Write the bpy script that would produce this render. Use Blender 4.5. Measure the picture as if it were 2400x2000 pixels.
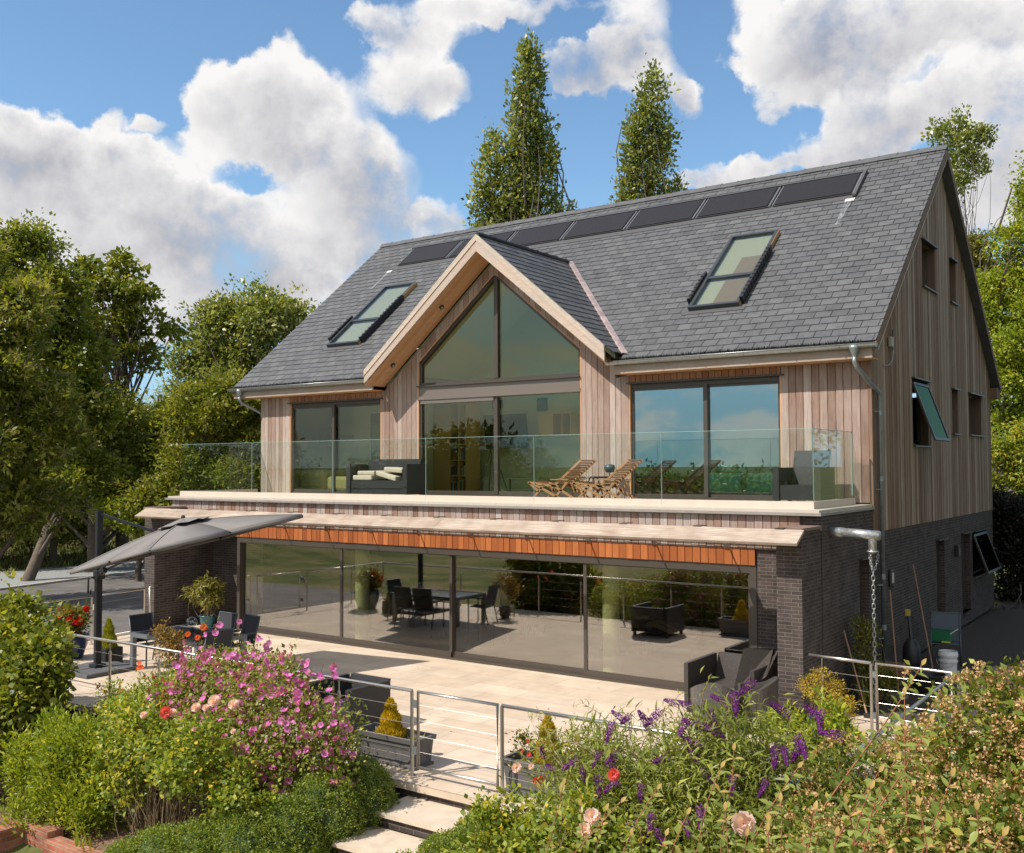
import bpy, math, random
import numpy as np
from math import radians as rad, sin, cos, pi

S = bpy.context.scene
C = S.collection
for o in list(bpy.data.objects):
    bpy.data.objects.remove(o)

# ------------------------------------------------------------------ camera
HCAM = 4.0
YAW, PITCH, ROLL = rad(35.363), rad(2.303), rad(-0.221)
fw = np.array([-sin(YAW)*cos(PITCH), cos(YAW)*cos(PITCH), sin(PITCH)])
rt = np.array([cos(YAW), sin(YAW), 0.0])
up = np.cross(rt, fw)
rt, up = rt*cos(ROLL)+up*sin(ROLL), -rt*sin(ROLL)+up*cos(ROLL)
from mathutils import Matrix, Vector
cam_d = bpy.data.cameras.new("Camera")
cam = bpy.data.objects.new("Camera", cam_d)
C.objects.link(cam)
cam.matrix_world = Matrix(((rt[0], up[0], -fw[0], 0), (rt[1], up[1], -fw[1], 0), (rt[2], up[2], -fw[2], HCAM), (0, 0, 0, 1)))
cam_d.sensor_width = 36.0
cam_d.lens = 2358.1/2400*36
cam_d.clip_start = 0.05
cam_d.clip_end = 9000
S.camera = cam

# ------------------------------------------------------------------ light
SUN_AZ, SUN_EL = 31.0, 49.0          # light travels towards +X/+Y, 31 degrees off +Y
tosun = Vector((-sin(rad(SUN_AZ))*cos(rad(SUN_EL)), -cos(rad(SUN_AZ))*cos(rad(SUN_EL)), sin(rad(SUN_EL))))
sd = bpy.data.lights.new("Sun", 'SUN')
sd.energy = 5.0
sd.angle = rad(0.5)
sd.color = (1.0, 0.93, 0.84)
sun = bpy.data.objects.new("Sun", sd)
C.objects.link(sun)
sun.rotation_euler = tosun.to_track_quat('Z', 'Y').to_euler()
sun.location = (0, 0, 40)

S.view_settings.view_transform = 'Standard'
S.view_settings.look = 'None'
S.view_settings.gamma = 1
S.view_settings.exposure = 0.2
S.render.engine = 'CYCLES'
S.cycles.max_bounces = 8
S.cycles.transparent_max_bounces = 14
S.cycles.caustics_reflective = False
S.cycles.caustics_refractive = False

# ------------------------------------------------------------------ world: sky and cumulus clouds
W = bpy.data.worlds.new("World")
S.world = W
W.use_nodes = True
W.cycles.sampling_method = 'MANUAL'
W.cycles.sample_map_resolution = 160
nt = W.node_tree
for n in list(nt.nodes):
    nt.nodes.remove(n)

def N(tree, typ, **kw):
    n = tree.nodes.new(typ)
    for k, v in kw.items():
        if k == 'ins':
            for a, b in v.items():
                n.inputs[a].default_value = b
        else:
            setattr(n, k, v)
    return n

# az/el in radians of every cloud lobe with its half sizes and weight (negative = a blue gap)
def ae(px, py):
    d = fw + rt*(px-1200)/2358.1 - up*(py-1000)/2358.1
    return math.atan2(d[0], d[1]), math.atan2(d[2], math.hypot(d[0], d[1]))
LOBES = [(600, 280, 175, 125, 1.0), (520, 225, 95, 75, .7), (690, 215, 120, 90, .8), (760, 340, 150, 150, .9), (870, 420, 130, 110, .8),
         (560, 350, 120, 60, .5), (960, 170, 130, 90, .9), (1000, 50, 190, 70, .8), (860, 60, 60, 50, .4), (1190, 15, 200, 40, .8), (1060, 200, 60, 60, .5),
         (1370, 165, 140, 80, .95), (1480, 60, 110, 100, .8), (1540, 200, 100, 75, .85), (1620, 235, 60, 55, .7), (1330, 180, 110, 60, .5),
         (1850, 50, 130, 110, .8), (2010, 60, 230, 110, .95), (2270, 40, 200, 90, .9), (1840, 200, 110, 75, .8), (1700, 130, 55, 22, .5), (1950, 150, 130, 80, .6),
         (2120, 225, 190, 95, .95), (2010, 320, 190, 70, .9), (2360, 300, 130, 170, .9), (2300, 470, 200, 100, .9), (1930, 370, 110, 40, .7),
         (1690, 405, 120, 48, .9), (1790, 385, 60, 40, .5), (1600, 440, 70, 40, .5),
         (40, 330, 190, 85, .9), (170, 390, 190, 110, .9), (300, 480, 260, 120, .9), (500, 560, 320, 130, 1.0), (120, 560, 300, 140, 1.0), (150, 720, 400, 120, .9),
         (680, 620, 170, 90, .8), (900, 540, 210, 75, .9), (1020, 480, 80, 40, .7), (840, 490, 100, 90, .5), (600, 720, 260, 110, .8), (420, 410, 100, 70, .6),
         (345, 308, 40, 20, .75), (262, 280, 34, 36, .5), (680, 110, 34, 34, .45), (1240, 460, 0.1, 0.1, 0.0),
         (470, 385, 90, 40, -.5), (700, 600, 60, 30, -.55), (200, 545, 40, 20, -.35), (560, 430, 70, 30, -.4), (820, 640, 60, 24, -.3), (1290, 320, 60, 60, -.3), (1640, 60, 60, 90, -.5), (1700, 260, 60, 90, -.5), (1330, 60, 50, 40, -.35), (1190, 90, 60, 30, -.3), (1850, 290, 90, 26, -.35), (2220, 150, 160, 22, -.45), (760, 200, 40, 60, -.25), (1100, 130, 40, 60, -.25), (60, 250, 60, 30, -.2),
         (-300, 420, 350, 200, .9), (-500, 150, 300, 100, .8), (2700, 200, 300, 250, .9), (2900, 500, 300, 150, .8), (1300, -300, 500, 120, .9), (500, -350, 350, 130, .8)]
g = bpy.data.node_groups.new("CloudField", 'ShaderNodeTree')
g.interface.new_socket("P", in_out='INPUT', socket_type='NodeSocketVector')
g.interface.new_socket("D", in_out='OUTPUT', socket_type='NodeSocketFloat')
g.interface.new_socket("H", in_out='OUTPUT', socket_type='NodeSocketFloat')
gi = g.nodes.new('NodeGroupInput')
go = g.nodes.new('NodeGroupOutput')
acc = hac = None
for (px, py, rx, ry, w) in LOBES:
    if w == 0:
        continue
    a, e = ae(px, py)
    kx, ky = 2358.1/rx, 2358.1/ry
    ma = N(g, 'ShaderNodeVectorMath', operation='MULTIPLY_ADD')
    g.links.new(gi.outputs[0], ma.inputs[0])
    ma.inputs[1].default_value = (kx, ky, 0)
    ma.inputs[2].default_value = (-a*kx, -e*ky, 0)
    dt = N(g, 'ShaderNodeVectorMath', operation='DOT_PRODUCT')
    g.links.new(ma.outputs[0], dt.inputs[0])
    g.links.new(ma.outputs[0], dt.inputs[1])
    mr = N(g, 'ShaderNodeMapRange', clamp=True)
    mr.inputs['From Min'].default_value = 0.0
    mr.inputs['From Max'].default_value = 1.62
    mr.inputs['To Min'].default_value = w
    mr.inputs['To Max'].default_value = 0.0
    mr.interpolation_type = 'SMOOTHSTEP'
    g.links.new(dt.outputs['Value'], mr.inputs['Value'])
    if acc is None:
        acc = mr.outputs[0]
    else:
        ad = N(g, 'ShaderNodeMath', operation='ADD')
        g.links.new(acc, ad.inputs[0])
        g.links.new(mr.outputs[0], ad.inputs[1])
        acc = ad.outputs[0]
    if w > .6:
        hd = N(g, 'ShaderNodeVectorMath', operation='DOT_PRODUCT')
        g.links.new(ma.outputs[0], hd.inputs[0]); hd.inputs[1].default_value = (-.35, .95, 0)
        hm = N(g, 'ShaderNodeMath', operation='MULTIPLY_ADD')
        g.links.new(hd.outputs['Value'], hm.inputs[0]); g.links.new(mr.outputs[0], hm.inputs[1])
        if hac is not None: g.links.new(hac, hm.inputs[2])
        hac = hm.outputs[0]
g.links.new(acc, go.inputs[0]); g.links.new(hac, go.inputs[1])

def wn(typ, **kw):
    return N(nt, typ, **kw)
L = nt.links
tc = wn('ShaderNodeTexCoord')
sep = wn('ShaderNodeSeparateXYZ')
L.new(tc.outputs['Generated'], sep.inputs[0])
az = wn('ShaderNodeMath', operation='ARCTAN2')
L.new(sep.outputs[0], az.inputs[0]); L.new(sep.outputs[1], az.inputs[1])
el = wn('ShaderNodeMath', operation='ARCSINE')
L.new(sep.outputs[2], el.inputs[0])
cmb = wn('ShaderNodeCombineXYZ')
L.new(az.outputs[0], cmb.inputs[0]); L.new(el.outputs[0], cmb.inputs[1])
# billowy warp
nz = wn('ShaderNodeTexNoise', ins={'Scale': 9.0, 'Detail': 7.0, 'Roughness': .56})
L.new(tc.outputs['Generated'], nz.inputs['Vector'])
nz2 = wn('ShaderNodeTexNoise', ins={'Scale': 26.0, 'Detail': 8.0, 'Roughness': .60})
L.new(tc.outputs['Generated'], nz2.inputs['Vector'])
ws = wn('ShaderNodeVectorMath', operation='SUBTRACT'); ws.inputs[1].default_value = (.5, .5, .5)
L.new(nz.outputs['Color'], ws.inputs[0])
wm = wn('ShaderNodeVectorMath', operation='SCALE'); wm.inputs['Scale'].default_value = 0.055
L.new(ws.outputs[0], wm.inputs[0])
ws2 = wn('ShaderNodeVectorMath', operation='SUBTRACT'); ws2.inputs[1].default_value = (.5, .5, .5)
L.new(nz2.outputs['Color'], ws2.inputs[0])
wm2 = wn('ShaderNodeVectorMath', operation='SCALE'); wm2.inputs['Scale'].default_value = 0.050
L.new(ws2.outputs[0], wm2.inputs[0])
wa0 = wn('ShaderNodeVectorMath', operation='ADD')
L.new(cmb.outputs[0], wa0.inputs[0]); L.new(wm.outputs[0], wa0.inputs[1])
wa = wn('ShaderNodeVectorMath', operation='ADD')
L.new(wa0.outputs[0], wa.inputs[0]); L.new(wm2.outputs[0], wa.inputs[1])
g1 = wn('ShaderNodeGroup', node_tree=g)
L.new(wa.outputs[0], g1.inputs[0])
def M2(op, a, b, clamp=False):
    m = wn('ShaderNodeMath', operation=op, use_clamp=clamp)
    for i, v in enumerate((a, b)):
        if hasattr(v, 'is_linked') or hasattr(v, 'node'):
            L.new(v, m.inputs[i])
        else:
            m.inputs[i].default_value = v
    return m.outputs[0]
# generic broken cumulus everywhere else (behind the viewer, low at the sides)
nb = wn('ShaderNodeTexNoise', ins={'Scale': 3.2, 'Detail': 8.0, 'Roughness': .58})
mp = wn('ShaderNodeMapping'); mp.inputs['Scale'].default_value = (1, 1, 2.6); mp.inputs['Location'].default_value = (5.3, 2.7, 1.4)
L.new(tc.outputs['Generated'], mp.inputs[0]); L.new(mp.outputs[0], nb.inputs['Vector'])
back = wn('ShaderNodeMapRange', clamp=True)   # 1 behind the house front, 0 towards the view
back.inputs['From Min'].default_value = 0.15; back.inputs['From Max'].default_value = -0.25
L.new(sep.outputs[1], back.inputs['Value'])
gen = M2('MULTIPLY', M2('MULTIPLY', M2('SUBTRACT', nb.outputs['Fac'], .37), 9.0), back.outputs[0])
dens = M2('ADD', g1.outputs[0], M2('MAXIMUM', gen, 0.0))
fine = M2('MULTIPLY', M2('SUBTRACT', nz2.outputs['Fac'], .5), 0.9)
densc = M2('MINIMUM', dens, .92)
med = M2('MULTIPLY', M2('SUBTRACT', nz.outputs['Fac'], .5), 1.5)
D = M2('ADD', M2('ADD', densc, med), fine)
al = wn('ShaderNodeMapRange', clamp=True, interpolation_type='SMOOTHSTEP')
al.inputs['From Min'].default_value = 0.32; al.inputs['From Max'].default_value = 0.92
L.new(D, al.inputs['Value'])
# shading: sun side tops bright, bases grey
hgt = M2('DIVIDE', g1.outputs[1], M2('MAXIMUM', g1.outputs[0], .5))
sh = M2('ADD', M2('MULTIPLY', hgt, 0.42), M2('MULTIPLY', M2('SUBTRACT', nz.outputs['Fac'], .5), 1.8))
sh2 = M2('ADD', sh, M2('MULTIPLY', M2('SUBTRACT', nz2.outputs['Fac'], .5), 0.9))
edge = M2('MULTIPLY', M2('SUBTRACT', 1.2, dens), 0.20)
shf = M2('ADD', M2('ADD', sh2, edge), 0.50, True)
cr = wn('ShaderNodeValToRGB')
cr.color_ramp.elements[0].position = 0.0; cr.color_ramp.elements[0].color = (.40, .41, .46, 1)
cr.color_ramp.elements[1].position = 1.0; cr.color_ramp.elements[1].color = (.97, .955, .94, 1)
e = cr.color_ramp.elements.new(.5); e.color = (.70, .69, .71, 1)
L.new(shf, cr.inputs[0])
sky = wn('ShaderNodeTexSky', sky_type='NISHITA')
sky.sun_disc = False
sky.sun_elevation = rad(SUN_EL)
sky.sun_rotation = math.atan2(tosun.x, tosun.y)
sky.altitude = 60; sky.air_density = 1.0; sky.dust_density = 0.1; sky.ozone_density = 2.0
bg1 = wn('ShaderNodeBackground'); bg1.inputs['Strength'].default_value = 0.14
hz = wn('ShaderNodeMapRange', clamp=True, interpolation_type='SMOOTHSTEP')
hz.inputs['From Min'].default_value = -.02; hz.inputs['From Max'].default_value = .30; hz.inputs['To Min'].default_value = .9; hz.inputs['To Max'].default_value = 0
L.new(sep.outputs[2], hz.inputs['Value'])
hm_ = wn('ShaderNodeMix', data_type='RGBA'); hm_.inputs['B'].default_value = (2.3, 3.4, 4.7, 1)
L.new(hz.outputs[0], hm_.inputs['Factor']); L.new(sky.outputs[0], hm_.inputs['A'])
tn_ = wn('ShaderNodeVectorMath', operation='MULTIPLY'); tn_.inputs[1].default_value = (.92, 1.06, 1.08)
L.new(hm_.outputs['Result'], tn_.inputs[0]); L.new(tn_.outputs[0], bg1.inputs[0])
bg2 = wn('ShaderNodeBackground'); bg2.inputs['Strength'].default_value = 0.86
L.new(cr.outputs[0], bg2.inputs[0])
mx = wn('ShaderNodeMixShader')
L.new(al.outputs[0], mx.inputs[0]); L.new(bg1.outputs[0], mx.inputs[1]); L.new(bg2.outputs[0], mx.inputs[2])
wo = wn('ShaderNodeOutputWorld')
L.new(mx.outputs[0], wo.inputs[0])

# ------------------------------------------------------------------ mesh helpers
ROOT = {}
def tag(o, label=None, cat=None, group=None, kind=None):
    if label: o['label'] = label
    if cat: o['category'] = cat
    if group: o['group'] = group
    if kind: o['kind'] = kind
    return o

def thing(name, label, cat, loc=(0, 0, 0), group=None, rz=0):
    o = bpy.data.objects.new(name, None)
    C.objects.link(o)
    o.location = loc
    o.rotation_euler = (0, 0, rz)
    o.empty_display_size = .2
    ROOT[o.name] = np.array(loc, float)
    return tag(o, label, cat, group)

class M:
    """collects polygons in metres; build() links them as one mesh object"""
    def __init__(s):
        s.v = []; s.f = []; s.c = []; s.np = []
    def add(s, verts, faces, c=.5):
        b = len(s.v)
        s.v += [tuple(p) for p in verts]
        for k, f in enumerate(faces):
            s.f.append(tuple(b+i for i in f)); s.c.append(c)
        return s
    def box(s, x0, x1, y0, y1, z0, z1, c=.5):
        if x0 > x1: x0, x1 = x1, x0
        if y0 > y1: y0, y1 = y1, y0
        if z0 > z1: z0, z1 = z1, z0
        v = [(x0, y0, z0), (x1, y0, z0), (x1, y1, z0), (x0, y1, z0), (x0, y0, z1), (x1, y0, z1), (x1, y1, z1), (x0, y1, z1)]
        return s.add(v, [(0, 3, 2, 1), (4, 5, 6, 7), (0, 1, 5, 4), (1, 2, 6, 5), (2, 3, 7, 6), (3, 0, 4, 7)], c)
    def obox(s, cen, ax, ay, az_, c=.5):
        """box from centre and three half-vectors"""
        cen, ax, ay, az_ = map(np.array, (cen, ax, ay, az_))
        v = [cen+i*ax+j*ay+k*az_ for k in (-1, 1) for i, j in ((-1, -1), (1, -1), (1, 1), (-1, 1))]
        return s.add(v, [(0, 3, 2, 1), (4, 5, 6, 7), (0, 1, 5, 4), (1, 2, 6, 5), (2, 3, 7, 6), (3, 0, 4, 7)], c)
    def bar(s, p, q, w, h=None, c=.5, upv=(0, 0, 1)):
        """rectangular bar from p to q"""
        h = h or w
        p = np.array(p, float); q = np.array(q, float)
        d = q-p; l = np.linalg.norm(d); d = d/l
        u = np.array(upv, float)
        if abs(d@u) > .98: u = np.array((0, 1., 0))
        sx = np.cross(d, u); sx /= np.linalg.norm(sx)
        u = np.cross(sx, d)
        return s.obox((p+q)/2, d*l/2, sx*w/2, u*h/2, c)
    def tube(s, pts, rad_, n=8, c=.5, cap=True):
        pts = [np.array(p, float) for p in pts]
        if not hasattr(rad_, '__len__'): rad_ = [rad_]*len(pts)
        b = len(s.v)
        pu = None
        for i, p in enumerate(pts):
            d = (pts[min(i+1, len(pts)-1)]-pts[max(i-1, 0)])
            d = d/(np.linalg.norm(d)+1e-9)
            if pu is None:
                pu = np.array((0, 0, 1.)) if abs(d[2]) < .9 else np.array((1., 0, 0))
            a = np.cross(d, pu); a /= np.linalg.norm(a)+1e-9
            pu = np.cross(a, d)
            for k in range(n):
                t = 2*pi*k/n
                s.v.append(tuple(p+(a*cos(t)+pu*sin(t))*rad_[i]))
        for i in range(len(pts)-1):
            for k in range(n):
                k2 = (k+1) % n
                s.f.append((b+i*n+k, b+i*n+k2, b+(i+1)*n+k2, b+(i+1)*n+k)); s.c.append(c)
        if cap:
            s.f.append(tuple(b+k for k in range(n))[::-1]); s.c.append(c)
            e_ = b+(len(pts)-1)*n
            s.f.append(tuple(e_+k for k in range(n))); s.c.append(c)
        return s
    def lathe(s, prof, cen=(0, 0, 0), n=20, c=.5):
        """prof = [(r, z)...]"""
        b = len(s.v)
        for r, z in prof:
            for k in range(n):
                t = 2*pi*k/n
                s.v.append((cen[0]+r*cos(t), cen[1]+r*sin(t), cen[2]+z))
        for i in range(len(prof)-1):
            for k in range(n):
                k2 = (k+1) % n
                s.f.append((b+i*n+k, b+i*n+k2, b+(i+1)*n+k2, b+(i+1)*n+k)); s.c.append(c)
        return s
    def arrays(s, V, F, Cc):
        s.np.append((V, F, Cc))
        return s
    def pieces(s):
        """groups of faces that stand apart from each other (list of face-index lists)"""
        n = len(s.v); par = list(range(n))
        def f(i):
            while par[i] != i:
                par[i] = par[par[i]]; i = par[i]
            return i
        for fc in s.f:
            r0 = f(fc[0])
            for j in fc[1:]: par[f(j)] = r0
        V = np.array(s.v, float)
        root = np.array([f(fc[0]) for fc in s.f])
        ids, inv = np.unique(root, return_inverse=True)
        k = len(ids)
        if k < 2 or k > 700: return None
        vr = np.array([f(i) for i in range(n)])
        pos = {r: i for i, r in enumerate(ids)}
        vi = np.array([pos.get(r, -1) for r in vr])
        lo = np.full((k, 3), 1e9); hi = np.full((k, 3), -1e9)
        ok = vi >= 0
        np.minimum.at(lo, vi[ok], V[ok]); np.maximum.at(hi, vi[ok], V[ok])
        size = np.linalg.norm(hi-lo, axis=1)
        gap = np.maximum(0, np.maximum(lo[:, None]-hi[None], lo[None]-hi[:, None]))
        near = np.sqrt((gap**2).sum(2)) <= np.maximum(.02, .5*np.maximum(size[:, None], size[None]))
        lab = -np.ones(k, int); c = 0
        for i in range(k):
            if lab[i] >= 0: continue
            st = [i]; lab[i] = c
            while st:
                j = st.pop()
                for q in np.nonzero(near[j] & (lab < 0))[0]:
                    lab[q] = c; st.append(q)
            c += 1
        if c < 2 or c > 40: return None
        fl = lab[inv]
        return [np.nonzero(fl == i)[0] for i in range(c)]
    def build(s, name, mat, parent=None, smooth=False, label=None, bevel=0, solid=0, whole=False):
        if parent is not None and not s.np and not whole:
            ps = s.pieces()
            if ps:
                first = None
                for fi in ps:
                    q = M(); mp = {}
                    for k in fi:
                        fc = []
                        for i in s.f[k]:
                            if i not in mp: mp[i] = len(q.v); q.v.append(s.v[i])
                            fc.append(mp[i])
                        q.f.append(tuple(fc)); q.c.append(s.c[k])
                    o = q.build(name, mat, parent, smooth, label, bevel, solid, whole=True)
                    first = first or o
                return first
        off = ROOT.get(parent.name, np.zeros(3)) if parent else np.zeros(3)
        me = bpy.data.meshes.new(name)
        if s.np:
            Vs, Fs, Cs = [], [], []; b = 0
            for V, F, Cc in s.np:
                Vs.append(V); Fs.append(F+b); Cs.append(Cc); b += len(V)
            V = np.concatenate(Vs)-off; F = np.concatenate(Fs); Cc = np.concatenate(Cs)
            k = F.shape[1]
            me.vertices.add(len(V)); me.vertices.foreach_set('co', V.astype(np.float32).ravel())
            me.loops.add(F.size); me.loops.foreach_set('vertex_index', F.astype(np.int32).ravel())
            me.polygons.add(len(F)); me.polygons.foreach_set('loop_start', (np.arange(len(F))*k).astype(np.int32))
            me.update(calc_edges=True)
            at = me.attributes.new('rnd', 'FLOAT', 'FACE'); at.data.foreach_set('value', Cc.astype(np.float32))
        else:
            V = np.array(s.v, float)-off
            me.from_pydata(V.tolist(), [], s.f)
            at = me.attributes.new('rnd', 'FLOAT', 'FACE'); at.data.foreach_set('value', np.array(s.c, np.float32))
            # box-projected uv in metres
            uv = me.uv_layers.new(name='UVMap')
            Vw = np.array(s.v, float)
            out = []
            for p in me.polygons:
                nn = p.normal
                ax = max(range(3), key=lambda i: abs(nn[i]))
                for vi in p.vertices:
                    x, y, z = Vw[vi]
                    out += [(y, z), (x, z), (x, y)][ax]
            uv.data.foreach_set('uv', np.array(out, np.float32))
        if smooth:
            me.polygons.foreach_set('use_smooth', [True]*len(me.polygons))
        me.materials.append(mat)
        o = bpy.data.objects.new(name, me)
        C.objects.link(o)
        if parent: o.parent = parent
        ROOT[o.name] = off
        if bevel:
            md = o.modifiers.new('bevel', 'BEVEL'); md.width = bevel; md.segments = 2; md.limit_method = 'ANGLE'
        if solid:
            md = o.modifiers.new('solid', 'SOLIDIFY'); md.thickness = solid
        if label: o['label'] = label
        return o

def struct(m, name, mat, **k):
    return tag(m.build(name, mat, **k), kind='structure')

def copy_tree(o, parent=None, loc=None, rz=None):
    c = o.copy()
    C.objects.link(c)
    c.parent = parent
    for ch in o.children:
        copy_tree(ch, c)
    if loc is not None: c.location = loc
    if rz is not None: c.rotation_euler = (0, 0, rz)
    return c

# ------------------------------------------------------------------ materials
def mat(name):
    m = bpy.data.materials.new(name)
    m.use_nodes = True
    t = m.node_tree
    bs = t.nodes['Principled BSDF']
    return m, t, bs

def simple(name, col, rough=.6, metal=0.0, spec=None, noise=0, nscale=8, bump=0, bscale=30):
    m, t, bs = mat(name)
    bs.inputs['Base Color'].default_value = (*col, 1)
    bs.inputs['Roughness'].default_value = rough
    bs.inputs['Metallic'].default_value = metal
    if spec is not None: bs.inputs['Specular IOR Level'].default_value = spec
    tcn = N(t, 'ShaderNodeTexCoord')
    if noise:
        nn = N(t, 'ShaderNodeTexNoise', ins={'Scale': nscale, 'Detail': 6.0, 'Roughness': .6})
        t.links.new(tcn.outputs['Object'], nn.inputs['Vector'])
        mr = N(t, 'ShaderNodeMapRange'); mr.inputs['From Min'].default_value = .3; mr.inputs['From Max'].default_value = .7
        mr.inputs['To Min'].default_value = 1-noise; mr.inputs['To Max'].default_value = 1+noise
        t.links.new(nn.outputs['Fac'], mr.inputs['Value'])
        vm = N(t, 'ShaderNodeVectorMath', operation='SCALE'); vm.inputs[0].default_value = col
        t.links.new(mr.outputs[0], vm.inputs['Scale'])
        t.links.new(vm.outputs[0], bs.inputs['Base Color'])
    if bump:
        nn = N(t, 'ShaderNodeTexNoise', ins={'Scale': bscale, 'Detail': 5.0})
        t.links.new(tcn.outputs['Object'], nn.inputs['Vector'])
        bp = N(t, 'ShaderNodeBump', ins={'Strength': bump, 'Distance': .01})
        t.links.new(nn.outputs['Fac'], bp.inputs['Height'])
        t.links.new(bp.outputs[0], bs.inputs['Normal'])
    return m

def ramp(t, stops, fac):
    r = N(t, 'ShaderNodeValToRGB')
    els = r.color_ramp.elements
    while len(els) < len(stops): els.new(.5)
    for e_, (p, c) in zip(els, stops):
        e_.position = p; e_.color = (*c, 1)
    t.links.new(fac, r.inputs[0])
    return r.outputs[0]

def timber(name, stops, streak=(14, 14, .9), amt=.3, rough=.75, grime=None):
    m, t, bs = mat(name)
    a = N(t, 'ShaderNodeAttribute', attribute_name='rnd')
    col = ramp(t, stops, a.outputs['Fac'])
    tcn = N(t, 'ShaderNodeTexCoord')
    mp_ = N(t, 'ShaderNodeMapping'); mp_.inputs['Scale'].default_value = streak
    t.links.new(tcn.outputs['Object'], mp_.inputs[0])
    nn = N(t, 'ShaderNodeTexNoise', ins={'Scale': 3.0, 'Detail': 7.0, 'Roughness': .65})
    t.links.new(mp_.outputs[0], nn.inputs['Vector'])
    mr = N(t, 'ShaderNodeMapRange'); mr.inputs['From Min'].default_value = .25; mr.inputs['From Max'].default_value = .75
    mr.inputs['To Min'].default_value = 1-amt; mr.inputs['To Max'].default_value = 1+amt
    t.links.new(nn.outputs['Fac'], mr.inputs['Value'])
    vm = N(t, 'ShaderNodeVectorMath', operation='SCALE')
    t.links.new(col, vm.inputs[0]); t.links.new(mr.outputs[0], vm.inputs['Scale'])
    out = vm.outputs[0]
    if grime:
        n2 = N(t, 'ShaderNodeTexNoise', ins={'Scale': grime[1], 'Detail': 5.0})
        t.links.new(tcn.outputs['Object'], n2.inputs['Vector'])
        m2 = N(t, 'ShaderNodeMapRange'); m2.inputs['From Min'].default_value = .45; m2.inputs['From Max'].default_value = .7
        t.links.new(n2.outputs['Fac'], m2.inputs['Value'])
        mxx = N(t, 'ShaderNodeMix', data_type='RGBA'); mxx.inputs['B'].default_value = (*grime[0], 1)
        sc = N(t, 'ShaderNodeMath', operation='MULTIPLY'); sc.inputs[1].default_value = grime[2]
        t.links.new(m2.outputs[0], sc.inputs[0])
        t.links.new(sc.outputs[0], mxx.inputs['Factor']); t.links.new(out, mxx.inputs['A'])
        out = mxx.outputs['Result']
    t.links.new(out, bs.inputs['Base Color'])
    bs.inputs['Roughness'].default_value = rough
    bs.inputs['Specular IOR Level'].default_value = .25
    bp = N(t, 'ShaderNodeBump', ins={'Strength': .35, 'Distance': .004})
    t.links.new(nn.outputs['Fac'], bp.inputs['Height']); t.links.new(bp.outputs[0], bs.inputs['Normal'])
    return m

def brick(name, c1, c2, mort, bw=.225, rh=.06, ms=.006, bump=.5, off=.5, rough=.85, var=.35, bias=0.0, nsc=3):
    m, t, bs = mat(name)
    uvn = N(t, 'ShaderNodeUVMap')
    bt = N(t, 'ShaderNodeTexBrick', offset=off, ins={'Scale': 1.0, 'Mortar Size': ms, 'Brick Width': bw, 'Row Height': rh, 'Bias': bias, 'Mortar Smooth': .25})
    bt.inputs['Color1'].default_value = (*c1, 1); bt.inputs['Color2'].default_value = (*c2, 1); bt.inputs['Mortar'].default_value = (*mort, 1)
    t.links.new(uvn.outputs[0], bt.inputs['Vector'])
    nn = N(t, 'ShaderNodeTexNoise', ins={'Scale': nsc, 'Detail': 7.0, 'Roughness': .65})
    t.links.new(uvn.outputs[0], nn.inputs['Vector'])
    mr = N(t, 'ShaderNodeMapRange'); mr.inputs['From Min'].default_value = .3; mr.inputs['From Max'].default_value = .7
    mr.inputs['To Min'].default_value = 1-var; mr.inputs['To Max'].default_value = 1+var
    t.links.new(nn.outputs['Fac'], mr.inputs['Value'])
    vm = N(t, 'ShaderNodeVectorMath', operation='SCALE')
    t.links.new(bt.outputs['Color'], vm.inputs[0]); t.links.new(mr.outputs[0], vm.inputs['Scale'])
    t.links.new(vm.outputs[0], bs.inputs['Base Color'])
    bs.inputs['Roughness'].default_value = rough
    bs.inputs['Specular IOR Level'].default_value = .3
    inv = N(t, 'ShaderNodeMath', operation='SUBTRACT'); inv.inputs[0].default_value = 1.0
    t.links.new(bt.outputs['Fac'], inv.inputs[1])
    n3 = N(t, 'ShaderNodeTexNoise', ins={'Scale': 60.0, 'Detail': 4.0})
    t.links.new(uvn.outputs[0], n3.inputs['Vector'])
    ad = N(t, 'ShaderNodeMath', operation='MULTIPLY_ADD'); ad.inputs[1].default_value = .3
    t.links.new(n3.outputs['Fac'], ad.inputs[0]); t.links.new(inv.outputs[0], ad.inputs[2])
    bp = N(t, 'ShaderNodeBump', ins={'Strength': bump, 'Distance': .008})
    t.links.new(ad.outputs[0], bp.inputs['Height']); t.links.new(bp.outputs[0], bs.inputs['Normal'])
    return m

def glass(name, tint, refl=1.0, base=.02, rcol=(1, 1, 1), rough=0.0):
    m = bpy.data.materials.new(name); m.use_nodes = True
    t = m.node_tree
    for n_ in list(t.nodes): t.nodes.remove(n_)
    tr = N(t, 'ShaderNodeBsdfTransparent'); tr.inputs[0].default_value = (*tint, 1)
    gl = N(t, 'ShaderNodeBsdfGlossy'); gl.inputs['Color'].default_value = (*rcol, 1); gl.inputs['Roughness'].default_value = rough
    lw = N(t, 'ShaderNodeLayerWeight', ins={'Blend': .5})
    pw = N(t, 'ShaderNodeMath', operation='POWER'); pw.inputs[1].default_value = 5.0
    t.links.new(lw.outputs['Facing'], pw.inputs[0])
    ma = N(t, 'ShaderNodeMath', operation='MULTIPLY_ADD', use_clamp=True); ma.inputs[1].default_value = .9; ma.inputs[2].default_value = .04*refl+base
    t.links.new(pw.outputs[0], ma.inputs[0])
    mxs = N(t, 'ShaderNodeMixShader')
    t.links.new(ma.outputs[0], mxs.inputs[0]); t.links.new(tr.outputs[0], mxs.inputs[1]); t.links.new(gl.outputs[0], mxs.inputs[2])
    ou = N(t, 'ShaderNodeOutputMaterial')
    t.links.new(mxs.outputs[0], ou.inputs[0])
    return m

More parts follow.
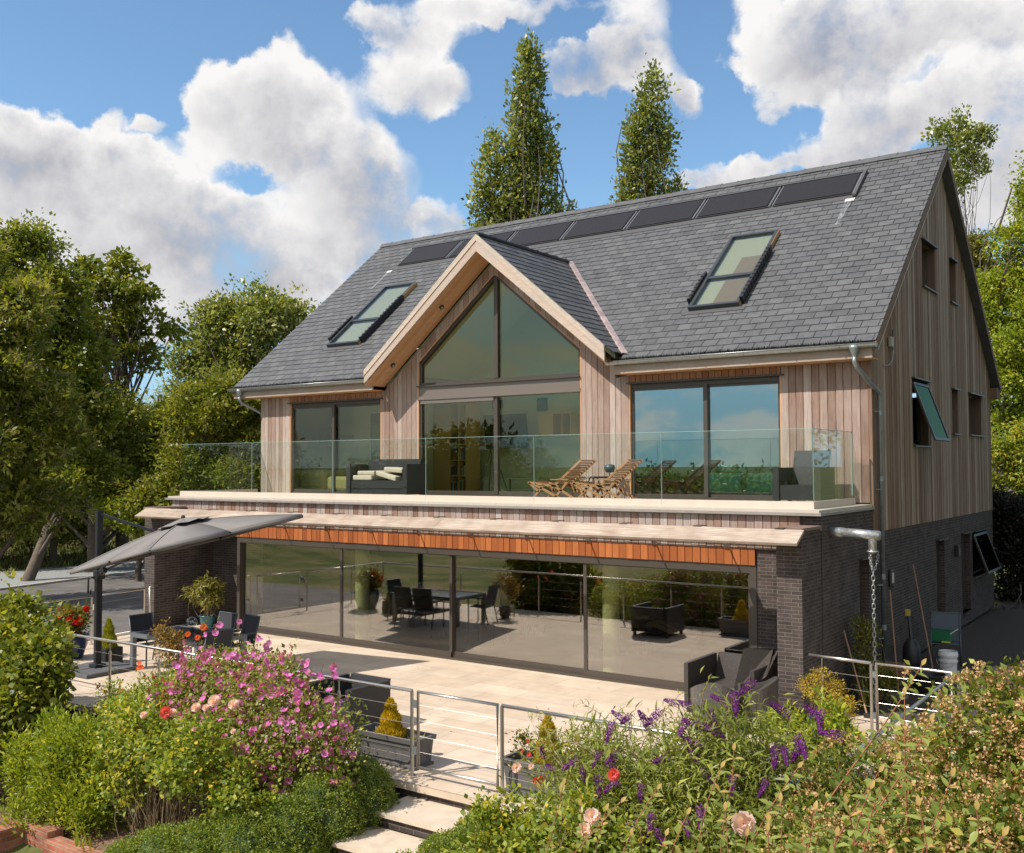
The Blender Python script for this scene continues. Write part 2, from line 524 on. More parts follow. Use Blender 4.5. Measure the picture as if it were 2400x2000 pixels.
def leaf(name, stops, trans=.35, rough=.45, spec=.4, tcol=1.5):
    m = bpy.data.materials.new(name); m.use_nodes = True
    t = m.node_tree
    bs = t.nodes['Principled BSDF']
    a = N(t, 'ShaderNodeAttribute', attribute_name='rnd')
    col = ramp(t, stops, a.outputs['Fac'])
    t.links.new(col, bs.inputs['Base Color'])
    bs.inputs['Roughness'].default_value = rough
    bs.inputs['Specular IOR Level'].default_value = spec
    tl = N(t, 'ShaderNodeBsdfTranslucent')
    vm = N(t, 'ShaderNodeVectorMath', operation='MULTIPLY'); vm.inputs[1].default_value = (tcol*1.1, tcol, tcol*.45)
    t.links.new(col, vm.inputs[0]); t.links.new(vm.outputs[0], tl.inputs[0])
    mxs = N(t, 'ShaderNodeMixShader'); mxs.inputs[0].default_value = trans
    t.links.new(bs.outputs[0], mxs.inputs[1]); t.links.new(tl.outputs[0], mxs.inputs[2])
    t.links.new(mxs.outputs[0], t.nodes['Material Output'].inputs[0])
    return m

WEATH = timber('weathered_cedar', [(0, (.245, .155, .118)), (.35, (.33, .235, .19)), (.7, (.44, .355, .31)), (1, (.27, .165, .125))], amt=.36, grime=((.44, .37, .33), 1.2, .3))
SHELT = timber('sheltered_cedar', [(0, (.36, .17, .10)), (.5, (.47, .26, .17)), (1, (.42, .21, .13))], amt=.2)
SIDEW = timber('side_cedar', [(0, (.185, .108, .068)), (.4, (.275, .175, .120)), (.72, (.37, .275, .205)), (.85, (.48, .39, .31)), (1, (.23, .133, .085))], streak=(16, 16, .7), amt=.45, grime=((.32, .29, .25), 1.0, .3))
ORANGE = timber('fresh_cedar', [(0, (.26, .075, .022)), (.5, (.34, .105, .030)), (1, (.43, .145, .045))], amt=.22, rough=.6)
FASCIA = timber('oak_fascia', [(0, (.38, .29, .23)), (1, (.54, .43, .355))], streak=(1.2, 12, 12), amt=.2, grime=((.42, .39, .35), 1.5, .5))
SOFFIT = timber('cedar_soffit', [(0, (.55, .29, .14)), (1, (.66, .38, .21))], streak=(8, 1, 8), amt=.12)
GREYWOOD = timber('silvered_wood', [(0, (.32, .25, .195)), (1, (.44, .36, .29))], streak=(.8, 14, 14), amt=.45, grime=((.24, .16, .11), 2.0, .6))
TEAK = timber('teak', [(0, (.30, .13, .06)), (.5, (.42, .21, .11)), (1, (.52, .31, .19))], streak=(9, 9, 9), amt=.2, rough=.55)
BRICK = brick('dark_brick', (.050, .040, .038), (.082, .063, .058), (.14, .115, .095), ms=.0065)
BRICKR = brick('red_brick', (.30, .10, .055), (.38, .16, .10), (.30, .22, .16), bw=.225, rh=.075, ms=.008, var=.45)
PAVE = brick('limestone_paving', (.56, .445, .335), (.64, .53, .41), (.36, .28, .21), bw=1.2, rh=.6, ms=.006, bump=.12, rough=.5, var=.16, nsc=1.6)
STONE = simple('limestone', (.58, .48, .37), .6, noise=.14, nscale=4)
FRAME = simple('bronze_aluminium', (.085, .070, .058), .42, .35)
FRAMEL = simple('bronze_light', (.20, .165, .14), .4, .35)
WIRE = simple('steel_wire', (.42, .39, .35), .7)
STEEL = simple('stainless_steel', (.60, .56, .52), .34, .95)
ZINC = simple('zinc', (.42, .43, .43), .38, .75, noise=.12, nscale=14)
ZINCD = simple('weathered_galvanised', (.28, .31, .32), .42, .6, noise=.15, nscale=8)
LEADM = simple('copper_pink_valley', (.52, .40, .36), .38, .5, noise=.3, nscale=5)
RENDER = simple('cream_upstand', (.58, .49, .41), .5, noise=.06, nscale=3)
COPING = simple('grey_coping', (.30, .27, .25), .5, .2, noise=.15, nscale=6)
DARKPL = simple('dark_plastic', (.022, .022, .024), .45)
WALLIN = simple('interior_wall', (.68, .66, .53), .85)
CEILIN = simple('interior_ceiling', (.85, .84, .74), .85)
FLOORIN = simple('interior_floor', (.13, .115, .10), .35, noise=.08, nscale=2)
DKWOOD = simple('dark_cabinet', (.035, .026, .022), .45)
GL_UP = glass('green_tinted_glass', (.84, .87, .76), 1.0, .012, (.9, 1, .9))
GL_SKY = glass('mirror_coated_glass', (.50, .70, .66), 1.0, .30, (.74, .82, .84))
GL_LOW = glass('patio_door_glass', (.78, .80, .68), 1.0, .19, (.98, .93, .95))
GL_BAL = glass('balustrade_glass', (.92, .96, .935), .7, .0, (.9, 1, .95))
GL_EDGE = simple('glass_edge', (.30, .46, .40), .15)
GL_ROOF = glass('rooflight_glass', (.86, .88, .82), .8, .05)
GL_SIDE = glass('side_window_glass', (.25, .28, .24), 1.2, .45)
# ================================================================== ground, paving, road
rng = np.random.default_rng(7)
def smooth(a, b, x):
    t = np.clip((x-a)/(b-a), 0, 1); return t*t*(3-2*t)
def gz(x, y):
    x = np.asarray(x, float); y = np.asarray(y, float)
    garden = -0.62-0.45*smooth(9.0, 6.0, y)-1.1*smooth(3, -12, y)-16*smooth(-25, -400, y)-22*smooth(-300, -1500, y)
    z = np.where(y < 10.05, garden, -0.06)
    z = np.where((y >= 10.05) & (x < -38.5), -.06+1.9*smooth(-38.5, -47, x)+2.0*smooth(-50, -120, x), z)
    z = np.where((y < 10.05) & (x < -21.5), np.maximum(garden, -0.06-0.7*smooth(9.7, 4, y)-.4*smooth(6, -10, y))-16*smooth(-25, -400, y)*0, z)
    z = np.where((y < 10.05) & (x < -38.5), z+1.9*smooth(-38.5, -47, x)*smooth(-60, 9, y), z)
    return z
def axis(lo, hi, fine_lo, fine_hi, step):
    a = list(np.arange(fine_lo, fine_hi+step*.5, step))
    v = fine_lo; s = step
    while v > lo: s *= 1.35; v -= s; a.insert(0, v)
    v = fine_hi; s = step
    while v < hi: s *= 1.35; v += s; a.append(v)
    return np.array(a)
gx = axis(-5000, 5000, -50, 10, 1.0); gy = axis(-6000, 3000, -6, 40, 1.0)
gy = np.sort(np.unique(np.concatenate([gy, [10.04, 10.06]])))
XX, YY = np.meshgrid(gx, gy)
ZZ = gz(XX, YY)
rough_ = (rng.random(ZZ.shape)-.5)*.05*(YY < 9.5)
V = np.stack([XX, YY, ZZ+rough_], -1).reshape(-1, 3)
nx = len(gx)
ii = (np.arange(len(gy)-1)[:, None]*nx+np.arange(nx-1)[None, :]).ravel()
F = np.stack([ii, ii+1, ii+nx+1, ii+nx], 1)
def ground_mat():
    m, t, bs = mat('garden_ground')
    tcn = N(t, 'ShaderNodeTexCoord')
    n1 = N(t, 'ShaderNodeTexNoise', ins={'Scale': .35, 'Detail': 8.0, 'Roughness': .65})
    n2 = N(t, 'ShaderNodeTexNoise', ins={'Scale': 6.0, 'Detail': 8.0, 'Roughness': .7})
    t.links.new(tcn.outputs['Object'], n1.inputs['Vector']); t.links.new(tcn.outputs['Object'], n2.inputs['Vector'])
    ad = N(t, 'ShaderNodeMath', operation='MULTIPLY_ADD'); ad.inputs[1].default_value = .45
    t.links.new(n2.outputs['Fac'], ad.inputs[0]); t.links.new(n1.outputs['Fac'], ad.inputs[2])
    c = ramp(t, [(.45, (.035, .055, .015)), (.62, (.075, .10, .028)), (.74, (.14, .14, .05)), (.86, (.20, .16, .085))], ad.outputs[0])
    t.links.new(c, bs.inputs['Base Color']); bs.inputs['Roughness'].default_value = .95
    bs.inputs['Specular IOR Level'].default_value = .1
    bp = N(t, 'ShaderNodeBump', ins={'Strength': .6, 'Distance': .05})
    t.links.new(n2.outputs['Fac'], bp.inputs['Height']); t.links.new(bp.outputs[0], bs.inputs['Normal'])
    return m
struct(M().arrays(V, F, np.full(len(F), .5)), 'ground', ground_mat(), smooth=True)
# soil of the flower beds
SOIL = simple('bed_soil', (.16, .095, .06), .95, noise=.4, nscale=9, bump=.8, bscale=25)
def sheet(name, x0, x1, y0, y1, mt, dz, step=.6, fn=None):
    xs = np.linspace(x0, x1, max(2, int((x1-x0)/step)+1)); ys = np.linspace(y0, y1, max(2, int((y1-y0)/step)+1))
    a, b = np.meshgrid(xs, ys)
    z = (fn or gz)(a, b)+dz
    V = np.stack([a, b, z], -1).reshape(-1, 3); n_ = len(xs)
    i_ = (np.arange(len(ys)-1)[:, None]*n_+np.arange(n_-1)[None, :]).ravel()
    F = np.stack([i_, i_+1, i_+n_+1, i_+n_], 1)
    return struct(M().arrays(V, F, np.full(len(F), .5)), name, mt, smooth=True)
sheet('flower_bed', -21.4, -8.47, 7.35, 9.6, SOIL, .035)
sheet('flower_bed', -6.95, 4.0, 5.0, 9.6, SOIL, .035)
# far estuary below the garden, seen mirrored in the upstairs windows
WATER = simple('estuary_water', (.10, .17, .20), .12)
struct(M().add([(-5000, -5800, -36), (5000, -5800, -36), (5000, -900, -36), (-5000, -900, -36)], [(0, 1, 2, 3)]), 'water', WATER)

TARMAC = simple('driveway_asphalt', (.125, .115, .108), .9, noise=.32, nscale=1.2, bump=.3, bscale=90)
GRAVEL = simple('roadside_gravel', (.26, .27, .265), .95, noise=.35, nscale=14, bump=.8, bscale=60)
m = M()
m.add([(-33.0, 9.3, .0), (-21.62, 9.3, .0), (-21.62, 60, .0), (-40.0, 60, .0), (-34.6, 25, .0), (-33.0, 17, .0)], [(0, 1, 2, 3, 4, 5)])
struct(m, 'driveway', TARMAC)
m = M()
kl = [(-33.0, 9.3), (-33.0, 17), (-34.6, 25), (-40.0, 60)]
for (a, b), (c_, d) in zip(kl, kl[1:]):
    m.add([(a-.14, b, .0), (a, b, .0), (c_, d, .0), (c_-.14, d, .0), (a-.14, b, .07), (a, b, .07), (c_, d, .07), (c_-.14, d, .07)], [(4, 5, 6, 7), (1, 2, 6, 5), (0, 3, 7, 4)])
struct(m, 'kerb', simple('kerb_concrete', (.46, .42, .37), .8, noise=.12, nscale=3))
m = M()
m.add([(-38.6, 9.3, .004), (-33.14, 9.3, .004), (-33.14, 17, .004), (-34.74, 25, .004), (-40.14, 60, .004), (-44.5, 60, .004), (-39.4, 25, .004)], [(0, 1, 2, 3, 4, 5, 6)])
struct(m, 'gravel_verge', GRAVEL)
# terrace slab, thin limestone edge over the brick plinth
m = M().box(-21.62, -3.0, 9.78, 16.52, -.09, .006)
struct(m, 'terrace', PAVE)
t_ = thing('retaining_wall', 'low dark brick retaining wall holding up the limestone terrace', 'wall', (-12, 9.9, -1))
m = M().box(-21.6, -8.50, 9.86, 10.0, -1.6, -.09).box(-7.05, -3.02, 9.86, 10.0, -1.6, -.09)
m.box(-3.14, -3.02, 10.0, 16.5, -1.6, -.09)
m.build('brick_face', BRICK, t_)
# steps down to the garden
t_ = thing('garden_steps', 'limestone garden steps with dark brick risers between clipped box hedges', 'steps', (-7.8, 9, -.9))
tread = M(); riser = M()
for k in range(4):
    y1 = 9.84-.66*k; y0 = y1-.66; z = -.18*(k+1)
    tread.box(-8.62, -6.95, y0-.03, y1-.01, z-.05, z)
    riser.box(-8.58, -6.99, y0+.02, y0+.10, z-.18, z-.05)
riser.box(-8.50, -7.05, 9.83, 9.855, -.175, -.09)
tread.build('tread', STONE, t_); riser.build('riser', BRICK, t_)
# side path in the shade of the house and the strip at its edge
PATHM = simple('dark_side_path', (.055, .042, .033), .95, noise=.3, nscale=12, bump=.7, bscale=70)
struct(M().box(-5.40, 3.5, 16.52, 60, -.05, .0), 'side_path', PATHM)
# brick-edged corner of the lawn, bottom left
t_ = thing('brick_edging_wall', 'low red brick edging wall with a corner beside the lawn', 'wall', (-12.8, 7.2, -.9))
m = M()
def wallrun(m, p, q, z0, z1, th=.22):
    p = np.array(p); q = np.array(q); d = q-p; l = np.linalg.norm(d); d /= l; n_ = np.array((-d[1], d[0]))*th
    a, b, c_, e_ = p, q, q+n_, p+n_
    m.add([(*a, z0), (*b, z0), (*c_, z0), (*e_, z0), (*a, z1), (*b, z1), (*c_, z1), (*e_, z1)], [(4, 5, 6, 7), (0, 1, 5, 4), (1, 2, 6, 5), (2, 3, 7, 6), (3, 0, 4, 7)])
wallrun(m, (-13.0, 5.6), (-13.0, 7.22), -1.3, -.66)
wallrun(m, (-13.0, 7.22), (-12.45, 7.22), -1.3, -.66)
wallrun(m, (-12.45, 7.16), (-10.9, 7.16), -1.3, -.74)
wallrun(m, (-12.45, 6.98), (-10.4, 6.98), -1.3, -.90, .17)
m.build('brickwork', BRICKR, t_)

# ================================================================== house
XR, XL = -5.44, -22.66
YF, YB = 19.436, 31.18          # upper front wall, rear wall
YD = 16.50                      # patio door plane
KS = 5.25/6.3                   # roof pitch
EZ, EY, RY, RZ = 6.31, 19.0, 25.3, 11.56
GX = -14.27                     # gable centre
house = thing('house', 'dark brick and cedar clad house with slate roof, glazed gable and glass balcony', 'house', (-14, 24, 0))

def wallgrid(m, axis_, c0, c1, u0, u1, z0, z1, holes):
    us = sorted({u0, u1, *[h[0] for h in holes], *[h[1] for h in holes]})
    zs = sorted({z0, z1, *[h[2] for h in holes], *[h[3] for h in holes]})
    us = [u for u in us if u0 <= u <= u1]; zs = [z for z in zs if z0 <= z <= z1]
    for a, b in zip(us, us[1:]):
        run = None
        for c_, d in zip(zs, zs[1:]):
            um, zm = (a+b)/2, (c_+d)/2
            if any(h[0] < um < h[1] and h[2] < zm < h[3] for h in holes):
                if run: _wb(m, axis_, c0, c1, a, b, *run)
                run = None
            else:
                run = (run[0], d) if run else (c_, d)
        if run: _wb(m, axis_, c0, c1, a, b, *run)
def _wb(m, axis_, c0, c1, a, b, z0, z1):
    if axis_ == 'x': m.box(c0, c1, a, b, z0, z1)
    else: m.box(a, b, c0, c1, z0, z1)

low_holes = [(18.50, 19.10, .35, 2.30), (24.4, 25.2, .30, 2.28), (27.05, 28.05, .30, 2.28), (28.38, 30.2, 1.10, 2.26)]
m = M()
wallgrid(m, 'x', XR-.30, XR-.015, 16.46, YB, 0, 2.78, low_holes)          # right side
wallgrid(m, 'x', XL+.015, XL+.30, 17.56, YB, 0, 2.78, [])                # left side
m.box(XL+.30, XR-.30, YB-.30, YB-.01, 0, 2.78)                          # rear
m.box(XR-.30, XR-.015, 16.46, YF, 2.78, 3.17)                           # under balcony return
m.box(XL+.015, XL+.30, 16.46, YF, 2.78, 3.17)
m.build('brick_wall', BRICK, house)
m = M()
m.box(-5.862, XR-.012, 15.48, 16.40, 0, 2.97)                           # right wing wall
m.box(-6.58, -5.862, 16.455, 16.75, 0, 3.16)
m.box(-5.862, XR-.30, 16.46, 16.75, 0, 3.16)
m.build('brick_pier', BRICK, house, label='sunlit dark brick pier at the right end of the patio doors')
m = M()
m.box(-22.415, -22.0, 15.48, 17.26, 0, 2.97)
m.box(-22.0, -20.02, 17.26, 17.54, 0, 3.0)
m.box(-22.64, -22.415, 17.26, 17.56, 0, 3.0)
m.build('brick_pier', BRICK, house, label='dark brick pier and recess beside the parasol')
m = M()
for x0, x1 in ((-5.90, XR+.01), (-22.44, -21.97)):
    m.box(x0, x1, 15.45, 16.40, 2.972, 3.02)
m.build('pier_cap', simple('pier_cap_brown', (.20, .13, .10), .7, noise=.2), house)

# --- timber cladding made of individual boards
def boards(m, axis_, c0, c1, u0, u1, zlo, top, holes, wmin, wmax, gap=.006, seed=1, out=1, slope=False):
    r = np.random.default_rng(seed)
    u = u0
    while u < u1-.01:
        w = min(r.uniform(wmin, wmax), u1-u)
        if u1-(u+w) < wmin*.5: w = u1-u
        a, b = u+gap/2, u+w-gap/2
        u += w
        c = r.random(); dep = r.uniform(-.004, .004)
        cuts = sorted({a, b, *[h[k] for h in holes for k in (0, 1) if a < h[k] < b]})
        for p, q in zip(cuts, cuts[1:]):
            mid = (p+q)/2
            segs = [(zlo, None)]
            hs = [h for h in holes if h[0] <= mid <= h[1]]
            ivs = []
            z = zlo
            for h in sorted(hs, key=lambda h: h[2]):
                if h[2] > z: ivs.append((z, h[2], False))
                z = h[3]
                lasth = h
            ivs.append((z, None, True))
            for z0, z1, last in ivs:
                def zt(uu): return top(uu)
                def zb(uu):
                    if hs and z0 == hs[-1][3] and callable(hs[-1][4] if len(hs[-1]) > 4 else None): return hs[-1][4](uu)
                    return z0
                za, zb_ = (zb(p), zb(q))
                ta, tb = (zt(p), zt(q)) if last else (z1, z1)
                if ta-za < .01 or tb-zb_ < .01:
                    if max(ta-za, tb-zb_) < .02: continue
                    ta = max(ta, za+.001); tb = max(tb, zb_+.001)
                C0, C1 = c0+dep*out, c1
                if axis_ == 'y':
                    v = [(p, C0, za), (q, C0, zb_), (q, C1, zb_), (p, C1, za), (p, C0, ta), (q, C0, tb), (q, C1, tb), (p, C1, ta)]
                else:
                    v = [(C0, p, za), (C0, q, zb_), (C1, q, zb_), (C1, p, za), (C0, p, ta), (C0, q, tb), (C1, q, tb), (C1, p, ta)]
                m.add(v, [(0, 3, 2, 1), (4, 5, 6, 7), (0, 1, 5, 4), (1, 2, 6, 5), (2, 3, 7, 6), (3, 0, 4, 7)], c)

def gtop(x): return max(5.985, 8.97-KS*abs(x-GX))
WTOP = 8.66
def wtop(x): return WTOP-KS*abs(x-GX)
win_l = (-21.42, -17.97, 3.3, 5.80); win_r = (-10.63, -7.21, 3.3, 5.81)
win_c = (-16.70, -11.86, 3.3, 6.0, wtop)
# front wall: sheltered strip above the side windows is redder, so it is a board set of its own
m = M(); ms = M()
boards(m, 'y', YF-.022, YF, -17.97, -10.63, 3.3, gtop, [win_c], .135, .165, seed=3, gap=.012)
m.build('front_cladding', WEATH, house); m = M()
boards(m, 'y', YF-.022, YF, XL+.02, -21.42, 3.3, lambda x: 5.985, [], .135, .165, seed=4, gap=.012)
m.build('front_cladding', WEATH, house); m = M()
boards(m, 'y', YF-.022, YF, -7.21, XR-.06, 3.3, lambda x: 5.985, [], .14, .165, seed=5, gap=.012)
boards(ms, 'y', YF-.022, YF, -21.42, -17.97, 5.83, lambda x: 5.985, [], .135, .16, seed=6, gap=.012)
boards(ms, 'y', YF-.022, YF, -10.63, -7.21, 5.84, lambda x: 5.985, [], .135, .16, seed=7, gap=.012)
m.build('front_cladding', WEATH, house); ms.build('window_head_cladding', SHELT, house)
# backing wall behind the boards (with the same openings) and the inner faces
bk = M()
wallgrid(bk, 'y', YF+.002, YF+.14, XL+.03, XR-.03, 3.2, 5.98, [win_l, win_r, (-16.70, -11.86, 3.3, 6.7)])
for sgn in (-1, 1):
    xo = GX+sgn*2.42
    prof = []
    # sloping strips beside and above the gable window
    for a, b in ((0, 2.43), (2.43, 3.58)):
        xa, xb = GX+sgn*a, GX+sgn*b
        za = wtop(xa) if b <= 2.43 else 5.98
        zb_ = wtop(xb) if b <= 2.43 else 5.98
        ta, tb = 8.97-KS*a, 8.97-KS*b
        if tb < 5.99: tb = 5.99
        v = [(xa, YF+.002, za), (xb, YF+.002, zb_), (xb, YF+.14, zb_), (xa, YF+.14, za), (xa, YF+.002, ta), (xb, YF+.002, tb), (xb, YF+.14, tb), (xa, YF+.14, ta)]
        bk.add(v, [(0, 3, 2, 1), (4, 5, 6, 7), (0, 1, 5, 4), (1, 2, 6, 5), (2, 3, 7, 6), (3, 0, 4, 7)])
bk.build('front_wall_core', simple('breather_membrane', (.05, .045, .04), .9), house)
# right gable wall
side_holes = [(22.45, 23.88, 4.43, 5.86), (26.28, 26.94, 4.78, 5.86), (28.22, 29.98, 4.80, 5.87), (23.54, 24.78, 8.02, 9.05), (26.30, 26.98, 8.03, 9.08)]
def stop(y): return RZ-.22-KS*abs(y-RY)
m = M()
boards(m, 'x', XR+.0, XR-.028, YF-.02, YB, 2.74, stop, side_holes, .055, .15, gap=.009, seed=11, out=1)
m.box(XR-.06, XR+.004, YF-.03, YF+.0, 2.75, 5.98, .2)
m.build('side_cladding', SIDEW, house)
bk = M()
cols_ = sorted({YF+.14, RY, YB, *[h[k] for h in side_holes for k in (0, 1)]})
for a, b in zip(cols_, cols_[1:]):
    zs_ = [2.78]+[z for h in sorted([h for h in side_holes if h[0] <= a and h[1] >= b], key=lambda h: h[2]) for z in (h[2], h[3])]+[None]
    for z0, z1 in zip(zs_[::2], zs_[1::2]):
        ta, tb = (stop(a), stop(b)) if z1 is None else (z1, z1)
        v = [(XR-.20, a, z0), (XR-.20, b, z0), (XR-.032, b, z0), (XR-.032, a, z0), (XR-.20, a, ta), (XR-.20, b, tb), (XR-.032, b, tb), (XR-.032, a, ta)]
        bk.add(v, [(0, 3, 2, 1), (4, 5, 6, 7), (0, 1, 5, 4), (1, 2, 6, 5), (2, 3, 7, 6), (3, 0, 4, 7)])
for a, b in ((YF+.0, RY), (RY, YB)):      # left gable, no openings in view
    v = [(XL, a, 2.78), (XL, b, 2.78), (XL+.2, b, 2.78), (XL+.2, a, 2.78), (XL, a, stop(a)), (XL, b, stop(b)), (XL+.2, b, stop(b)), (XL+.2, a, stop(a))]
    bk.add(v, [(0, 3, 2, 1), (4, 5, 6, 7), (0, 1, 5, 4), (1, 2, 6, 5), (2, 3, 7, 6), (3, 0, 4, 7)])
bk.box(XL+.2, XR-.2, YB-.2, YB-.01, 2.78, 6.0)
bk.build('gable_wall_core', simple('dark_timber_wall', (.16, .11, .08), .9), house)
# band of boards under the balcony: grey above, fresh orange where the sun screen shelters it
m = M()
boards(m, 'y', YD-.08, YD-.05, -22.60, -5.80, 2.588, lambda x: 3.165, [], .14, .155, seed=21, gap=.012)
m.build('balcony_band_cladding', GREYB := timber('band_boards', [(0, (.21, .12, .085)), (.3, (.31, .235, .20)), (.6, (.38, .32, .285)), (.8, (.25, .15, .11)), (1, (.42, .37, .335))], amt=.3), house)
m = M()
boards(m, 'y', YD-.088, YD-.055, -20.05, -6.585, 2.31, lambda x: 2.585, [], .14, .155, seed=21, gap=.012)
m.build('door_head_cladding', ORANGE, house)
M().box(-22.6, -6.60, YD-.04, YD+.10, 2.30, 3.16).build('band_core', simple('band_backing', (.04, .035, .03), .9), house)

# --- roof
def slates(m, u_of, s0, s1, x0, x1, org, ex, es, en, inside, w=.335, gauge=.24, seed=5, edge=None):
    """rows of thin slates on a plane: origin org, along ex, up-slope es, normal en"""
    r = np.random.default_rng(seed)
    nrow = int((s1-s0)/gauge)+1
    for k in range(nrow):
        s_ = s0+k*gauge
        if s_ > s1-.02: break
        se = min(s_+gauge+.05, s1)
        x = x0-(w/2 if k % 2 else 0)+r.uniform(-.01, .01)
        while x < x1:
            a, b = max(x, x0)+.0075, min(x+w, x1)-.0075
            x += w
            if b-a < .03: continue
            a, b = inside(a, b, s_+gauge*.5)
            if b-a < .03: continue
            t = .007
            lift = .019+r.uniform(0, .005)
            c = np.clip(r.normal(.5, .2), 0, 1)
            def P(xx, ss, h): return org+ex*xx+es*ss+en*h
            sj = r.uniform(-.004, .004)
            v = [P(a, s_+sj, lift), P(b, s_+sj, lift), P(b, se, .004), P(a, se, .004), P(a, s_+sj, lift-t-.004), P(b, s_+sj, lift-t-.004)]
            m.add(v, [(0, 1, 2, 3), (4, 5, 1, 0)], c)
SLATE = None
def slate_mat():
    m, t, bs = mat('roof_slate')
    a = N(t, 'ShaderNodeAttribute', attribute_name='rnd')
    col = ramp(t, [(0, (.078, .080, .084)), (.5, (.098, .100, .104)), (1, (.124, .125, .127))], a.outputs['Fac'])
    tcn = N(t, 'ShaderNodeTexCoord')
    nn = N(t, 'ShaderNodeTexNoise', ins={'Scale': 5.0, 'Detail': 9.0, 'Roughness': .7})
    t.links.new(tcn.outputs['Object'], nn.inputs['Vector'])
    mr = N(t, 'ShaderNodeMapRange'); mr.inputs['From Min'].default_value = .3; mr.inputs['From Max'].default_value = .7
    mr.inputs['To Min'].default_value = .76; mr.inputs['To Max'].default_value = 1.25
    t.links.new(nn.outputs['Fac'], mr.inputs['Value'])
    vm = N(t, 'ShaderNodeVectorMath', operation='SCALE'); t.links.new(col, vm.inputs[0]); t.links.new(mr.outputs[0], vm.inputs['Scale'])
    # lichen specks and pale stains
    vo = N(t, 'ShaderNodeTexNoise', ins={'Scale': 40.0, 'Detail': 3.0})
    t.links.new(tcn.outputs['Object'], vo.inputs['Vector'])
    m2 = N(t, 'ShaderNodeMapRange', clamp=True); m2.inputs['From Min'].default_value = .72; m2.inputs['From Max'].default_value = .78
    m2.inputs['To Max'].default_value = .5
    t.links.new(vo.outputs['Fac'], m2.inputs['Value'])
    mxx = N(t, 'ShaderNodeMix', data_type='RGBA'); mxx.inputs['B'].default_value = (.30, .30, .28, 1)
    t.links.new(m2.outputs[0], mxx.inputs['Factor']); t.links.new(vm.outputs[0], mxx.inputs['A'])
    t.links.new(mxx.outputs['Result'], bs.inputs['Base Color'])
    bs.inputs['Roughness'].default_value = .62
    bs.inputs['Specular IOR Level'].default_value = .35
    bp = N(t, 'ShaderNodeBump', ins={'Strength': .3, 'Distance': .004})
    t.links.new(nn.outputs['Fac'], bp.inputs['Height']); t.links.new(bp.outputs[0], bs.inputs['Normal'])
    return m
SLATE = slate_mat()
UNDER = simple('roof_underlay', (.03, .03, .032), .9)
RX0, RX1 = -23.38, -5.22
sl = math.hypot(6.3, 5.25)
es = np.array((0, 6.3, 5.25))/sl; ex = np.array((1., 0, 0)); en = np.cross(ex, es)
# dormer geometry
GR = 9.46                        # gable ridge height
def half(z): return (GR-z)/KS
def z_of(s): return EZ+s*5.25/sl
def ins_main(a, b, s):
    h = half(z_of(s))-.02
    if h <= 0: return a, b
    l, r_ = GX-h, GX+h
    if b <= l or a >= r_: return a, b
    if a >= l and b <= r_: return 0, 0
    if a < l: return a, min(b, l)
    return max(a, r_), b
org = np.array((0, EY, EZ))
roof = M()
slates(roof, None, 0, sl-.05, RX0, RX1, org, ex, es, en, ins_main)
ro = roof.build('roof_slates', SLATE, house)
sg = (GR-EZ)/5.25*sl
u = M()
hv = half(EZ)
pts = [(RX0, 0), (GX-hv, 0), (GX, sg), (GX+hv, 0), (RX1, 0), (RX1, sl), (RX0, sl)]
v = [org+ex*p+es*q for p, q in pts]
# split into convex pieces
u.add(v, [(0, 1, 2, 6), (2, 3, 4, 5), (2, 5, 6)])
u2 = M(); v2 = [org+ex*p+es*q-en*.20 for p, q in pts]
u2.add(v2, [(6, 2, 1, 0), (5, 4, 3, 2), (6, 5, 2)])
u.build('roof_deck', UNDER, house); u2.build('roof_lining', CEILIN, house)
# rear slope
m = M()
esb = np.array((0, -6.3, 5.25))/sl; exb = np.array((-1., 0, 0)); enb = np.cross(exb, esb)
orgb = np.array((0, 2*RY-EY, EZ))
m.add([orgb+exb*(-RX1), orgb+exb*(-RX0), orgb+exb*(-RX0)+esb*sl, orgb+exb*(-RX1)+esb*sl], [(0, 1, 2, 3)])
m.add([orgb-enb*.2+exb*(-RX1), orgb-enb*.2+exb*(-RX0), orgb-enb*.2+exb*(-RX0)+esb*sl, orgb-enb*.2+exb*(-RX1)+esb*sl], [(3, 2, 1, 0)])
m.build('rear_roof', SLATE, house)
# verge boards at the right gable: thin slate-edge trim in front, deep board and soffit behind
m = M()
def para(m, x0, x1, ya, za, yb, zb, d, c=.5):
    v = [(x0, ya, za-d), (x1, ya, za-d), (x1, yb, zb-d), (x0, yb, zb-d), (x0, ya, za), (x1, ya, za), (x1, yb, zb), (x0, yb, zb)]
    m.add(v, [(0, 3, 2, 1), (4, 5, 6, 7), (0, 1, 5, 4), (1, 2, 6, 5), (2, 3, 7, 6), (3, 0, 4, 7)], c)
VT = .235
para(m, RX1-.03, RX1, EY, EZ-.002, RY, RZ-.002, VT)
para(m, RX1-.03, RX1, RY, RZ-.002, 2*RY-EY, EZ-.002, VT)
para(m, RX0, RX0+.03, EY, EZ-.002, RY, RZ-.002, VT)
para(m, RX0, RX0+.03, RY, RZ-.002, 2*RY-EY, EZ-.002, VT)
m.build('verge_board', timber('verge_timber', [(0, (.20, .13, .09)), (1, (.28, .19, .13))], streak=(12, 1, 1)), house)
m = M()
para(m, XR+.004, RX1-.032, EY+.3, EZ+.25-.20, RY, RZ-.20, .02)
para(m, XR+.004, RX1-.032, RY, RZ-.20, 2*RY-EY-.1, EZ+.083-.20, .02)
m.box(XR+.004, RX1-.032, 2*RY-EY-.45, 2*RY-EY-.02, EZ-.42, EZ-.12)
m.build('verge_soffit', simple('verge_soffit_brown', (.19, .12, .075), .8), house)
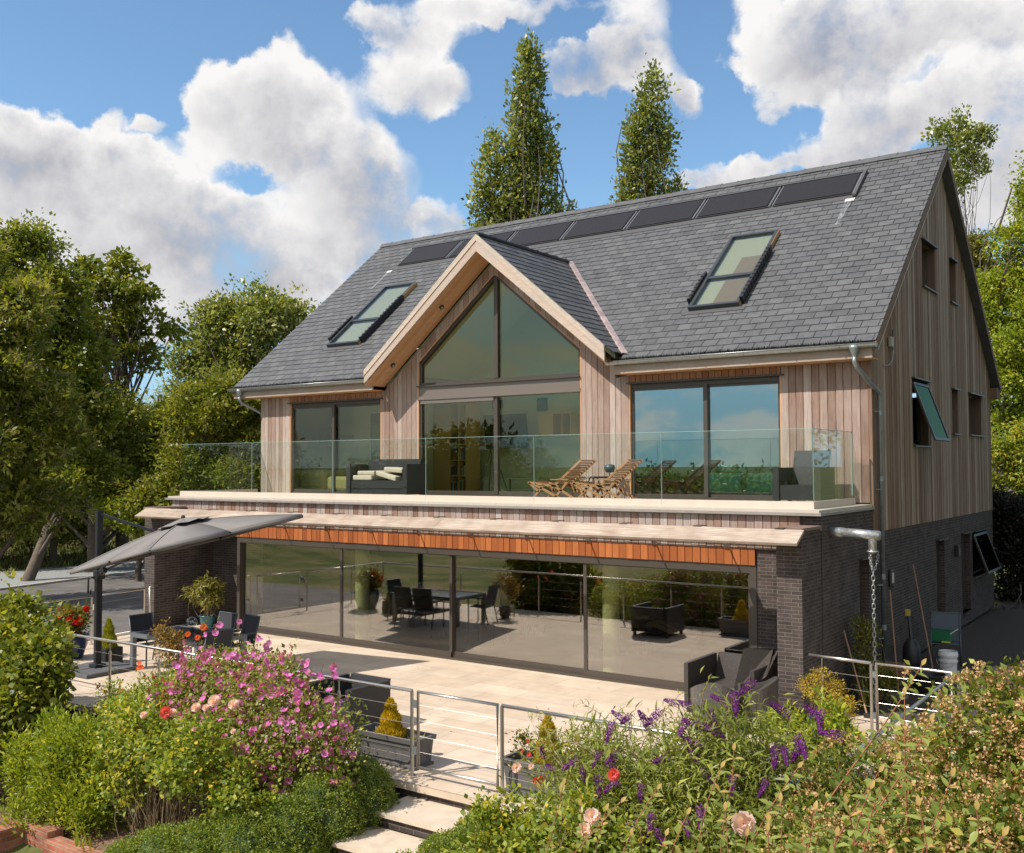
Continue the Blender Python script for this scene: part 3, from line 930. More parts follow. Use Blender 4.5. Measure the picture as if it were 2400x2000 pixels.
# ridge tiles
m = M()
x = RX0
k = 0
while x < RX1-.02:
    x2 = min(x+.46, RX1)
    h = .0 if k % 2 else .006
    for sg_ in (-1, 1):
        v = [(x, RY, RZ+.075+h), (x2, RY, RZ+.075+h), (x2, RY+sg_*.15, RZ-.075+h), (x, RY+sg_*.15, RZ-.075+h)]
        m.add(v, [(0, 1, 2, 3)] if sg_ < 0 else [(3, 2, 1, 0)], .4)
    m.tube([(x-.012, RY, RZ+.066), (x+.03, RY, RZ+.066)], .022, 6, .3)
    x = x2; k += 1
m.add([(RX1, RY, RZ+.075), (RX1, RY-.15, RZ-.075), (RX1, RY+.15, RZ-.075)], [(0, 1, 2)])
m.build('ridge_tiles', SLATE, house)
# gable (dormer) roof over the centre, its slates run sideways
GYF = 18.70
m = M(); du = M(); dl = M()
for sgn in (-1, 1):
    sx = np.array((sgn*-1., 0, KS)); sx /= np.linalg.norm(sx)       # up-slope towards the ridge
    exd = np.array((0, 1., 0)) if sgn > 0 else np.array((0, -1., 0))
    e0 = 3.62
    o0 = np.array((GX+sgn*e0, 0, GR-KS*e0))
    L0 = math.hypot(e0, KS*e0)
    nn_ = np.cross(exd, sx)
    if nn_[2] < 0: nn_ = -nn_
    def ins_d(a, b, s, sgn=sgn, e0=e0, L0=L0):
        z = GR-KS*e0*(1-s/L0)
        yv = EY+(z-EZ)/KS+.03          # where this course meets the main roof
        if sgn > 0:
            return max(a, GYF), min(b, yv)
        return max(a, -yv), min(b, -GYF)
    if sgn > 0: slates(m, None, 0, L0-.02, GYF, 23.2, o0, exd, sx, nn_, ins_d, seed=8)
    else: slates(m, None, 0, L0-.02, -23.2, -GYF, o0, exd, sx, nn_, ins_d, seed=9)
    yr_ = EY+(GR-EZ)/KS
    a_ = (GX+sgn*e0, GYF, GR-KS*e0); b_ = (GX+sgn*e0, EY+.01, GR-KS*e0); c_ = (GX, yr_, GR); d_ = (GX, GYF, GR)
    b2 = (GX+sgn*half(EZ), EY, EZ)
    fs = (0, 1, 2, 3) if sgn > 0 else (3, 2, 1, 0)
    du.add([a_, b_, c_, d_], [fs])
    dl.add([tuple(np.array(p)-nn_*.2+np.array((0, .75 if p[1] < 19 else 0, 0))) for p in (a_, b_, c_, d_)], [fs[::-1]])
m.build('dormer_slates', SLATE, house); du.build('dormer_deck', UNDER, house)
# dormer ridge, black dry-ridge roll
m = M().tube([(GX, GYF+.02, GR+.035), (GX, EY+(GR-EZ)/KS+.05, GR+.03)], .05, 8)
for i in range(9): m.tube([(GX, GYF+.2+i*.46, GR+.04), (GX, GYF+.25+i*.46, GR+.04)], .062, 8)
m.build('dormer_ridge', DARKPL, house)
# valleys: folded metal strip
m = M()
for sgn in (-1, 1):
    for i in range(5):
        t0, t1 = i/5, (i+1)/5
        def vp(t): 
            z = EZ+.10+(GR-EZ-.08)*t; h = half(z); return np.array((GX+sgn*h, EY+(z-EZ)/KS, z))
        p, q = vp(t0), vp(min(t1+.015, 1))
        d = q-p; d /= np.linalg.norm(d)
        side = np.array((sgn*1., 0, 0)); 
        nrm = np.array((sgn*.3, -.55, .78))
        m.add([p+(-side*.10)+nrm*.03, p+side*.13+nrm*.03, q+side*.13+nrm*(.027), q-side*.10+nrm*.027, p+nrm*.065, q+nrm*.062], [(0, 4, 5, 3), (4, 1, 2, 5)] if sgn > 0 else [(3, 5, 4, 0), (5, 2, 1, 4)])
m.build('valley_flashing', LEADM, house)
# bargeboards of the gable, the cedar soffit under them, spotlights
m = M(); so = M(); tr = M()
BD = .29
for sgn in (-1, 1):
    e1 = 3.60 if sgn < 0 else 3.45
    xa, xb = GX, GX+sgn*e1
    za, zb_ = GR-.03, GR-.03-KS*e1
    y0, y1 = GYF-.03, GYF+.015
    v = [(xa, y0, za-BD-.06), (xb, y0, zb_-BD), (xb, y1, zb_-BD), (xa, y1, za-BD-.06), (xa, y0, za), (xb, y0, zb_), (xb, y1, zb_), (xa, y1, za)]
    fs = [(0, 3, 2, 1), (4, 5, 6, 7), (0, 1, 5, 4), (1, 2, 6, 5), (2, 3, 7, 6), (3, 0, 4, 7)]
    m.add(v, fs, .8 if sgn > 0 else .5)
    m.add([(p[0], p[1]-.018, p[2]) for p in [(xa, y0, za-.10), (xb, y0, zb_-.10), (xb, y0, zb_), (xa, y0, za)]]+[(p[0], p[1], p[2]) for p in [(xa, y0, za-.10), (xb, y0, zb_-.10), (xb, y0, zb_), (xa, y0, za)]],
          [(0, 1, 2, 3), (0, 4, 5, 1), (1, 5, 6, 2), (2, 6, 7, 3)], 1.0)
    # soffit boards
    n_ = 5
    for i in range(n_):
        ya = GYF+.016+(YF-GYF-.02)*i/n_; yb = GYF+.016+(YF-GYF-.02)*(i+1)/n_-.004
        zz = -BD-.045
        so.add([(xa, ya, za+zz), (xb, ya, zb_+zz), (xb, yb, zb_+zz), (xa, yb, za+zz), (xa, ya, za+zz+.02), (xb, ya, zb_+zz+.02), (xb, yb, zb_+zz+.02), (xa, yb, za+zz+.02)], fs, rng.random())
    tr.add([(xa, GYF-.05, za+.005), (xb, GYF-.05, zb_+.005), (xb, GYF-.05, zb_+.045), (xa, GYF-.05, za+.045), (xa, GYF+.03, za+.005), (xb, GYF+.03, zb_+.005), (xb, GYF+.03, zb_+.045), (xa, GYF+.03, za+.045)],
           [(0, 1, 2, 3), (3, 2, 6, 7), (0, 4, 5, 1), (1, 5, 6, 2)], .9)
m.build('bargeboard', FASCIA, house); so.build('gable_soffit', SOFFIT, house); tr.build('verge_trim', simple('pale_verge_mortar', (.50, .44, .36), .8, noise=.2), house)
sp = thing('soffit_spotlight', 'black round spotlight in the cedar soffit, the upper one near the gable peak', 'light', (GX-1.35, 19.05, 9.43-KS*1.35-.385))
def spot(t):
    m = M().lathe([(.035, -.012), (.06, -.012), (.062, .0), (.062, .03)], ROOT[t.name], 16); m.build('trim_ring', DARKPL, t, smooth=True)
    M().lathe([(.0, -.004), (.036, -.006)], ROOT[t.name], 16).build('lens', simple('lamp_lens', (.5, .5, .45), .1), t)
spot(sp)
sp['group'] = 'soffit spotlights under the gable'
sp2 = copy_tree(sp, loc=(GX-2.95, 19.05, 9.43-KS*2.95-.385)); sp2['label'] = 'black round spotlight in the cedar soffit, the lower one near the eaves'
for o_ in (sp, sp2): o_.rotation_euler = (0, math.atan(KS)*-1, 0)

# fascia and soffits of the main eaves
m = M(); sf = M()
for x0, x1 in ((RX0+.05, GX-3.62), (GX+3.50, RX1-.08)):
    m.box(x0, x1, EY+.0, EY+.04, 6.0, 6.22, .0)
    sf.box(x0, x1, EY+.03, YF-.025, 5.99, 6.01)
m.build('fascia', FASCIA, house); sf.build('eaves_soffit', SOFFIT, house)
# hedgehog gutter brush (dark bristles) and half-round gutters with brackets
def gutter(x0, x1):
    g_ = M()
    n_ = 8
    y_, z_, r_ = EY-.075, EZ-.052, .075
    prof = [(y_-r_*cos(pi*i/n_), z_-r_*sin(pi*i/n_)) for i in range(n_+1)]
    pin = [(y_-(r_-.006)*cos(pi*i/n_), z_-(r_-.006)*sin(pi*i/n_)) for i in range(n_+1)]
    for pr, fl in ((prof, False), (pin, True)):
        b = len(g_.v)
        g_.v += [(x0, a, c) for a, c in pr]+[(x1, a, c) for a, c in pr]
        for i in range(n_):
            f_ = (b+i, b+i+1, b+n_+1+i+1, b+n_+1+i)
            g_.f.append(f_ if not fl else f_[::-1]); g_.c.append(.5)
    for xe in (x0, x1):
        b = len(g_.v); g_.v += [(xe, a, c) for a, c in prof]; g_.f.append(tuple(range(b, b+n_+1))); g_.c.append(.5)
    g_.tube([(x0, y_-r_, z_+.004), (x1, y_-r_, z_+.004)], .010, 6)
    return g_, y_, z_, r_
RIB = simple('gutter_brush', (.012, .012, .013), .8)
for x0, x1, nm in ((RX0-.02, GX-3.60, 'l'), (GX+3.36, RX1+.02, 'r')):
    g_, y_, z_, r_ = gutter(x0, x1)
    go_ = g_.build('gutter', ZINC, house, smooth=True)
    x = x0+.3
    br = M()
    while x < x1:
        br.tube([(x, y_-(r_+.006)*cos(pi*i/8), z_-(r_+.006)*sin(pi*i/8)) for i in range(9)], .008, 5); x += .95
    br.build('bracket', ZINC, go_)
    bb = M()
    nb_ = int((x1-x0)*260)
    rr_ = np.random.default_rng(4)
    for i in range(nb_):
        xx = rr_.uniform(x0+.1, x1-.25 if nm == 'r' else x1-.02); a_ = rr_.uniform(-.2, pi-.1)
        l_ = rr_.uniform(.06, .10)
        p = np.array((xx, y_+.015, z_+.03)); q = p+np.array((rr_.uniform(-.02, .02), -cos(a_)*l_, abs(sin(a_))*l_))
        w_ = np.array((.007, 0, 0))
        bb.add([p-w_, p+w_, q], [(0, 1, 2)])
    bb.build('gutter_brush', RIB, go_)
# downpipes
m = M()
hx = -5.60
m.lathe([(.040, -.20), (.045, -.16), (.095, -.03), (.098, .03), (.0, .03)], (hx, EY-.085, EZ-.10), 18)
pth = [(hx, EY-.085, 6.04), (hx, EY-.085, 5.92), (hx+.03, EY-.05, 5.84), (-5.40, YF-.12, 5.50), (-5.365, 19.60, 5.40), (-5.36, 19.66, 5.28), (-5.36, 19.66, .02)]
m.tube(pth, .042, 14)
dp = m.build('downpipe', ZINCD, house, smooth=True, label='grey metal downpipe down the right corner of the house')
m = M()
for z in (5.0, 3.75, 1.9, .95): m.tube([(-5.36, 19.66, z-.05), (-5.36, 19.66, z+.05)], .047, 14)
for z in (5.03, 3.55, 1.75, .75): m.bar((-5.36, 19.62, z), (-5.43, 19.52, z), .02)
m.build('pipe_collar', ZINCD, dp, smooth=False)
m = M()
lx = -22.98
m.lathe([(.040, -.20), (.045, -.16), (.09, -.03), (.093, .03), (.0, .03)], (lx, EY-.085, EZ-.10), 18)
m.tube([(lx, EY-.085, 6.04), (lx, EY-.085, 5.95), (lx+.02, EY-.03, 5.86), (-22.80, 19.35, 5.66), (-22.73, 19.5, 5.58), (-22.72, 19.55, 5.4), (-22.72, 19.55, .02)], .042, 14)
m.build('downpipe', ZINCD, house, smooth=True, label='grey metal downpipe bending to the left corner of the house')

# solar collectors: seven dark ribbed panels in one row
m = M(); lead = M()
def RP(x, s, h=0.0): return org+ex*x+es*s+en*h
def rbox(m, x0, x1, s0, s1, h0, h1, c=.5):
    v = [RP(x0, s0, h0), RP(x1, s0, h0), RP(x1, s1, h0), RP(x0, s1, h0), RP(x0, s0, h1), RP(x1, s0, h1), RP(x1, s1, h1), RP(x0, s1, h1)]
    return m.add(v, [(0, 3, 2, 1), (4, 5, 6, 7), (0, 1, 5, 4), (1, 2, 6, 5), (2, 3, 7, 6), (3, 0, 4, 7)], c)
SOL = simple('solar_absorber', (.034, .031, .034), .5)
SOLF = simple('solar_frame', (.05, .05, .052), .6, .2)
EDGEL = simple('solar_edge_strip', (.34, .35, .36), .35, .5)
FLASH = simple('grey_flashing', (.075, .075, .078), .55)
sp_x = [-21.42, -19.36, -17.27, -15.20, -13.15, -11.10, -9.04, -6.98]
for i in range(7):
    x0, x1 = sp_x[i]+.07, sp_x[i+1]-.07
    m = M(); rbox(m, x0, x1, 6.36, 7.42, .02, .055)
    p_ = m.build('solar_panel', SOLF, house)
    m = M(); n_ = 20
    for k in range(n_):
        s0 = 6.385+k*(1.01/n_)
        rbox(m, x0+.03, x1-.03, s0+.006, s0+.036, .055, .085)
    m.build('collector_tubes', SOL, p_)
    m = M()
    for xx in (x0-.035, x1+.015): rbox(m, xx, xx+.02, 6.36, 7.42, .03, .07)
    m.build('edge_strip', EDGEL, p_)
m = M(); rbox(m, sp_x[0]-.05, sp_x[-1]+.10, 6.14, 6.355, .018, .026); rbox(m, sp_x[0]-.05, sp_x[-1]+.06, 7.43, 7.50, .02, .09)
rbox(m, sp_x[-1]-.02, sp_x[-1]+.05, 6.2, 7.5, .02, .10)
m.build('panel_flashing', FLASH, house)
STAIN = simple('pale_leak_stain', (.30, .31, .33), .6)
m = M()
rbox(m, -7.16, -6.94, 6.03, 6.16, .028, .034); rbox(m, -21.63, -21.44, 6.0, 6.13, .028, .034)
m.build('flashing_corner', simple('bright_flashing', (.62, .60, .56), .4), house)

def stain_mat():
    m_, t, bs = mat('run_off_stain')
    bs.inputs['Base Color'].default_value = (.36, .38, .41, 1); bs.inputs['Roughness'].default_value = .7
    tcn = N(t, 'ShaderNodeTexCoord'); mp_ = N(t, 'ShaderNodeMapping'); mp_.inputs['Scale'].default_value = (9, 1.6, 1.6)
    nn = N(t, 'ShaderNodeTexNoise', ins={'Scale': 3.0, 'Detail': 6.0, 'Roughness': .7})
    t.links.new(tcn.outputs['Object'], mp_.inputs[0]); t.links.new(mp_.outputs[0], nn.inputs['Vector'])
    mr = N(t, 'ShaderNodeMapRange', clamp=True); mr.inputs['From Min'].default_value = .42; mr.inputs['From Max'].default_value = .68; mr.inputs['To Max'].default_value = .8
    t.links.new(nn.outputs['Fac'], mr.inputs['Value']); t.links.new(mr.outputs[0], bs.inputs['Alpha'])
    return m_
STM = stain_mat()
m = M()
for x0_, x1_, s0_, s1_ in ((-7.14, -6.98, 4.9, 6.05), (-21.62, -21.48, 5.0, 6.0)):
    m.add([RP(x0_+.02, s0_, .034), RP(x1_-.04, s0_, .034), RP(x1_, s1_, .034), RP(x0_, s1_, .034)], [(0, 1, 2, 3)])
m.build('run_off_mark', STM, house)
# rooflights
def rooflight(x0, x1, label):
    fr = M(); s0, s1, sm = 1.70, 4.90, 2.96
    w = .075
    rbox(fr, x0, x1, s0, s0+w, .02, .13); rbox(fr, x0, x1, s1-w, s1, .02, .13); rbox(fr, x0+w, x1-w, sm-.05, sm+.05, .02, .12)
    rbox(fr, x0, x0+w, s0+w, s1-w, .02, .13); rbox(fr, x1-w, x1, s0+w, s1-w, .02, .13)
    f_ = fr.build('rooflight', SLATEF, house, label=label)
    sh_ = M()
    for xs, sl0, sl1 in ((x0-.075, s0+.25, s0+1.45), (x1+.01, s0+.1, s0+2.35)):
        rbox(sh_, xs, xs+.055, sl0, sl1, .03, .19)
        for k in range(int((sl1-sl0)/.16)):
            rbox(sh_, xs-.012, xs+.067, sl0+k*.16, sl0+k*.16+.05, .03, .205)
    sh_.build('side_rail', DARKPL, f_)
    wd = M(); rbox(wd, x1+.002, x1+.012, s0+.0, s0+.5, .02, .10); rbox(wd, x1+.002, x1+.014, s1-.75, s1, .02, .12); rbox(wd, x0-.014, x0-.002, s1-.6, s1, .02, .12)
    wd.build('wood_edge', simple('varnished_pine', (.42, .24, .10), .5), f_)
    g1_ = M(); rbox(g1_, x0+w, x1-w, s0+w, sm-.05, .09, .10); g1_.build('pane', GL_ROOF, f_, label='lower pane')
    g2_ = M(); rbox(g2_, x0+w, x1-w, sm+.05, s1-w, .09, .10); g2_.build('pane', GL_ROOF, f_, label='upper pane')
    bl = M(); rbox(bl, x0+w*.5, x1-w*.5, s0+.04, s1-.04, .024, .03)
    bl.build('blind', simple('rooflight_blind', (.46, .46, .39), .8), f_)
    sk = M(); rbox(sk, x0-.14, x1+.14, s0-.14, s0, .02, .028); sk.build('apron', FLASH, f_)
    return f_
SLATEF = simple('rooflight_frame', (.075, .08, .085), .35, .4)
fl_ = rooflight(-20.84, -19.60, 'small left rooflight with pale blind')
fr_ = rooflight(-9.60, -8.41, 'right rooflight with brown half blind')
m = M(); rbox(m, -9.10, -8.51, 1.76, 2.88, .045, .052); rbox(m, -9.02, -8.50, 3.02, 3.86, .045, .052)
m.build('half_blind', simple('brown_blind', (.30, .22, .17), .8), fr_)

# --- windows and doors of the upper floor
def bars(m, y0, y1, rects, c=.5):
    for a, b, z0, z1 in rects: m.box(a, b, y0, y1, z0, z1, c)
def slider(x0, x1, z0, z1, mid, label, gl_a, gl_b, y=YF):
    y0 = y+.035
    fr = M()
    bars(fr, y0, y0+.12, [(x0, x1, z1-.09, z1), (x0, x1, z0, z0+.05), (x0, x0+.055, z0+.05, z1-.09), (x1-.055, x1, z0+.05, z1-.09)])
    bars(fr, y0-.005, y0+.06, [(mid-.045, mid+.045, z0+.05, z1-.09)])
    bars(fr, y0+.02, y0+.07, [(x0+.055, mid-.045, z1-.15, z1-.09), (x0+.055, mid-.045, z0+.05, z0+.11)])
    bars(fr, y0+.055, y0+.10, [(mid+.045, x1-.055, z1-.15, z1-.09), (mid+.045, x1-.055, z0+.05, z0+.11)])
    w = fr.build('sliding_window', FRAME, house, label=label)
    M().box(x0+.05, mid-.04, y0+.03, y0+.05, z0+.1, z1-.14).build('pane', gl_a, w, label='left pane')
    M().box(mid+.04, x1-.05, y0+.07, y0+.09, z0+.1, z1-.14).build('pane', gl_b, w, label='right pane')
    M().box(x0-.06, x1+.09, YF-.10, YF+.03, z1+.0, z1+.028).build('head_flashing', FRAME, w)
    rv = M(); bars(rv, YF-.02, y0, [(x0-.025, x0, z0, z1), (x1, x1+.025, z0, z1)])
    rv.build('reveal', SOFFIT, w)
    return w
slider(-21.40, -17.99, 3.3, 5.79, -19.78, 'left upstairs sliding window', GL_UP, GL_UP)
slider(-10.61, -7.23, 3.3, 5.80, -8.86, 'right upstairs sliding window mirroring the sky', GL_SKY, GL_SKY)
# centre: doors, transom band, triangular gable glazing
x0, x1 = -16.68, -11.88
y0 = YF+.02
fr = M()
bars(fr, y0, y0+.12, [(x0, x1, 3.3, 3.35), (x0, x0+.07, 3.35, 5.68), (x1-.05, x1, 3.35, 5.68)])
bars(fr, y0-.01, y0+.10, [(-14.28-.06, -14.28+.05, 3.35, 5.68)])
bars(fr, y0+.02, y0+.08, [(x0+.07, -14.34, 3.35, 3.42), (-14.23, x1-.05, 3.35, 3.42)])
cd = fr.build('sliding_door', FRAME, house, label='centre sliding door under the gable window')
m = M(); bars(m, YF-.04, YF+.11, [(x0-.03, x1, 5.70, 5.79)]); bars(m, YF-.01, YF+.11, [(x0, x1, 5.79, 6.03)]); bars(m, YF-.015, YF+.10, [(x0+.05, -14.33, 5.60, 5.70)])
m.build('transom_panel', FRAMEL, cd)
m = M(); bars(m, YF-.075, YF+.12, [(x0-.03, x1, 6.03, 6.06)]); m.build('sill', FRAME, cd)
M().box(x0+.06, -14.33, y0+.04, y0+.06, 3.4, 5.62).build('pane', GL_UP, cd, label='left pane')
M().box(-14.24, x1-.04, y0+.07, y0+.09, 3.4, 5.68).build('pane', GL_UP, cd, label='right pane')
gw = M()
zb0 = 6.065
def quadprism(m, pts, y0, y1, c=.5):
    n_ = len(pts)
    v = [(p[0], y0, p[1]) for p in pts]+[(p[0], y1, p[1]) for p in pts]
    f_ = [tuple(range(n_)), tuple(range(2*n_-1, n_-1, -1))]+[(i, i+n_, (i+1) % n_+n_, (i+1) % n_) for i in range(n_)]
    m.add(v, f_, c)
fw_ = .07
quadprism(gw, [(x0, zb0), (x1, zb0), (x1, zb0+.07), (x0, zb0+.07)], y0, y0+.10)
for sgn, xe in ((-1, x0), (1, x1)):
    ze = wtop(xe)
    quadprism(gw, [(xe, zb0+.07), (xe-sgn*fw_, zb0+.07), (xe-sgn*fw_, wtop(xe-sgn*fw_)-.10), (xe, ze-.02)][::(1 if sgn < 0 else -1)], y0, y0+.10)
    quadprism(gw, [(xe-sgn*fw_, wtop(xe-sgn*fw_)-.10), (GX+sgn*.055, WTOP-.13), (GX+sgn*.055, WTOP-.02), (xe, ze-.02)][::(1 if sgn < 0 else -1)], y0, y0+.10)
quadprism(gw, [(GX-.055, zb0+.07), (GX+.055, zb0+.07), (GX+.055, WTOP-.06), (GX-.055, WTOP-.06)], y0-.012, y0+.09)
gwo = gw.build('gable_window', FRAME, house)
for sgn, lb in ((-1, 'left pane'), (1, 'right pane')):
    m = M(); xe = x0 if sgn < 0 else x1
    quadprism(m, [(xe-sgn*.06, zb0+.06), (GX+sgn*.05, zb0+.06), (GX+sgn*.05, WTOP-.12), (xe-sgn*.06, wtop(xe)-.08)][::(1 if sgn < 0 else -1)], y0+.05, y0+.065)
    m.build('pane', GL_UP, gwo, label=lb)
m = M()
for sgn, xe in ((-1, x0-.01), (1, x1+.01)):
    quadprism(m, [(xe, wtop(xe)+.0), (GX, WTOP+.0), (GX, WTOP+.03), (xe+sgn*.02, wtop(xe)+.025)][::(1 if sgn < 0 else -1)], YF-.024, y0)
    m.box(xe-.012, xe+.012, YF-.024, y0, 3.3, wtop(xe))
m.build('reveal', SOFFIT, gwo)

# --- side windows
GL_SASH = glass('open_sash_glass', (.22, .26, .20), 1.0, .06, (.22, .30, .18))
def sidewin(a, b, z0, z1, label, inset=.16, openw=False):
    fr = M(); xo = XR-.03-inset
    t = .05
    for (ya, yb, za, zb_) in ((a, b, z0, z0+t), (a, b, z1-t, z1), (a, a+t, z0+t, z1-t), (b-t, b, z0+t, z1-t)):
        fr.box(xo-.06, xo, ya, yb, za, zb_)
    w = fr.build('side_window', FRAME, house, label=label)
    if not openw:
        M().box(xo-.03, xo-.02, a+t*.8, b-t*.8, z0+t*.8, z1-t*.8).build('pane', GL_SIDE, w)
    else:
        top_ = np.array((XR-.0, 0, z1-.07)); ang = rad(19)
        d = np.array((sin(ang), 0, -cos(ang))); hgt = z1-z0-.10
        n_ = np.array((cos(ang), 0, sin(ang)))
        sash = M()
        def sb(ya, yb, h0, h1, th=.02):
            c_ = top_+d*(h0+h1)/2; c_[1] = (ya+yb)/2
            sash.obox(c_, d*(h1-h0)/2, (0, (yb-ya)/2, 0), n_*th)
        sb(a+.03, b-.03, 0, .06); sb(a+.03, b-.03, hgt-.06, hgt); sb(a+.03, a+.09, .06, hgt-.06); sb(b-.09, b-.03, .06, hgt-.06)
        s_ = sash.build('open_sash', FRAME, w)
        c_ = top_+d*hgt/2; c_[1] = (a+b)/2
        M().obox(c_, d*(hgt/2-.05), (0, (b-a)/2-.08, 0), n_*.005).build('pane', GL_SASH, w, label='pane of the open sash')
    hf = M().box(XR-.04, XR+.075, a-.05, b+.06, z1, z1+.03); hf.build('head_flashing', FRAME, w)
    M().box(XR-.2, XR+.06, a-.04, b+.06, z0-.03, z0).build('sill', FRAME, w)
    return w
labs = ['open top-hung cedar wall window nearest the corner', 'narrow lower slot window', 'lower window at the rear corner', 'upper window near the roof', 'narrow upper slot window']
for k, (h, lb) in enumerate(zip(side_holes, labs)): sidewin(*h, lb, openw=(k == 0))
for k, h in enumerate(low_holes): sidewin(*h, ['narrow brick wall window beside the chain', 'tall slot window in the brick wall', 'second tall slot window in the brick wall', 'open brick wall window by the rear corner'][k], inset=.12, openw=(k == 3))

# --- balcony
m = M().box(-22.72, XR-.02, YD-.13, YF+.02, 3.18, 3.27)
m.build('balcony_deck', simple('balcony_tiles', (.50, .44, .37), .6, noise=.08), house)
m = M().box(-22.80, XR+.02, 16.33, 16.80, 3.176, 3.225); m.box(-5.66, XR+.03, 16.80, YF-.03, 3.177, 3.222); m.box(-22.80, -22.75, 16.80, YF-.03, 3.177, 3.222)
m.build('coping', COPING, house)
up_ = M()
xs = [-22.76+i*(22.76-5.68)/6 for i in range(7)]
for a, b in zip(xs, xs[1:]): up_.box(a+.002, b-.002, 16.77, 16.84, 3.23, 3.395)
up_.box(-5.75, -5.68, 16.845, 19.10, 3.23, 3.395); up_.box(-22.76, -22.69, 16.845, 19.36, 3.23, 3.395)
up_.build('balcony_upstand', RENDER, house)
for i, (a, b) in enumerate(zip(xs, xs[1:])):
    g_ = M().box(a+.012, b-.012, 16.795, 16.813, 3.39, 4.63).build('glass_balustrade', GL_BAL, house)
    M().box(a+.012, b-.012, 16.794, 16.814, 4.63, 4.636).box(b-.012, b-.008, 16.794, 16.814, 3.39, 4.632).build('glass_edge', GL_EDGE, g_)
g_ = M().box(-5.725, -5.705, 16.83, 19.02, 3.39, 4.63).build('glass_balustrade', GL_BAL, house)
M().box(-5.726, -5.704, 16.83, 19.02, 4.63, 4.636).box(-5.726, -5.704, 19.02, 19.026, 3.39, 4.632).build('glass_edge', GL_EDGE, g_)
g_ = M().add([(-5.725, 19.04, 3.39), (-5.725, 19.41, 3.39), (-5.725, 19.41, 4.05), (-5.725, 19.04, 4.50), (-5.705, 19.04, 3.39), (-5.705, 19.41, 3.39), (-5.705, 19.41, 4.05), (-5.705, 19.04, 4.50)],
             [(3, 2, 1, 0), (4, 5, 6, 7), (0, 4, 7, 3), (2, 6, 5, 1), (3, 7, 6, 2)]).build('glass_balustrade', GL_BAL, house)
g_ = M().box(-22.735, -22.715, 16.83, 19.3, 3.39, 4.63).build('glass_balustrade', GL_BAL, house)
M().box(-22.736, -22.714, 16.83, 19.3, 4.63, 4.636).build('glass_edge', GL_EDGE, g_)

# --- brise soleil: weathered blades on steel brackets
def blade(m, x0, x1, ya, za, yb, zb_, th=.045, skew=0, c=.5):
    d = np.array((0, yb-ya, zb_-za)); d /= np.linalg.norm(d); n_ = np.array((0, -d[2], d[1]))*th
    a = np.array((x0, ya, za)); b = np.array((x1, ya, za)); c_ = np.array((x1+skew, yb, zb_)); e_ = np.array((x0+skew, yb, zb_))
    v = [a-n_, b-n_, c_-n_, e_-n_, a, b, c_, e_]
    m.add(v, [(0, 3, 2, 1), (4, 5, 6, 7), (0, 1, 5, 4), (1, 2, 6, 5), (2, 3, 7, 6), (3, 0, 4, 7)], c)
ss = thing('sun_screen', 'weathered timber sun screen blades along the band above the patio doors', 'sun screen', (-14, 15.6, 2.9))
ss.parent = None
bl = M()
for a, b, c_ in ((-22.25, -19.98, .3), (-19.975, -17.45, .7), (-17.445, -12.6, .5), (-12.595, -5.38, .8)):
    blade(bl, a, b, 15.06, 2.815, 15.40, 3.005, c=c_)
bl.build('front_blade', GREYWOOD, ss)
for i in range(12):
    xa = -21.15+i*1.40; xb = min(xa+1.30, -6.0)
    if xa > -6.2: break
    M().box(xa, xb, 16.262, 16.400, 2.845, 2.86).build('rear_blade', GREYWOOD, ss)
M().box(-21.9, -5.95, 16.205, 16.238, 2.845, 2.86).build('rear_blade', GREYWOOD, ss)
for i in range(12):
    xa = -21.25+i*1.40
    if xa > -6.2: break
    M().box(xa, xa+.10, 16.20, 16.412, 2.825, 2.842).build('rear_cleat', FRAME, ss)
for i in range(12):
    x = -21.2+i*1.40
    if x > -5.7: break
    m = M().box(x-.006, x+.006, 15.40, YD-.09, 2.90, 2.95); m.box(x-.05, x+.10, 15.38, 15.62, 3.012, 3.022); 
    m.build('steel_bracket', FRAME, ss)
house_soft = M().box(-20.0, -6.6, 15.9, YD-.1, 3.0, 3.001)

# --- patio doors
dx0, dx1 = -20.02, -6.58
fr = M()
ZT = 2.31
bars(fr, YD-.06, YD+.12, [(dx0, dx1, ZT-.14, ZT), (dx0, dx0+.10, .0, ZT-.14), (dx1-.12, dx1, .0, ZT-.14), (dx0+.1, dx1-.12, .006, .05)])
pd = fr.build('patio_doors', FRAME, house)
ms_ = [dx0+.1, -16.47, -13.27, -10.01, dx1-.12]
for i in range(4):
    a, b = ms_[i], ms_[i+1]
    off = (.05, .0, .05, .0)[i]
    yy = YD-.03+off
    m = M(); bars(m, yy, yy+.045, [(a, b, .05, .16), (a, b, ZT-.16, ZT-.14), (a-(.03 if i else 0), a+.04, .16, ZT-.16), (b-.04, b+(.03 if i < 3 else 0), .16, ZT-.16)])
    d_ = m.build('door_frame', FRAME, pd)
    M().box(a+.035, b-.035, yy+.015, yy+.03, .15, ZT-.155).build('pane', GL_LOW, pd)

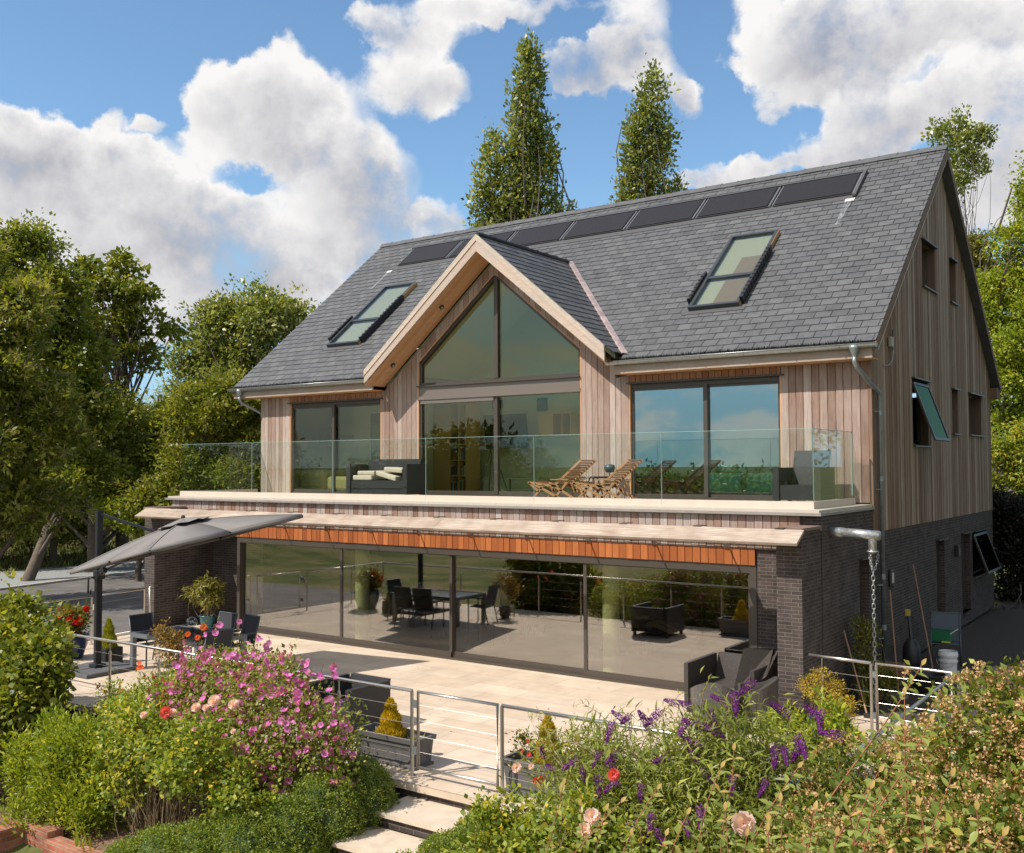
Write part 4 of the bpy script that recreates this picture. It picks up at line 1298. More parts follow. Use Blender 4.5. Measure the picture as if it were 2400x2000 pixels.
# --- interior shell and finishes
m = M()
m.box(XL+.31, XR-.31, YD+.14, 26.0, -.04, .004)
m.build('ground_floor', FLOORIN, house)
m = M().box(XL+.31, XR-.31, YD+.12, 26.0, 2.55, 2.60); m.build('ceiling', simple('dark_ceiling', (.55, .54, .46), .9), house)
m = M().box(XL+.31, XR-.31, 25.9, 26.0, .004, 2.55).box(-16.9, -16.3, 21.6, 22.0, .004, 2.55).box(-19.9, -17.6, 24.5, 24.6, .004, 2.55)
m.box(XL+.31, XL+.33, 17.6, 25.9, .004, 2.55).box(XR-.33, XR-.31, 16.8, 25.9, .004, 2.55)
m.build('inner_wall', simple('inner_wall_green', (.34, .35, .25), .9), house)
for cx_ in (-16.52, -9.87):
    M().lathe([(.165, .004), (.165, 2.55)], (cx_, 17.22, 0), 28).build('column', simple('cream_column', (.88, .88, .68), .6), house, smooth=True)
m = M().box(XL+.05, XR-.21, YF+.15, 26.0, 3.24, 3.30); m.build('upper_floor', simple('oak_floor', (.26, .19, .13), .5), house)
m = M().box(XL+.21, XR-.21, 22.4, 22.5, 3.3, 9.0)
m.box(-17.93, -17.80, YF+.15, 22.4, 3.3, 6.6).box(-11.2, -11.07, YF+.15, 22.4, 3.3, 6.6)
m.build('partition_wall', WALLIN, house)
m = M()
for sgn in (-1, 1):
    e1 = 3.3
    m.add([(GX, YF+.15, GR-.28), (GX, 22.4, GR-.28), (GX+sgn*e1, 22.4, GR-.28-KS*e1), (GX+sgn*e1, YF+.15, GR-.28-KS*e1)], [(0, 1, 2, 3)])
m.build('vaulted_ceiling', CEILIN, house)
m = M().box(XL+.21, -17.93, YF+.15, 22.4, 5.9, 5.95).box(-11.07, XR-.21, YF+.15, 22.4, 5.9, 5.95); m.build('upper_ceiling', CEILIN, house)
# ================================================================== railings and gates (brushed steel)
def rail_run(t, pts, posts, h=1.09, wires=(.24, .45, .66, .87), ends=()):
    """pts: polyline (x,y) of the handrail; posts: list of (x,y)"""
    m = M().tube([(x, y, h) for x, y in pts], .0235, 12); m.build('top_rail', STEEL, t, smooth=True, whole=True)
    for (x, y) in posts:
        m = M()
        if (x, y) in ends: m.tube([(x, y, 0.006), (x, y, h-.01)], .0235, 12)
        else:
            m.tube([(x, y, 0.006), (x, y, h-.17)], .021, 12); m.tube([(x, y, h-.17), (x, y, h-.02)], .008, 8)
        m.lathe([(.05, .006), (.05, .014), (.02, .014)], (x, y, 0), 14)
        m.build('post', STEEL, t, smooth=False, whole=True)
    for w in wires:
        m = M().tube([(x, y, w) for x, y in pts], .002, 5); m.build('wire', WIRE, t, whole=True)
def gate(t, x0, y0, x1, y1, h=1.09):
    r = .0235
    m = M().tube([(x0, y0, .12), (x0, y0, h), (x1, y1, h), (x1, y1, .12), (x0, y0, .12)], r, 12)
    m.build('frame_tube', STEEL, t, smooth=True, whole=True)
    for w in (.32, .52, .72, .92):
        M().tube([(x0, y0, w), (x1, y1, w)], .002, 5).build('wire', STEEL, t)
    d = np.array((x1-x0, y1-y0)); d = d/np.linalg.norm(d)
    for z in (.28, .88):
        M().box(x0-d[0]*.07-.015, x0-d[0]*.07+.055, y0-d[1]*.07-.015, y0-d[1]*.07+.03, z, z+.09).build('hinge', ZINCD, t)
YR_ = 10.04
px_ = [-21.13, -19.6, -18.2, -16.80, -15.47, -14.12, -12.77, -11.42, -10.07, -8.74]
t_ = thing('railing', 'steel handrail with wires along the terrace edge left of the steps', 'railing', (-15, YR_, 0), 'steel railings round the terrace')
rail_run(t_, [(-21.13, YR_), (-8.74, YR_)], [(x, YR_) for x in px_], ends=[(-8.74, YR_), (-21.13, YR_)])
t_ = thing('railing', 'steel handrail running past the purple buddleia right of the steps', 'railing', (-5, YR_, 0), 'steel railings round the terrace')
rail_run(t_, [(-7.29, YR_), (-3.16, YR_)], [(-7.29, YR_), (-5.92, YR_), (-4.55, YR_), (-3.16, YR_)], ends=[(-7.29, YR_)])
t_ = thing('railing', 'steel side handrail coming forward from the right gate', 'railing', (-3.16, 12, 0), 'steel railings round the terrace')
rail_run(t_, [(-3.16, YR_+.06), (-3.16, 15.28)], [(-3.16, y) for y in (11.4, 12.75, 14.1, 15.28)], ends=[(-3.16, 15.28)])
t_ = thing('railing', 'short steel railing fixed to the brick pier with its rail end in the air', 'railing', (-4.9, 15.36, 0), 'steel railings round the terrace')
rail_run(t_, [(-5.33, 15.40), (-4.36, 15.27)], [(-5.12, 15.37), (-4.36, 15.27)], ends=[(-4.36, 15.27)])
t_ = thing('railing', 'steel railing beside the driveway behind the left shrub', 'railing', (-21.13, 12, 0), 'steel railings round the terrace')
rail_run(t_, [(-21.13, YR_+.06), (-21.15, 13.25)], [(-21.14, 11.4), (-21.15, 13.25)], ends=[(-21.15, 13.25)])
M().tube([(-21.46, 14.98, 0), (-21.46, 14.98, 1.12), (-21.46, 15.2, 1.12)], .022, 10).build('post', STEEL, t_, smooth=True)
t_ = thing('gate', 'steel wire gate at the top of the garden steps', 'gate', (-8.0, YR_, 0), 'steel wire gates')
gate(t_, -8.635, YR_, -7.36, YR_)
t_ = thing('gate', 'steel wire gate to the shaded side path by the chain', 'gate', (-3.7, 15.2, 0), 'steel wire gates')
gate(t_, -4.28, 15.268, -3.23, 15.20)
t_ = thing('gate', 'steel wire gate onto the driveway behind the parasol post', 'gate', (-21.3, 14, 0), 'steel wire gates')
gate(t_, -21.18, 13.50, -21.42, 14.80)
m = M().box(-21.20, -21.14, 13.30, 13.34, .78, .90); m.build('gate_latch', RENDER, t_)

# ================================================================== wicker
def wick(name, c1, c2):
    m, t, bs = mat(name)
    uvn = N(t, 'ShaderNodeUVMap')
    bt = N(t, 'ShaderNodeTexBrick', offset=.5, ins={'Scale': 1.0, 'Mortar Size': .0035, 'Brick Width': .024, 'Row Height': .013, 'Mortar Smooth': .6})
    bt.inputs['Color1'].default_value = (*c1, 1); bt.inputs['Color2'].default_value = (*c2, 1); bt.inputs['Mortar'].default_value = (.012, .011, .010, 1)
    t.links.new(uvn.outputs[0], bt.inputs['Vector']); t.links.new(bt.outputs['Color'], bs.inputs['Base Color'])
    bs.inputs['Roughness'].default_value = .45
    inv = N(t, 'ShaderNodeMath', operation='SUBTRACT'); inv.inputs[0].default_value = 1.0
    t.links.new(bt.outputs['Fac'], inv.inputs[1])
    bp = N(t, 'ShaderNodeBump', ins={'Strength': .8, 'Distance': .006}); t.links.new(inv.outputs[0], bp.inputs['Height']); t.links.new(bp.outputs[0], bs.inputs['Normal'])
    return m
WICK = wick('dark_wicker', (.095, .078, .066), (.16, .135, .115))
WICKD = wick('charcoal_wicker', (.040, .040, .044), (.060, .060, .065))
WICKG = wick('grey_wicker', (.15, .135, .13), (.25, .225, .21))
CUSH = simple('cream_cushion', (.50, .43, .34), .9, noise=.06)
def wicker_seat(t, x0, x1, y0, y1, z0, seat, arm, back, mt, th=.12, face=-1, backslope=.10, open_front=False):
    """box armchair; front towards -Y when face=-1"""
    f0, f1 = (y0, y1)
    bodyn = M().box(x0+th, x1-th, y0+.03, y1-th, z0+.10, z0+seat); bodyn.build('seat', mt, t)
    for a, b in ((x0, x0+th), (x1-th, x1)):
        M().box(a, b, y0, y1, z0+.10, z0+arm).build('arm', mt, t)
    m = M()
    m.add([(x0+th, y1-th, z0+seat), (x1-th, y1-th, z0+seat), (x1-th, y1, z0+seat), (x0+th, y1, z0+seat), (x0+th, y1-th+backslope, z0+back), (x1-th, y1-th+backslope, z0+back), (x1-th, y1+backslope, z0+back), (x0+th, y1+backslope, z0+back)],
          [(0, 3, 2, 1), (4, 5, 6, 7), (0, 1, 5, 4), (1, 2, 6, 5), (2, 3, 7, 6), (3, 0, 4, 7)])
    m.build('backrest', mt, t)
    for x in (x0+.03, x1-.09):
        for y in (y0+.03, y1-.09): M().box(x, x+.06, y, y+.06, z0, z0+.10).build('leg', DARKPL, t)
def tub_chair(t, cx, cy, rz, mt, r=.36, h0=.62, h1=.80):
    """rounded wicker tub chair opening along local -Y"""
    c_, s_ = cos(rz), sin(rz)
    def T(x, y, z): return (cx+x*c_-y*s_, cy+x*s_+y*c_, z)
    m = M(); n_ = 22
    a0, a1 = rad(-50), rad(230)
    b = 0; vs = []
    for i in range(n_+1):
        a = a0+(a1-a0)*i/n_
        hh = h0+(h1-h0)*max(0, sin(a))**1.5
        for rr, z in ((r, .08), (r+.03, hh), (r-.03, hh), (r-.05, .08)): vs.append(T(rr*cos(a), rr*sin(a)*1.02, z))
    fs = []
    for i in range(n_):
        for k in range(4):
            k2 = (k+1) % 4
            fs.append((4*i+k, 4*(i+1)+k, 4*(i+1)+k2, 4*i+k2))
    fs += [(0, 1, 2, 3), (4*n_+3, 4*n_+2, 4*n_+1, 4*n_)]
    m.add(vs, fs); m.build('shell', mt, t)
    m = M(); k = 20
    ring = [T((r-.055)*cos(2*pi*i/k), (r-.055)*sin(2*pi*i/k), .40) for i in range(k)]+[T((r-.055)*cos(2*pi*i/k), (r-.055)*sin(2*pi*i/k), .10) for i in range(k)]
    m.add(ring, [tuple(range(k))]+[(i, (i+1) % k, (i+1) % k+k, i+k)[::-1] for i in range(k)]); m.build('seat', mt, t)
    for a in (45, 135, 225, 315):
        p = T(.26*cos(rad(a)), .26*sin(rad(a)), 0)
        M().tube([p, (p[0], p[1], .1)], .018, 6).build('leg', DARKPL, t)

t_ = thing('wicker_armchair', 'large dark wicker armchair with high mossy back against the right end of the doors', 'armchair', (-6.75, 15.7, 0))
wicker_seat(t_, -7.30, -6.10, 15.10, 16.25, 0, .40, .80, .80, WICK, th=.07, backslope=.12)
m = M().add([(-6.45, 15.05, .40), (-6.17, 16.1, .40), (-6.05, 16.1, .42), (-6.30, 15.02, .42), (-6.62, 15.95, .98), (-6.22, 16.25, .98), (-6.12, 16.25, .98), (-5.98, 15.3, .70)], [(0, 1, 5, 4), (0, 4, 5, 7), (7, 3, 0), (3, 7, 6, 2), (4, 5, 6), (5, 1, 2, 6)])
m.build('side_panel', WICK, t_, whole=True)
t_ = thing('tub_chair', 'brown wicker tub chair with its curved back to the brick pier', 'chair', (-6.05, 14.72, 0), 'wicker tub chairs'); tub_chair(t_, -5.98, 14.80, rad(-75), WICK, .33)
t_ = thing('tub_chair', 'greyish wicker tub chair nearest the purple buddleia', 'chair', (-6.75, 14.1, 0), 'wicker tub chairs'); tub_chair(t_, -6.38, 14.25, rad(-165), WICKG, .33)
t_ = thing('wicker_armchair', 'dark wicker armchair half hidden by the pink mallow', 'armchair', (-11.1, 11.3, 0))
wicker_seat(t_, -11.62, -10.67, 10.85, 11.75, 0, .38, .70, .70, WICKD, th=.08)

# balcony furniture
t_ = thing('wicker_sofa', 'charcoal wicker sofa on the balcony between two windows', 'sofa', (-16.5, 18, 3.27))
wicker_seat(t_, -17.45, -15.50, 17.62, 18.35, 3.27, .42, .81, .93, WICKD, th=.13, backslope=.05)
def cushion(lb, cx, cy, cz, sx, sy, sz, rz, tilt=0):
    t = thing('seat_cushion', lb, 'cushion', (cx, cy, cz), 'loose cushions on the balcony sofa')
    m = M(); c_, s_ = cos(rz), sin(rz)
    m.obox((cx, cy, cz+sz/2), np.array((c_, s_, tilt))*sx/2, np.array((-s_, c_, 0))*sy/2, (0, 0, sz/2))
    m.build('cover', CUSH, t, bevel=.025)
cushion('cream cushion lying flat at the left end of the balcony sofa', -16.98, 17.95, 3.695, .62, .55, .12, 0)
cushion('small cream cushion on top of the left one on the balcony sofa', -16.95, 18.0, 3.82, .52, .5, .10, .1)
cushion('cream cushion tipped sideways in the middle of the balcony sofa', -16.20, 17.93, 3.74, .66, .52, .12, -.05, -.22)
cushion('top cream cushion leaning at the right of the balcony sofa', -16.05, 17.98, 3.88, .55, .5, .11, .05, -.08)

def deck_chair(lb, x0):
    """slatted teak folding chair; foot end at low x"""
    y0, y1, z = 17.35, 17.92, 3.27
    t = thing('deck_chair', lb, 'chair', (x0+.6, 17.6, z), 'slatted teak deck chairs')
    P = lambda a, b: (x0+a, z+b)
    sides = [((.02, .40), (.78, .33)), ((.62, .30), (1.32, .86)), ((.10, .02), (.42, .36)), ((.20, .36), (.95, .02)), ((.62, .02), (1.02, .45)), ((.55, .40), (1.28, .02)), ((.05, .40), (.30, .22))]
    for (a, b) in sides:
        for y in (y0, y1):
            p, q = P(*a), P(*b)
            M().bar((p[0], y, p[1]), (q[0], y, q[1]), .028, .045).build('side_bar', TEAK, t)
    m = M()
    for i in range(9):
        f = i/8; p = P(.06+.62*f, .42-.075*f); m.box(p[0]-.026, p[0]+.026, y0+.01, y1-.01, p[1]-.008, p[1]+.008, rng.random())
    m.build('seat_slats', TEAK, t, whole=True)
    m = M(); d = np.array((.70, 0, .56)); d /= np.linalg.norm(d); n_ = np.array((-d[2], 0, d[0]))
    for i in range(11):
        f = .10+.85*i/10; a, b = .62+.70*f, .30+.56*f+.02
        m.obox((x0+a, (y0+y1)/2, z+b), d*.022, (0, (y1-y0)/2-.01, 0), n_*.007, rng.random())
    m.build('back_slats', TEAK, t, whole=True)
    for y in (y0-.02, y1+.02):
        M().bar((x0+.60, y, z+.47), (x0+1.04, y, z+.47), .05, .022).build('armrest', TEAK, t)
deck_chair('slatted teak deck chair on the balcony, the left one of the two', -11.93)
deck_chair('slatted teak deck chair on the balcony, the right one beside the mirrored window', -10.84)
t_ = thing('side_table', 'small round table behind the two deck chairs', 'table', (-11.15, 18.75, 3.27))
M().lathe([(.0, .52), (.32, .52), (.33, .50), (.32, .48), (0, .48)], (-11.15, 18.75, 3.27), 24).build('tabletop', DARKPL, t_)
for a in range(3): M().tube([(-11.15+.10*cos(a*2.1), 18.75+.10*sin(a*2.1), 3.75), (-11.15+.27*cos(a*2.1), 18.75+.27*sin(a*2.1), 3.27)], .014, 6).build('leg', DARKPL, t_)
t_ = thing('wall_heater', 'round dark lamp head on a pole behind the right deck chair', 'lamp', (-10.95, 19.1, 3.27))
M().tube([(-10.95, 19.1, 3.27), (-10.95, 19.1, 3.9)], .012, 6).build('pole', DARKPL, t_)
M().lathe([(.0, .0), (.09, .02), (.12, .1), (.11, .17), (.0, .20)], (-10.95, 19.1, 3.86), 18).build('lamp_head', simple('dark_teal', (.03, .06, .07), .4), t_, smooth=True)
t_ = thing('wicker_armchair', 'charcoal wicker armchair in the right corner of the balcony', 'armchair', (-6.4, 18.4, 3.27))
wicker_seat(t_, -6.85, -5.95, 17.95, 18.75, 3.27, .38, .70, 1.02, WICKD, th=.12, backslope=.18)

# ================================================================== parasol
t_ = thing('parasol', 'grey cantilever parasol tilted over the patio table on a dark post', 'parasol', (-18.30, 11.6, 0))
CANV = simple('grey_canvas', (.19, .175, .165), .85, noise=.05, nscale=5)
PM = simple('anthracite_metal', (.035, .037, .042), .35, .5)
m = M().obox((-18.30, 11.6, 1.58), (.045, 0, 0), (0, .065, 0), (0, 0, 1.55)); m.build('post', PM, t_, bevel=.012)
m = M().obox((-18.30, 11.6, 3.145), (.05, 0, 0), (0, .07, 0), (0, 0, .018)); m.build('post_cap', PM, t_)
A_, B_, C__ = np.array((-17.99, 10.8, 2.05)), np.array((-15.50, 10.8, 2.58)), np.array((-14.85, 13.8, 3.08))
D_ = A_+C__-B_
cen = (A_+C__)/2
nrm = np.cross(B_-A_, D_-A_); nrm /= np.linalg.norm(nrm)
apex = cen+nrm*.42
m = M(); crn = [A_, B_, C__, D_]
rib_pts = []
n_ = 10
for i in range(4):
    p, q = crn[i], crn[(i+1) % 4]
    mid = (p+q)/2-nrm*.0+((cen-(p+q)/2)*.02)
    for a, b in ((p, mid), (mid, q)):
        base = len(m.v)
        rows = []
        for k in range(n_+1):
            f = k/n_
            sag = -.10*sin(pi*f)
            l = apex+(a-apex)*f; r_ = apex+(b-apex)*f
            l = l+nrm*(-sag*.35); r_ = r_+nrm*(-sag*.35)
            c2 = (l+r_)/2+nrm*(-.05*sin(pi*min(1, f*1.05)))*.8
            rows.append((l, c2, r_))
        vs = [v for r__ in rows for v in r__]
        fs = []
        for k in range(n_):
            for j in range(2):
                fs.append((3*k+j, 3*(k+1)+j, 3*(k+1)+j+1, 3*k+j+1))
        m.add(vs, fs)
        # valance
        e0 = [rows[-1][0], rows[-1][1], rows[-1][2]]
        m.add(e0+[v-nrm*.05+np.array((0, 0, -.015)) for v in e0], [(0, 3, 4, 1), (1, 4, 5, 2)])
m.build('canopy', CANV, t_, smooth=True, solid=.006, whole=True)
for p in crn:
    m = M(); n2 = nrm*.012
    pts = [apex+(p-apex)*f+nrm*(.10*sin(pi*f)*.35)+n2*.6 for f in np.linspace(.12, .995, 12)]
    m.tube(pts, .007, 5); m.build('seam', simple('pale_seam', (.40, .37, .34), .8), t_, smooth=True, whole=True)
m = M(); k = 16
ring = [apex+nrm*(.035-.09*(j % 2)*.25)+((B_-A_)/np.linalg.norm(B_-A_)*cos(2*pi*j/k)+(D_-A_)/np.linalg.norm(D_-A_)*sin(2*pi*j/k))*(.40 if j % 2 else .46)-nrm*.06 for j in range(k)]
m.add(ring+[apex+nrm*.07], [(j, (j+1) % k, k) for j in range(k)]); m.build('vent_cap', CANV, t_, solid=.006, whole=True)
m = M().lathe([(0, .09), (.03, .085), (.045, .04), (.03, .0), (0, 0)], tuple(apex+nrm*.03), 12); m.build('finial', PM, t_)
for p in crn:
    M().bar(apex-nrm*.08, p-nrm*.03, .018, .028).build('rib', PM, t_)
for i in range(4):
    p = (crn[i]+crn[(i+1) % 4])/2
    M().bar(apex-nrm*.08, p-nrm*.03, .018, .028).build('rib', PM, t_)
hub = cen+(A_+D_-2*cen)/2*.42+nrm*.22
hub = apex+((A_+D_)/2-apex)*.50+nrm*.05
M().bar((-18.28, 11.6, 3.10), hub, .035, .05).build('upper_arm', PM, t_)
M().obox(hub, (.06, 0, .02), (0, .05, 0), (-.01, 0, .04)).build('hub_joint', PM, t_)
M().tube([hub-nrm*.04, hub*.5+np.array((-18.05, 11.6, 2.02))*.5-np.array((0, 0, .10)), (-18.05, 11.6, 2.05)], .010, 6).build('lower_arm', PM, t_)
M().bar((-18.2, 11.6, 1.95), hub-nrm*.10, .03, .04).build('support_arm', PM, t_)
m = M().obox((-18.28, 11.6, 1.90), (.075, 0, 0), (0, .09, 0), (0, 0, .09)); m.obox((-18.14, 11.58, 1.97), (.09, 0, .05), (0, .05, 0), (-.02, 0, .06)); m.build('crank_housing', PM, t_, bevel=.015)
M().tube([(-18.30, 11.50, 1.86), (-18.42, 11.46, 1.84), (-18.43, 11.46, 1.55), (-18.36, 11.47, 1.53), (-18.36, 11.47, 1.62)], .018, 8).build('crank_handle', PM, t_, smooth=True)
m = M().obox((-18.3, 11.6, .09), (.12, 0, 0), (0, .12, 0), (0, 0, .06)); m.build('base_socket', PM, t_, bevel=.02)
SLAB = simple('dark_base_slab', (.10, .10, .105), .7, noise=.15)
for sx, sy in ((0, 0), (1, 0), (0, 1), (1, 1)):
    M().box(-18.88+sx*.59, -18.32+sx*.59, 11.02+sy*.59, 11.58+sy*.59, .008, .085).build('base_slab', SLAB, t_, bevel=.012)

# patio table with chairs
t_ = thing('patio_table', 'long dark patio table with grey aluminium frame under the parasol', 'table', (-16.8, 12.6, 0))
TOPM = simple('dark_glass_top', (.030, .038, .048), .12); ALU = simple('grey_aluminium', (.20, .22, .24), .4, .4)
M().box(-17.82, -15.84, 12.10, 13.16, .715, .725).build('tabletop', TOPM, t_)
m = M()
for a in ((-17.88, -15.78, 12.04, 12.10), (-17.88, -15.78, 13.16, 13.22), (-17.88, -17.82, 12.10, 13.16), (-15.84, -15.78, 12.10, 13.16)): m.box(*a, .655, .732)
m.build('table_frame', ALU, t_, whole=True)
for x in (-17.88, -15.87):
    for y in (12.04, 13.13): M().box(x, x+.09, y, y+.09, 0.006, .655).build('leg', ALU, t_)
SLING = simple('charcoal_sling', (.030, .033, .040), .8); CHF = simple('chair_frame_grey', (.10, .105, .115), .4, .4)
def sling_chair(lb, x, y, rz, z0=.006, col=None, grp='grey sling patio chairs'):
    t = thing('patio_chair', lb, 'chair', (x, y, z0), grp, rz)
    ROOT[t.name] = np.zeros(3)                      # parts in the chair's own coordinates, front along -Y
    f = CHF
    for sx in (-.27, .27):
        m = M().tube([(sx, -.26, 0), (sx, -.27, .62), (sx, -.15, .655), (sx, .20, .64)], .016, 8); m.build('front_leg', f, t, smooth=True)
        m = M().tube([(sx, .30, 0), (sx, .20, .42), (sx, .34, .98)], .016, 8); m.build('rear_leg', f, t, smooth=True)
        m = M().obox((sx, .02, .665), (.028, 0, 0), (0, .20, 0), (0, 0, .012)); m.build('armrest', f, t)
    m = M().add([(-.25, -.25, .44), (.25, -.25, .44), (.25, .20, .41), (-.25, .20, .41)], [(0, 1, 2, 3)]); m.build('seat', col or SLING, t, solid=.012)
    m = M().add([(-.25, .205, .44), (.25, .205, .44), (.25, .335, .97), (-.25, .335, .97)], [(0, 1, 2, 3)]); m.build('backrest', col or SLING, t, solid=.012)
    m = M().tube([(-.27, .34, .98), (.27, .34, .98)], .014, 8); m.build('top_bar', f, t)
    return t
sling_chair('charcoal sling chair at the driveway end of the patio table', -18.05, 12.62, rad(90))
sling_chair('charcoal sling chair on the house side of the patio table, nearer the globe', -17.05, 13.45, rad(0))
sling_chair('charcoal sling chair on the house side of the patio table, nearer the doors', -16.40, 13.50, rad(-8))
sling_chair('charcoal sling chair with white arms at the near right end of the patio table', -15.70, 12.30, rad(-100))
t_ = thing('glass_globe', 'clear glass globe lamp on the patio table', 'ornament', (-17.15, 12.95, .73))
M().lathe([(.05, 0), (.05, .02), (.015, .03), (.015, .05)], (-17.15, 12.95, .732), 14).build('stand', DARKPL, t_)
M().lathe([(.11*sin(pi*i/14), .16-.11*cos(pi*i/14)) for i in range(15)], (-17.15, 12.95, .732), 22).build('globe', glass('clear_globe', (.85, .85, .85), 1.6, .08), t_, smooth=True)
# sockets on the recess wall
for z, w, lb in ((1.52, .075, 'upper white switch plate on the brick recess wall'), (.86, .07, 'lower grey socket box on the brick recess wall')):
    t_ = thing('wall_socket', lb, 'socket', (-20.75, 17.2, z), 'electric fittings on the recess wall')
    M().box(-20.80, -20.80+w, 17.225, 17.262, z, z+.085).build('cover_plate', simple('white_plastic', (.62, .60, .55), .4) if z > 1 else ALU, t_, bevel=.006)
    M().box(-20.785, -20.76, 17.217, 17.226, z+.025, z+.06).build('rocker', RENDER, t_)

# ================================================================== pots and troughs
LEADG = simple('lead_grey_trough', (.115, .11, .108), .6, noise=.15, nscale=7)
BLUEG = simple('cobalt_glaze', (.012, .025, .10), .12)
BLUEP = simple('bright_blue_plastic', (.02, .10, .38), .35)
SOILD = simple('potting_soil', (.05, .032, .022), .95, noise=.3, nscale=20)
def trough(t, x0, x1, y0, y1, h):
    m = M(); e = .05
    def ring(z, d): return [(x0+d, y0+d, z), (x1-d, y0+d, z), (x1-d, y1-d, z), (x0+d, y1-d, z)]
    prof = [(0.006, .02), (.04, .02), (.05, e), (h-.07, .025), (h-.06, 0), (h, -.008), (h, .035), (h-.09, .06)]
    vs = [p for z, d in prof for p in ring(z, d)]
    fs = [(4*i+k, 4*i+(k+1) % 4, 4*(i+1)+(k+1) % 4, 4*(i+1)+k) for i in range(len(prof)-1) for k in range(4)]
    m.add(vs, fs); b = m.build('trough_body', LEADG, t, whole=True)
    # raised panel mouldings on the front and right side
    m = M()
    def mold(pts):
        for p, q in zip(pts, pts[1:]+pts[:1]): m.bar(p, q, .012, .012, upv=(0, 1, 0))
    xa, xb = x0+.10, x1-.10; zc = h-.12; c_ = .05; yv = y0+.032
    mold([(xa+c_, yv, .10), (xb-c_, yv, .10), (xb, yv, .10+c_), (xb, yv-.006, zc-c_), (xb-c_, yv-.006, zc), (xa+c_, yv-.006, zc), (xa, yv-.006, zc-c_), (xa, yv, .10+c_)])
    ya, yb = y0+.09, y1-.09; xv = x1-.032
    mold([(xv, ya+c_, .10), (xv, yb-c_, .10), (xv, yb, .10+c_), (xv, yb, zc-c_), (xv, yb-c_, zc), (xv, ya+c_, zc), (xv, ya, zc-c_), (xv, ya, .10+c_)])
    m.build('panel_moulding', LEADG, b, whole=True)
    M().box(x0+.045, x1-.045, y0+.045, y1-.045, h-.12, h-.085).build('soil', SOILD, t)
tL = thing('planter_trough', 'grey lead-look trough left of the steps gate with one golden conifer', 'planter', (-9.35, 10.4, 0), 'grey troughs beside the gate')
trough(tL, -9.93, -8.80, 10.16, 10.60, .40)
tR = thing('planter_trough', 'grey lead-look trough right of the steps gate with conifer and red geraniums', 'planter', (-6.85, 10.4, 0), 'grey troughs beside the gate')
trough(tR, -7.40, -6.27, 10.16, 10.60, .42)
def pot(t, x, y, r, h, mt, z=.006, rim=.02):
    M().lathe([(r*.62, 0), (r*.70, .02), (r*.95, h*.6), (r, h-.03), (r+rim, h-.025), (r+rim, h), (r-.02, h), (r-.03, h-.06)], (x, y, z), 26).build('pot_body', mt, t, smooth=True)
    M().lathe([(r-.02, h-.05), (0, h-.045)], (x, y, z), 20).build('soil', SOILD, t)
tB = thing('flower_pot', 'large cobalt blue glazed pot holding the red begonia by the driveway', 'pot', (-19.9, 12.0, 0), 'glazed blue pots'); pot(tB, -19.95, 12.0, .37, .50, BLUEG)
tS1 = thing('flower_pot', 'small blue pot with pale rim and spiky grass, left of the parasol post', 'pot', (-18.55, 11.0, 0), 'glazed blue pots'); pot(tS1, -19.25, 11.45, .17, .22, BLUEG)
tS2 = thing('flower_pot', 'small blue pot with terracotta rim standing next to the railing post', 'pot', (-19.1, 11.0, 0), 'glazed blue pots'); pot(tS2, -19.70, 11.30, .19, .24, BLUEG)
M().lathe([(.17, .235), (.215, .235), (.215, .252), (.17, .252)], (-19.70, 11.30, .006), 24).build('rim', simple('terracotta_rim', (.42, .22, .12), .7), tS2)
tK = thing('square_planter', 'dark square planter with small golden conifer behind the parasol post', 'planter', (-18.6, 12.0, 0))
m = M().box(-19.02, -18.62, 11.98, 12.38, .006, .34); m.build('planter_box', DARKPL, tK, bevel=.01)
t_ = thing('low_table', 'low dark slatted table carrying the small blue pots near the parasol base', 'table', (-18.9, 10.8, 0))
M().box(-19.75, -18.65, 10.32, 10.98, .33, .36).build('tabletop', SLAB, t_)
for x in (-19.7, -18.75):
    for y in (10.36, 10.88): M().box(x, x+.05, y, y+.05, 0.006, .33).build('leg', STEEL, t_)
tF = thing('plant_pot', 'teal blue pot holding the leafy tree in the brick recess', 'pot', (-20.95, 16.3, 0)); pot(tF, -20.9, 16.25, .19, .32, simple('teal_pot', (.02, .10, .13), .3))
tW = thing('plant_pot', 'bright blue plastic pot by the right handrail', 'pot', (-4.0, 11.2, 0)); pot(tW, -4.15, 11.35, .24, .34, BLUEP)
tW2 = thing('plant_pot', 'dark blue pot holding the golden shrub by the brick pier', 'pot', (-4.7, 14.5, 0)); pot(tW2, -4.72, 14.4, .26, .40, BLUEG)

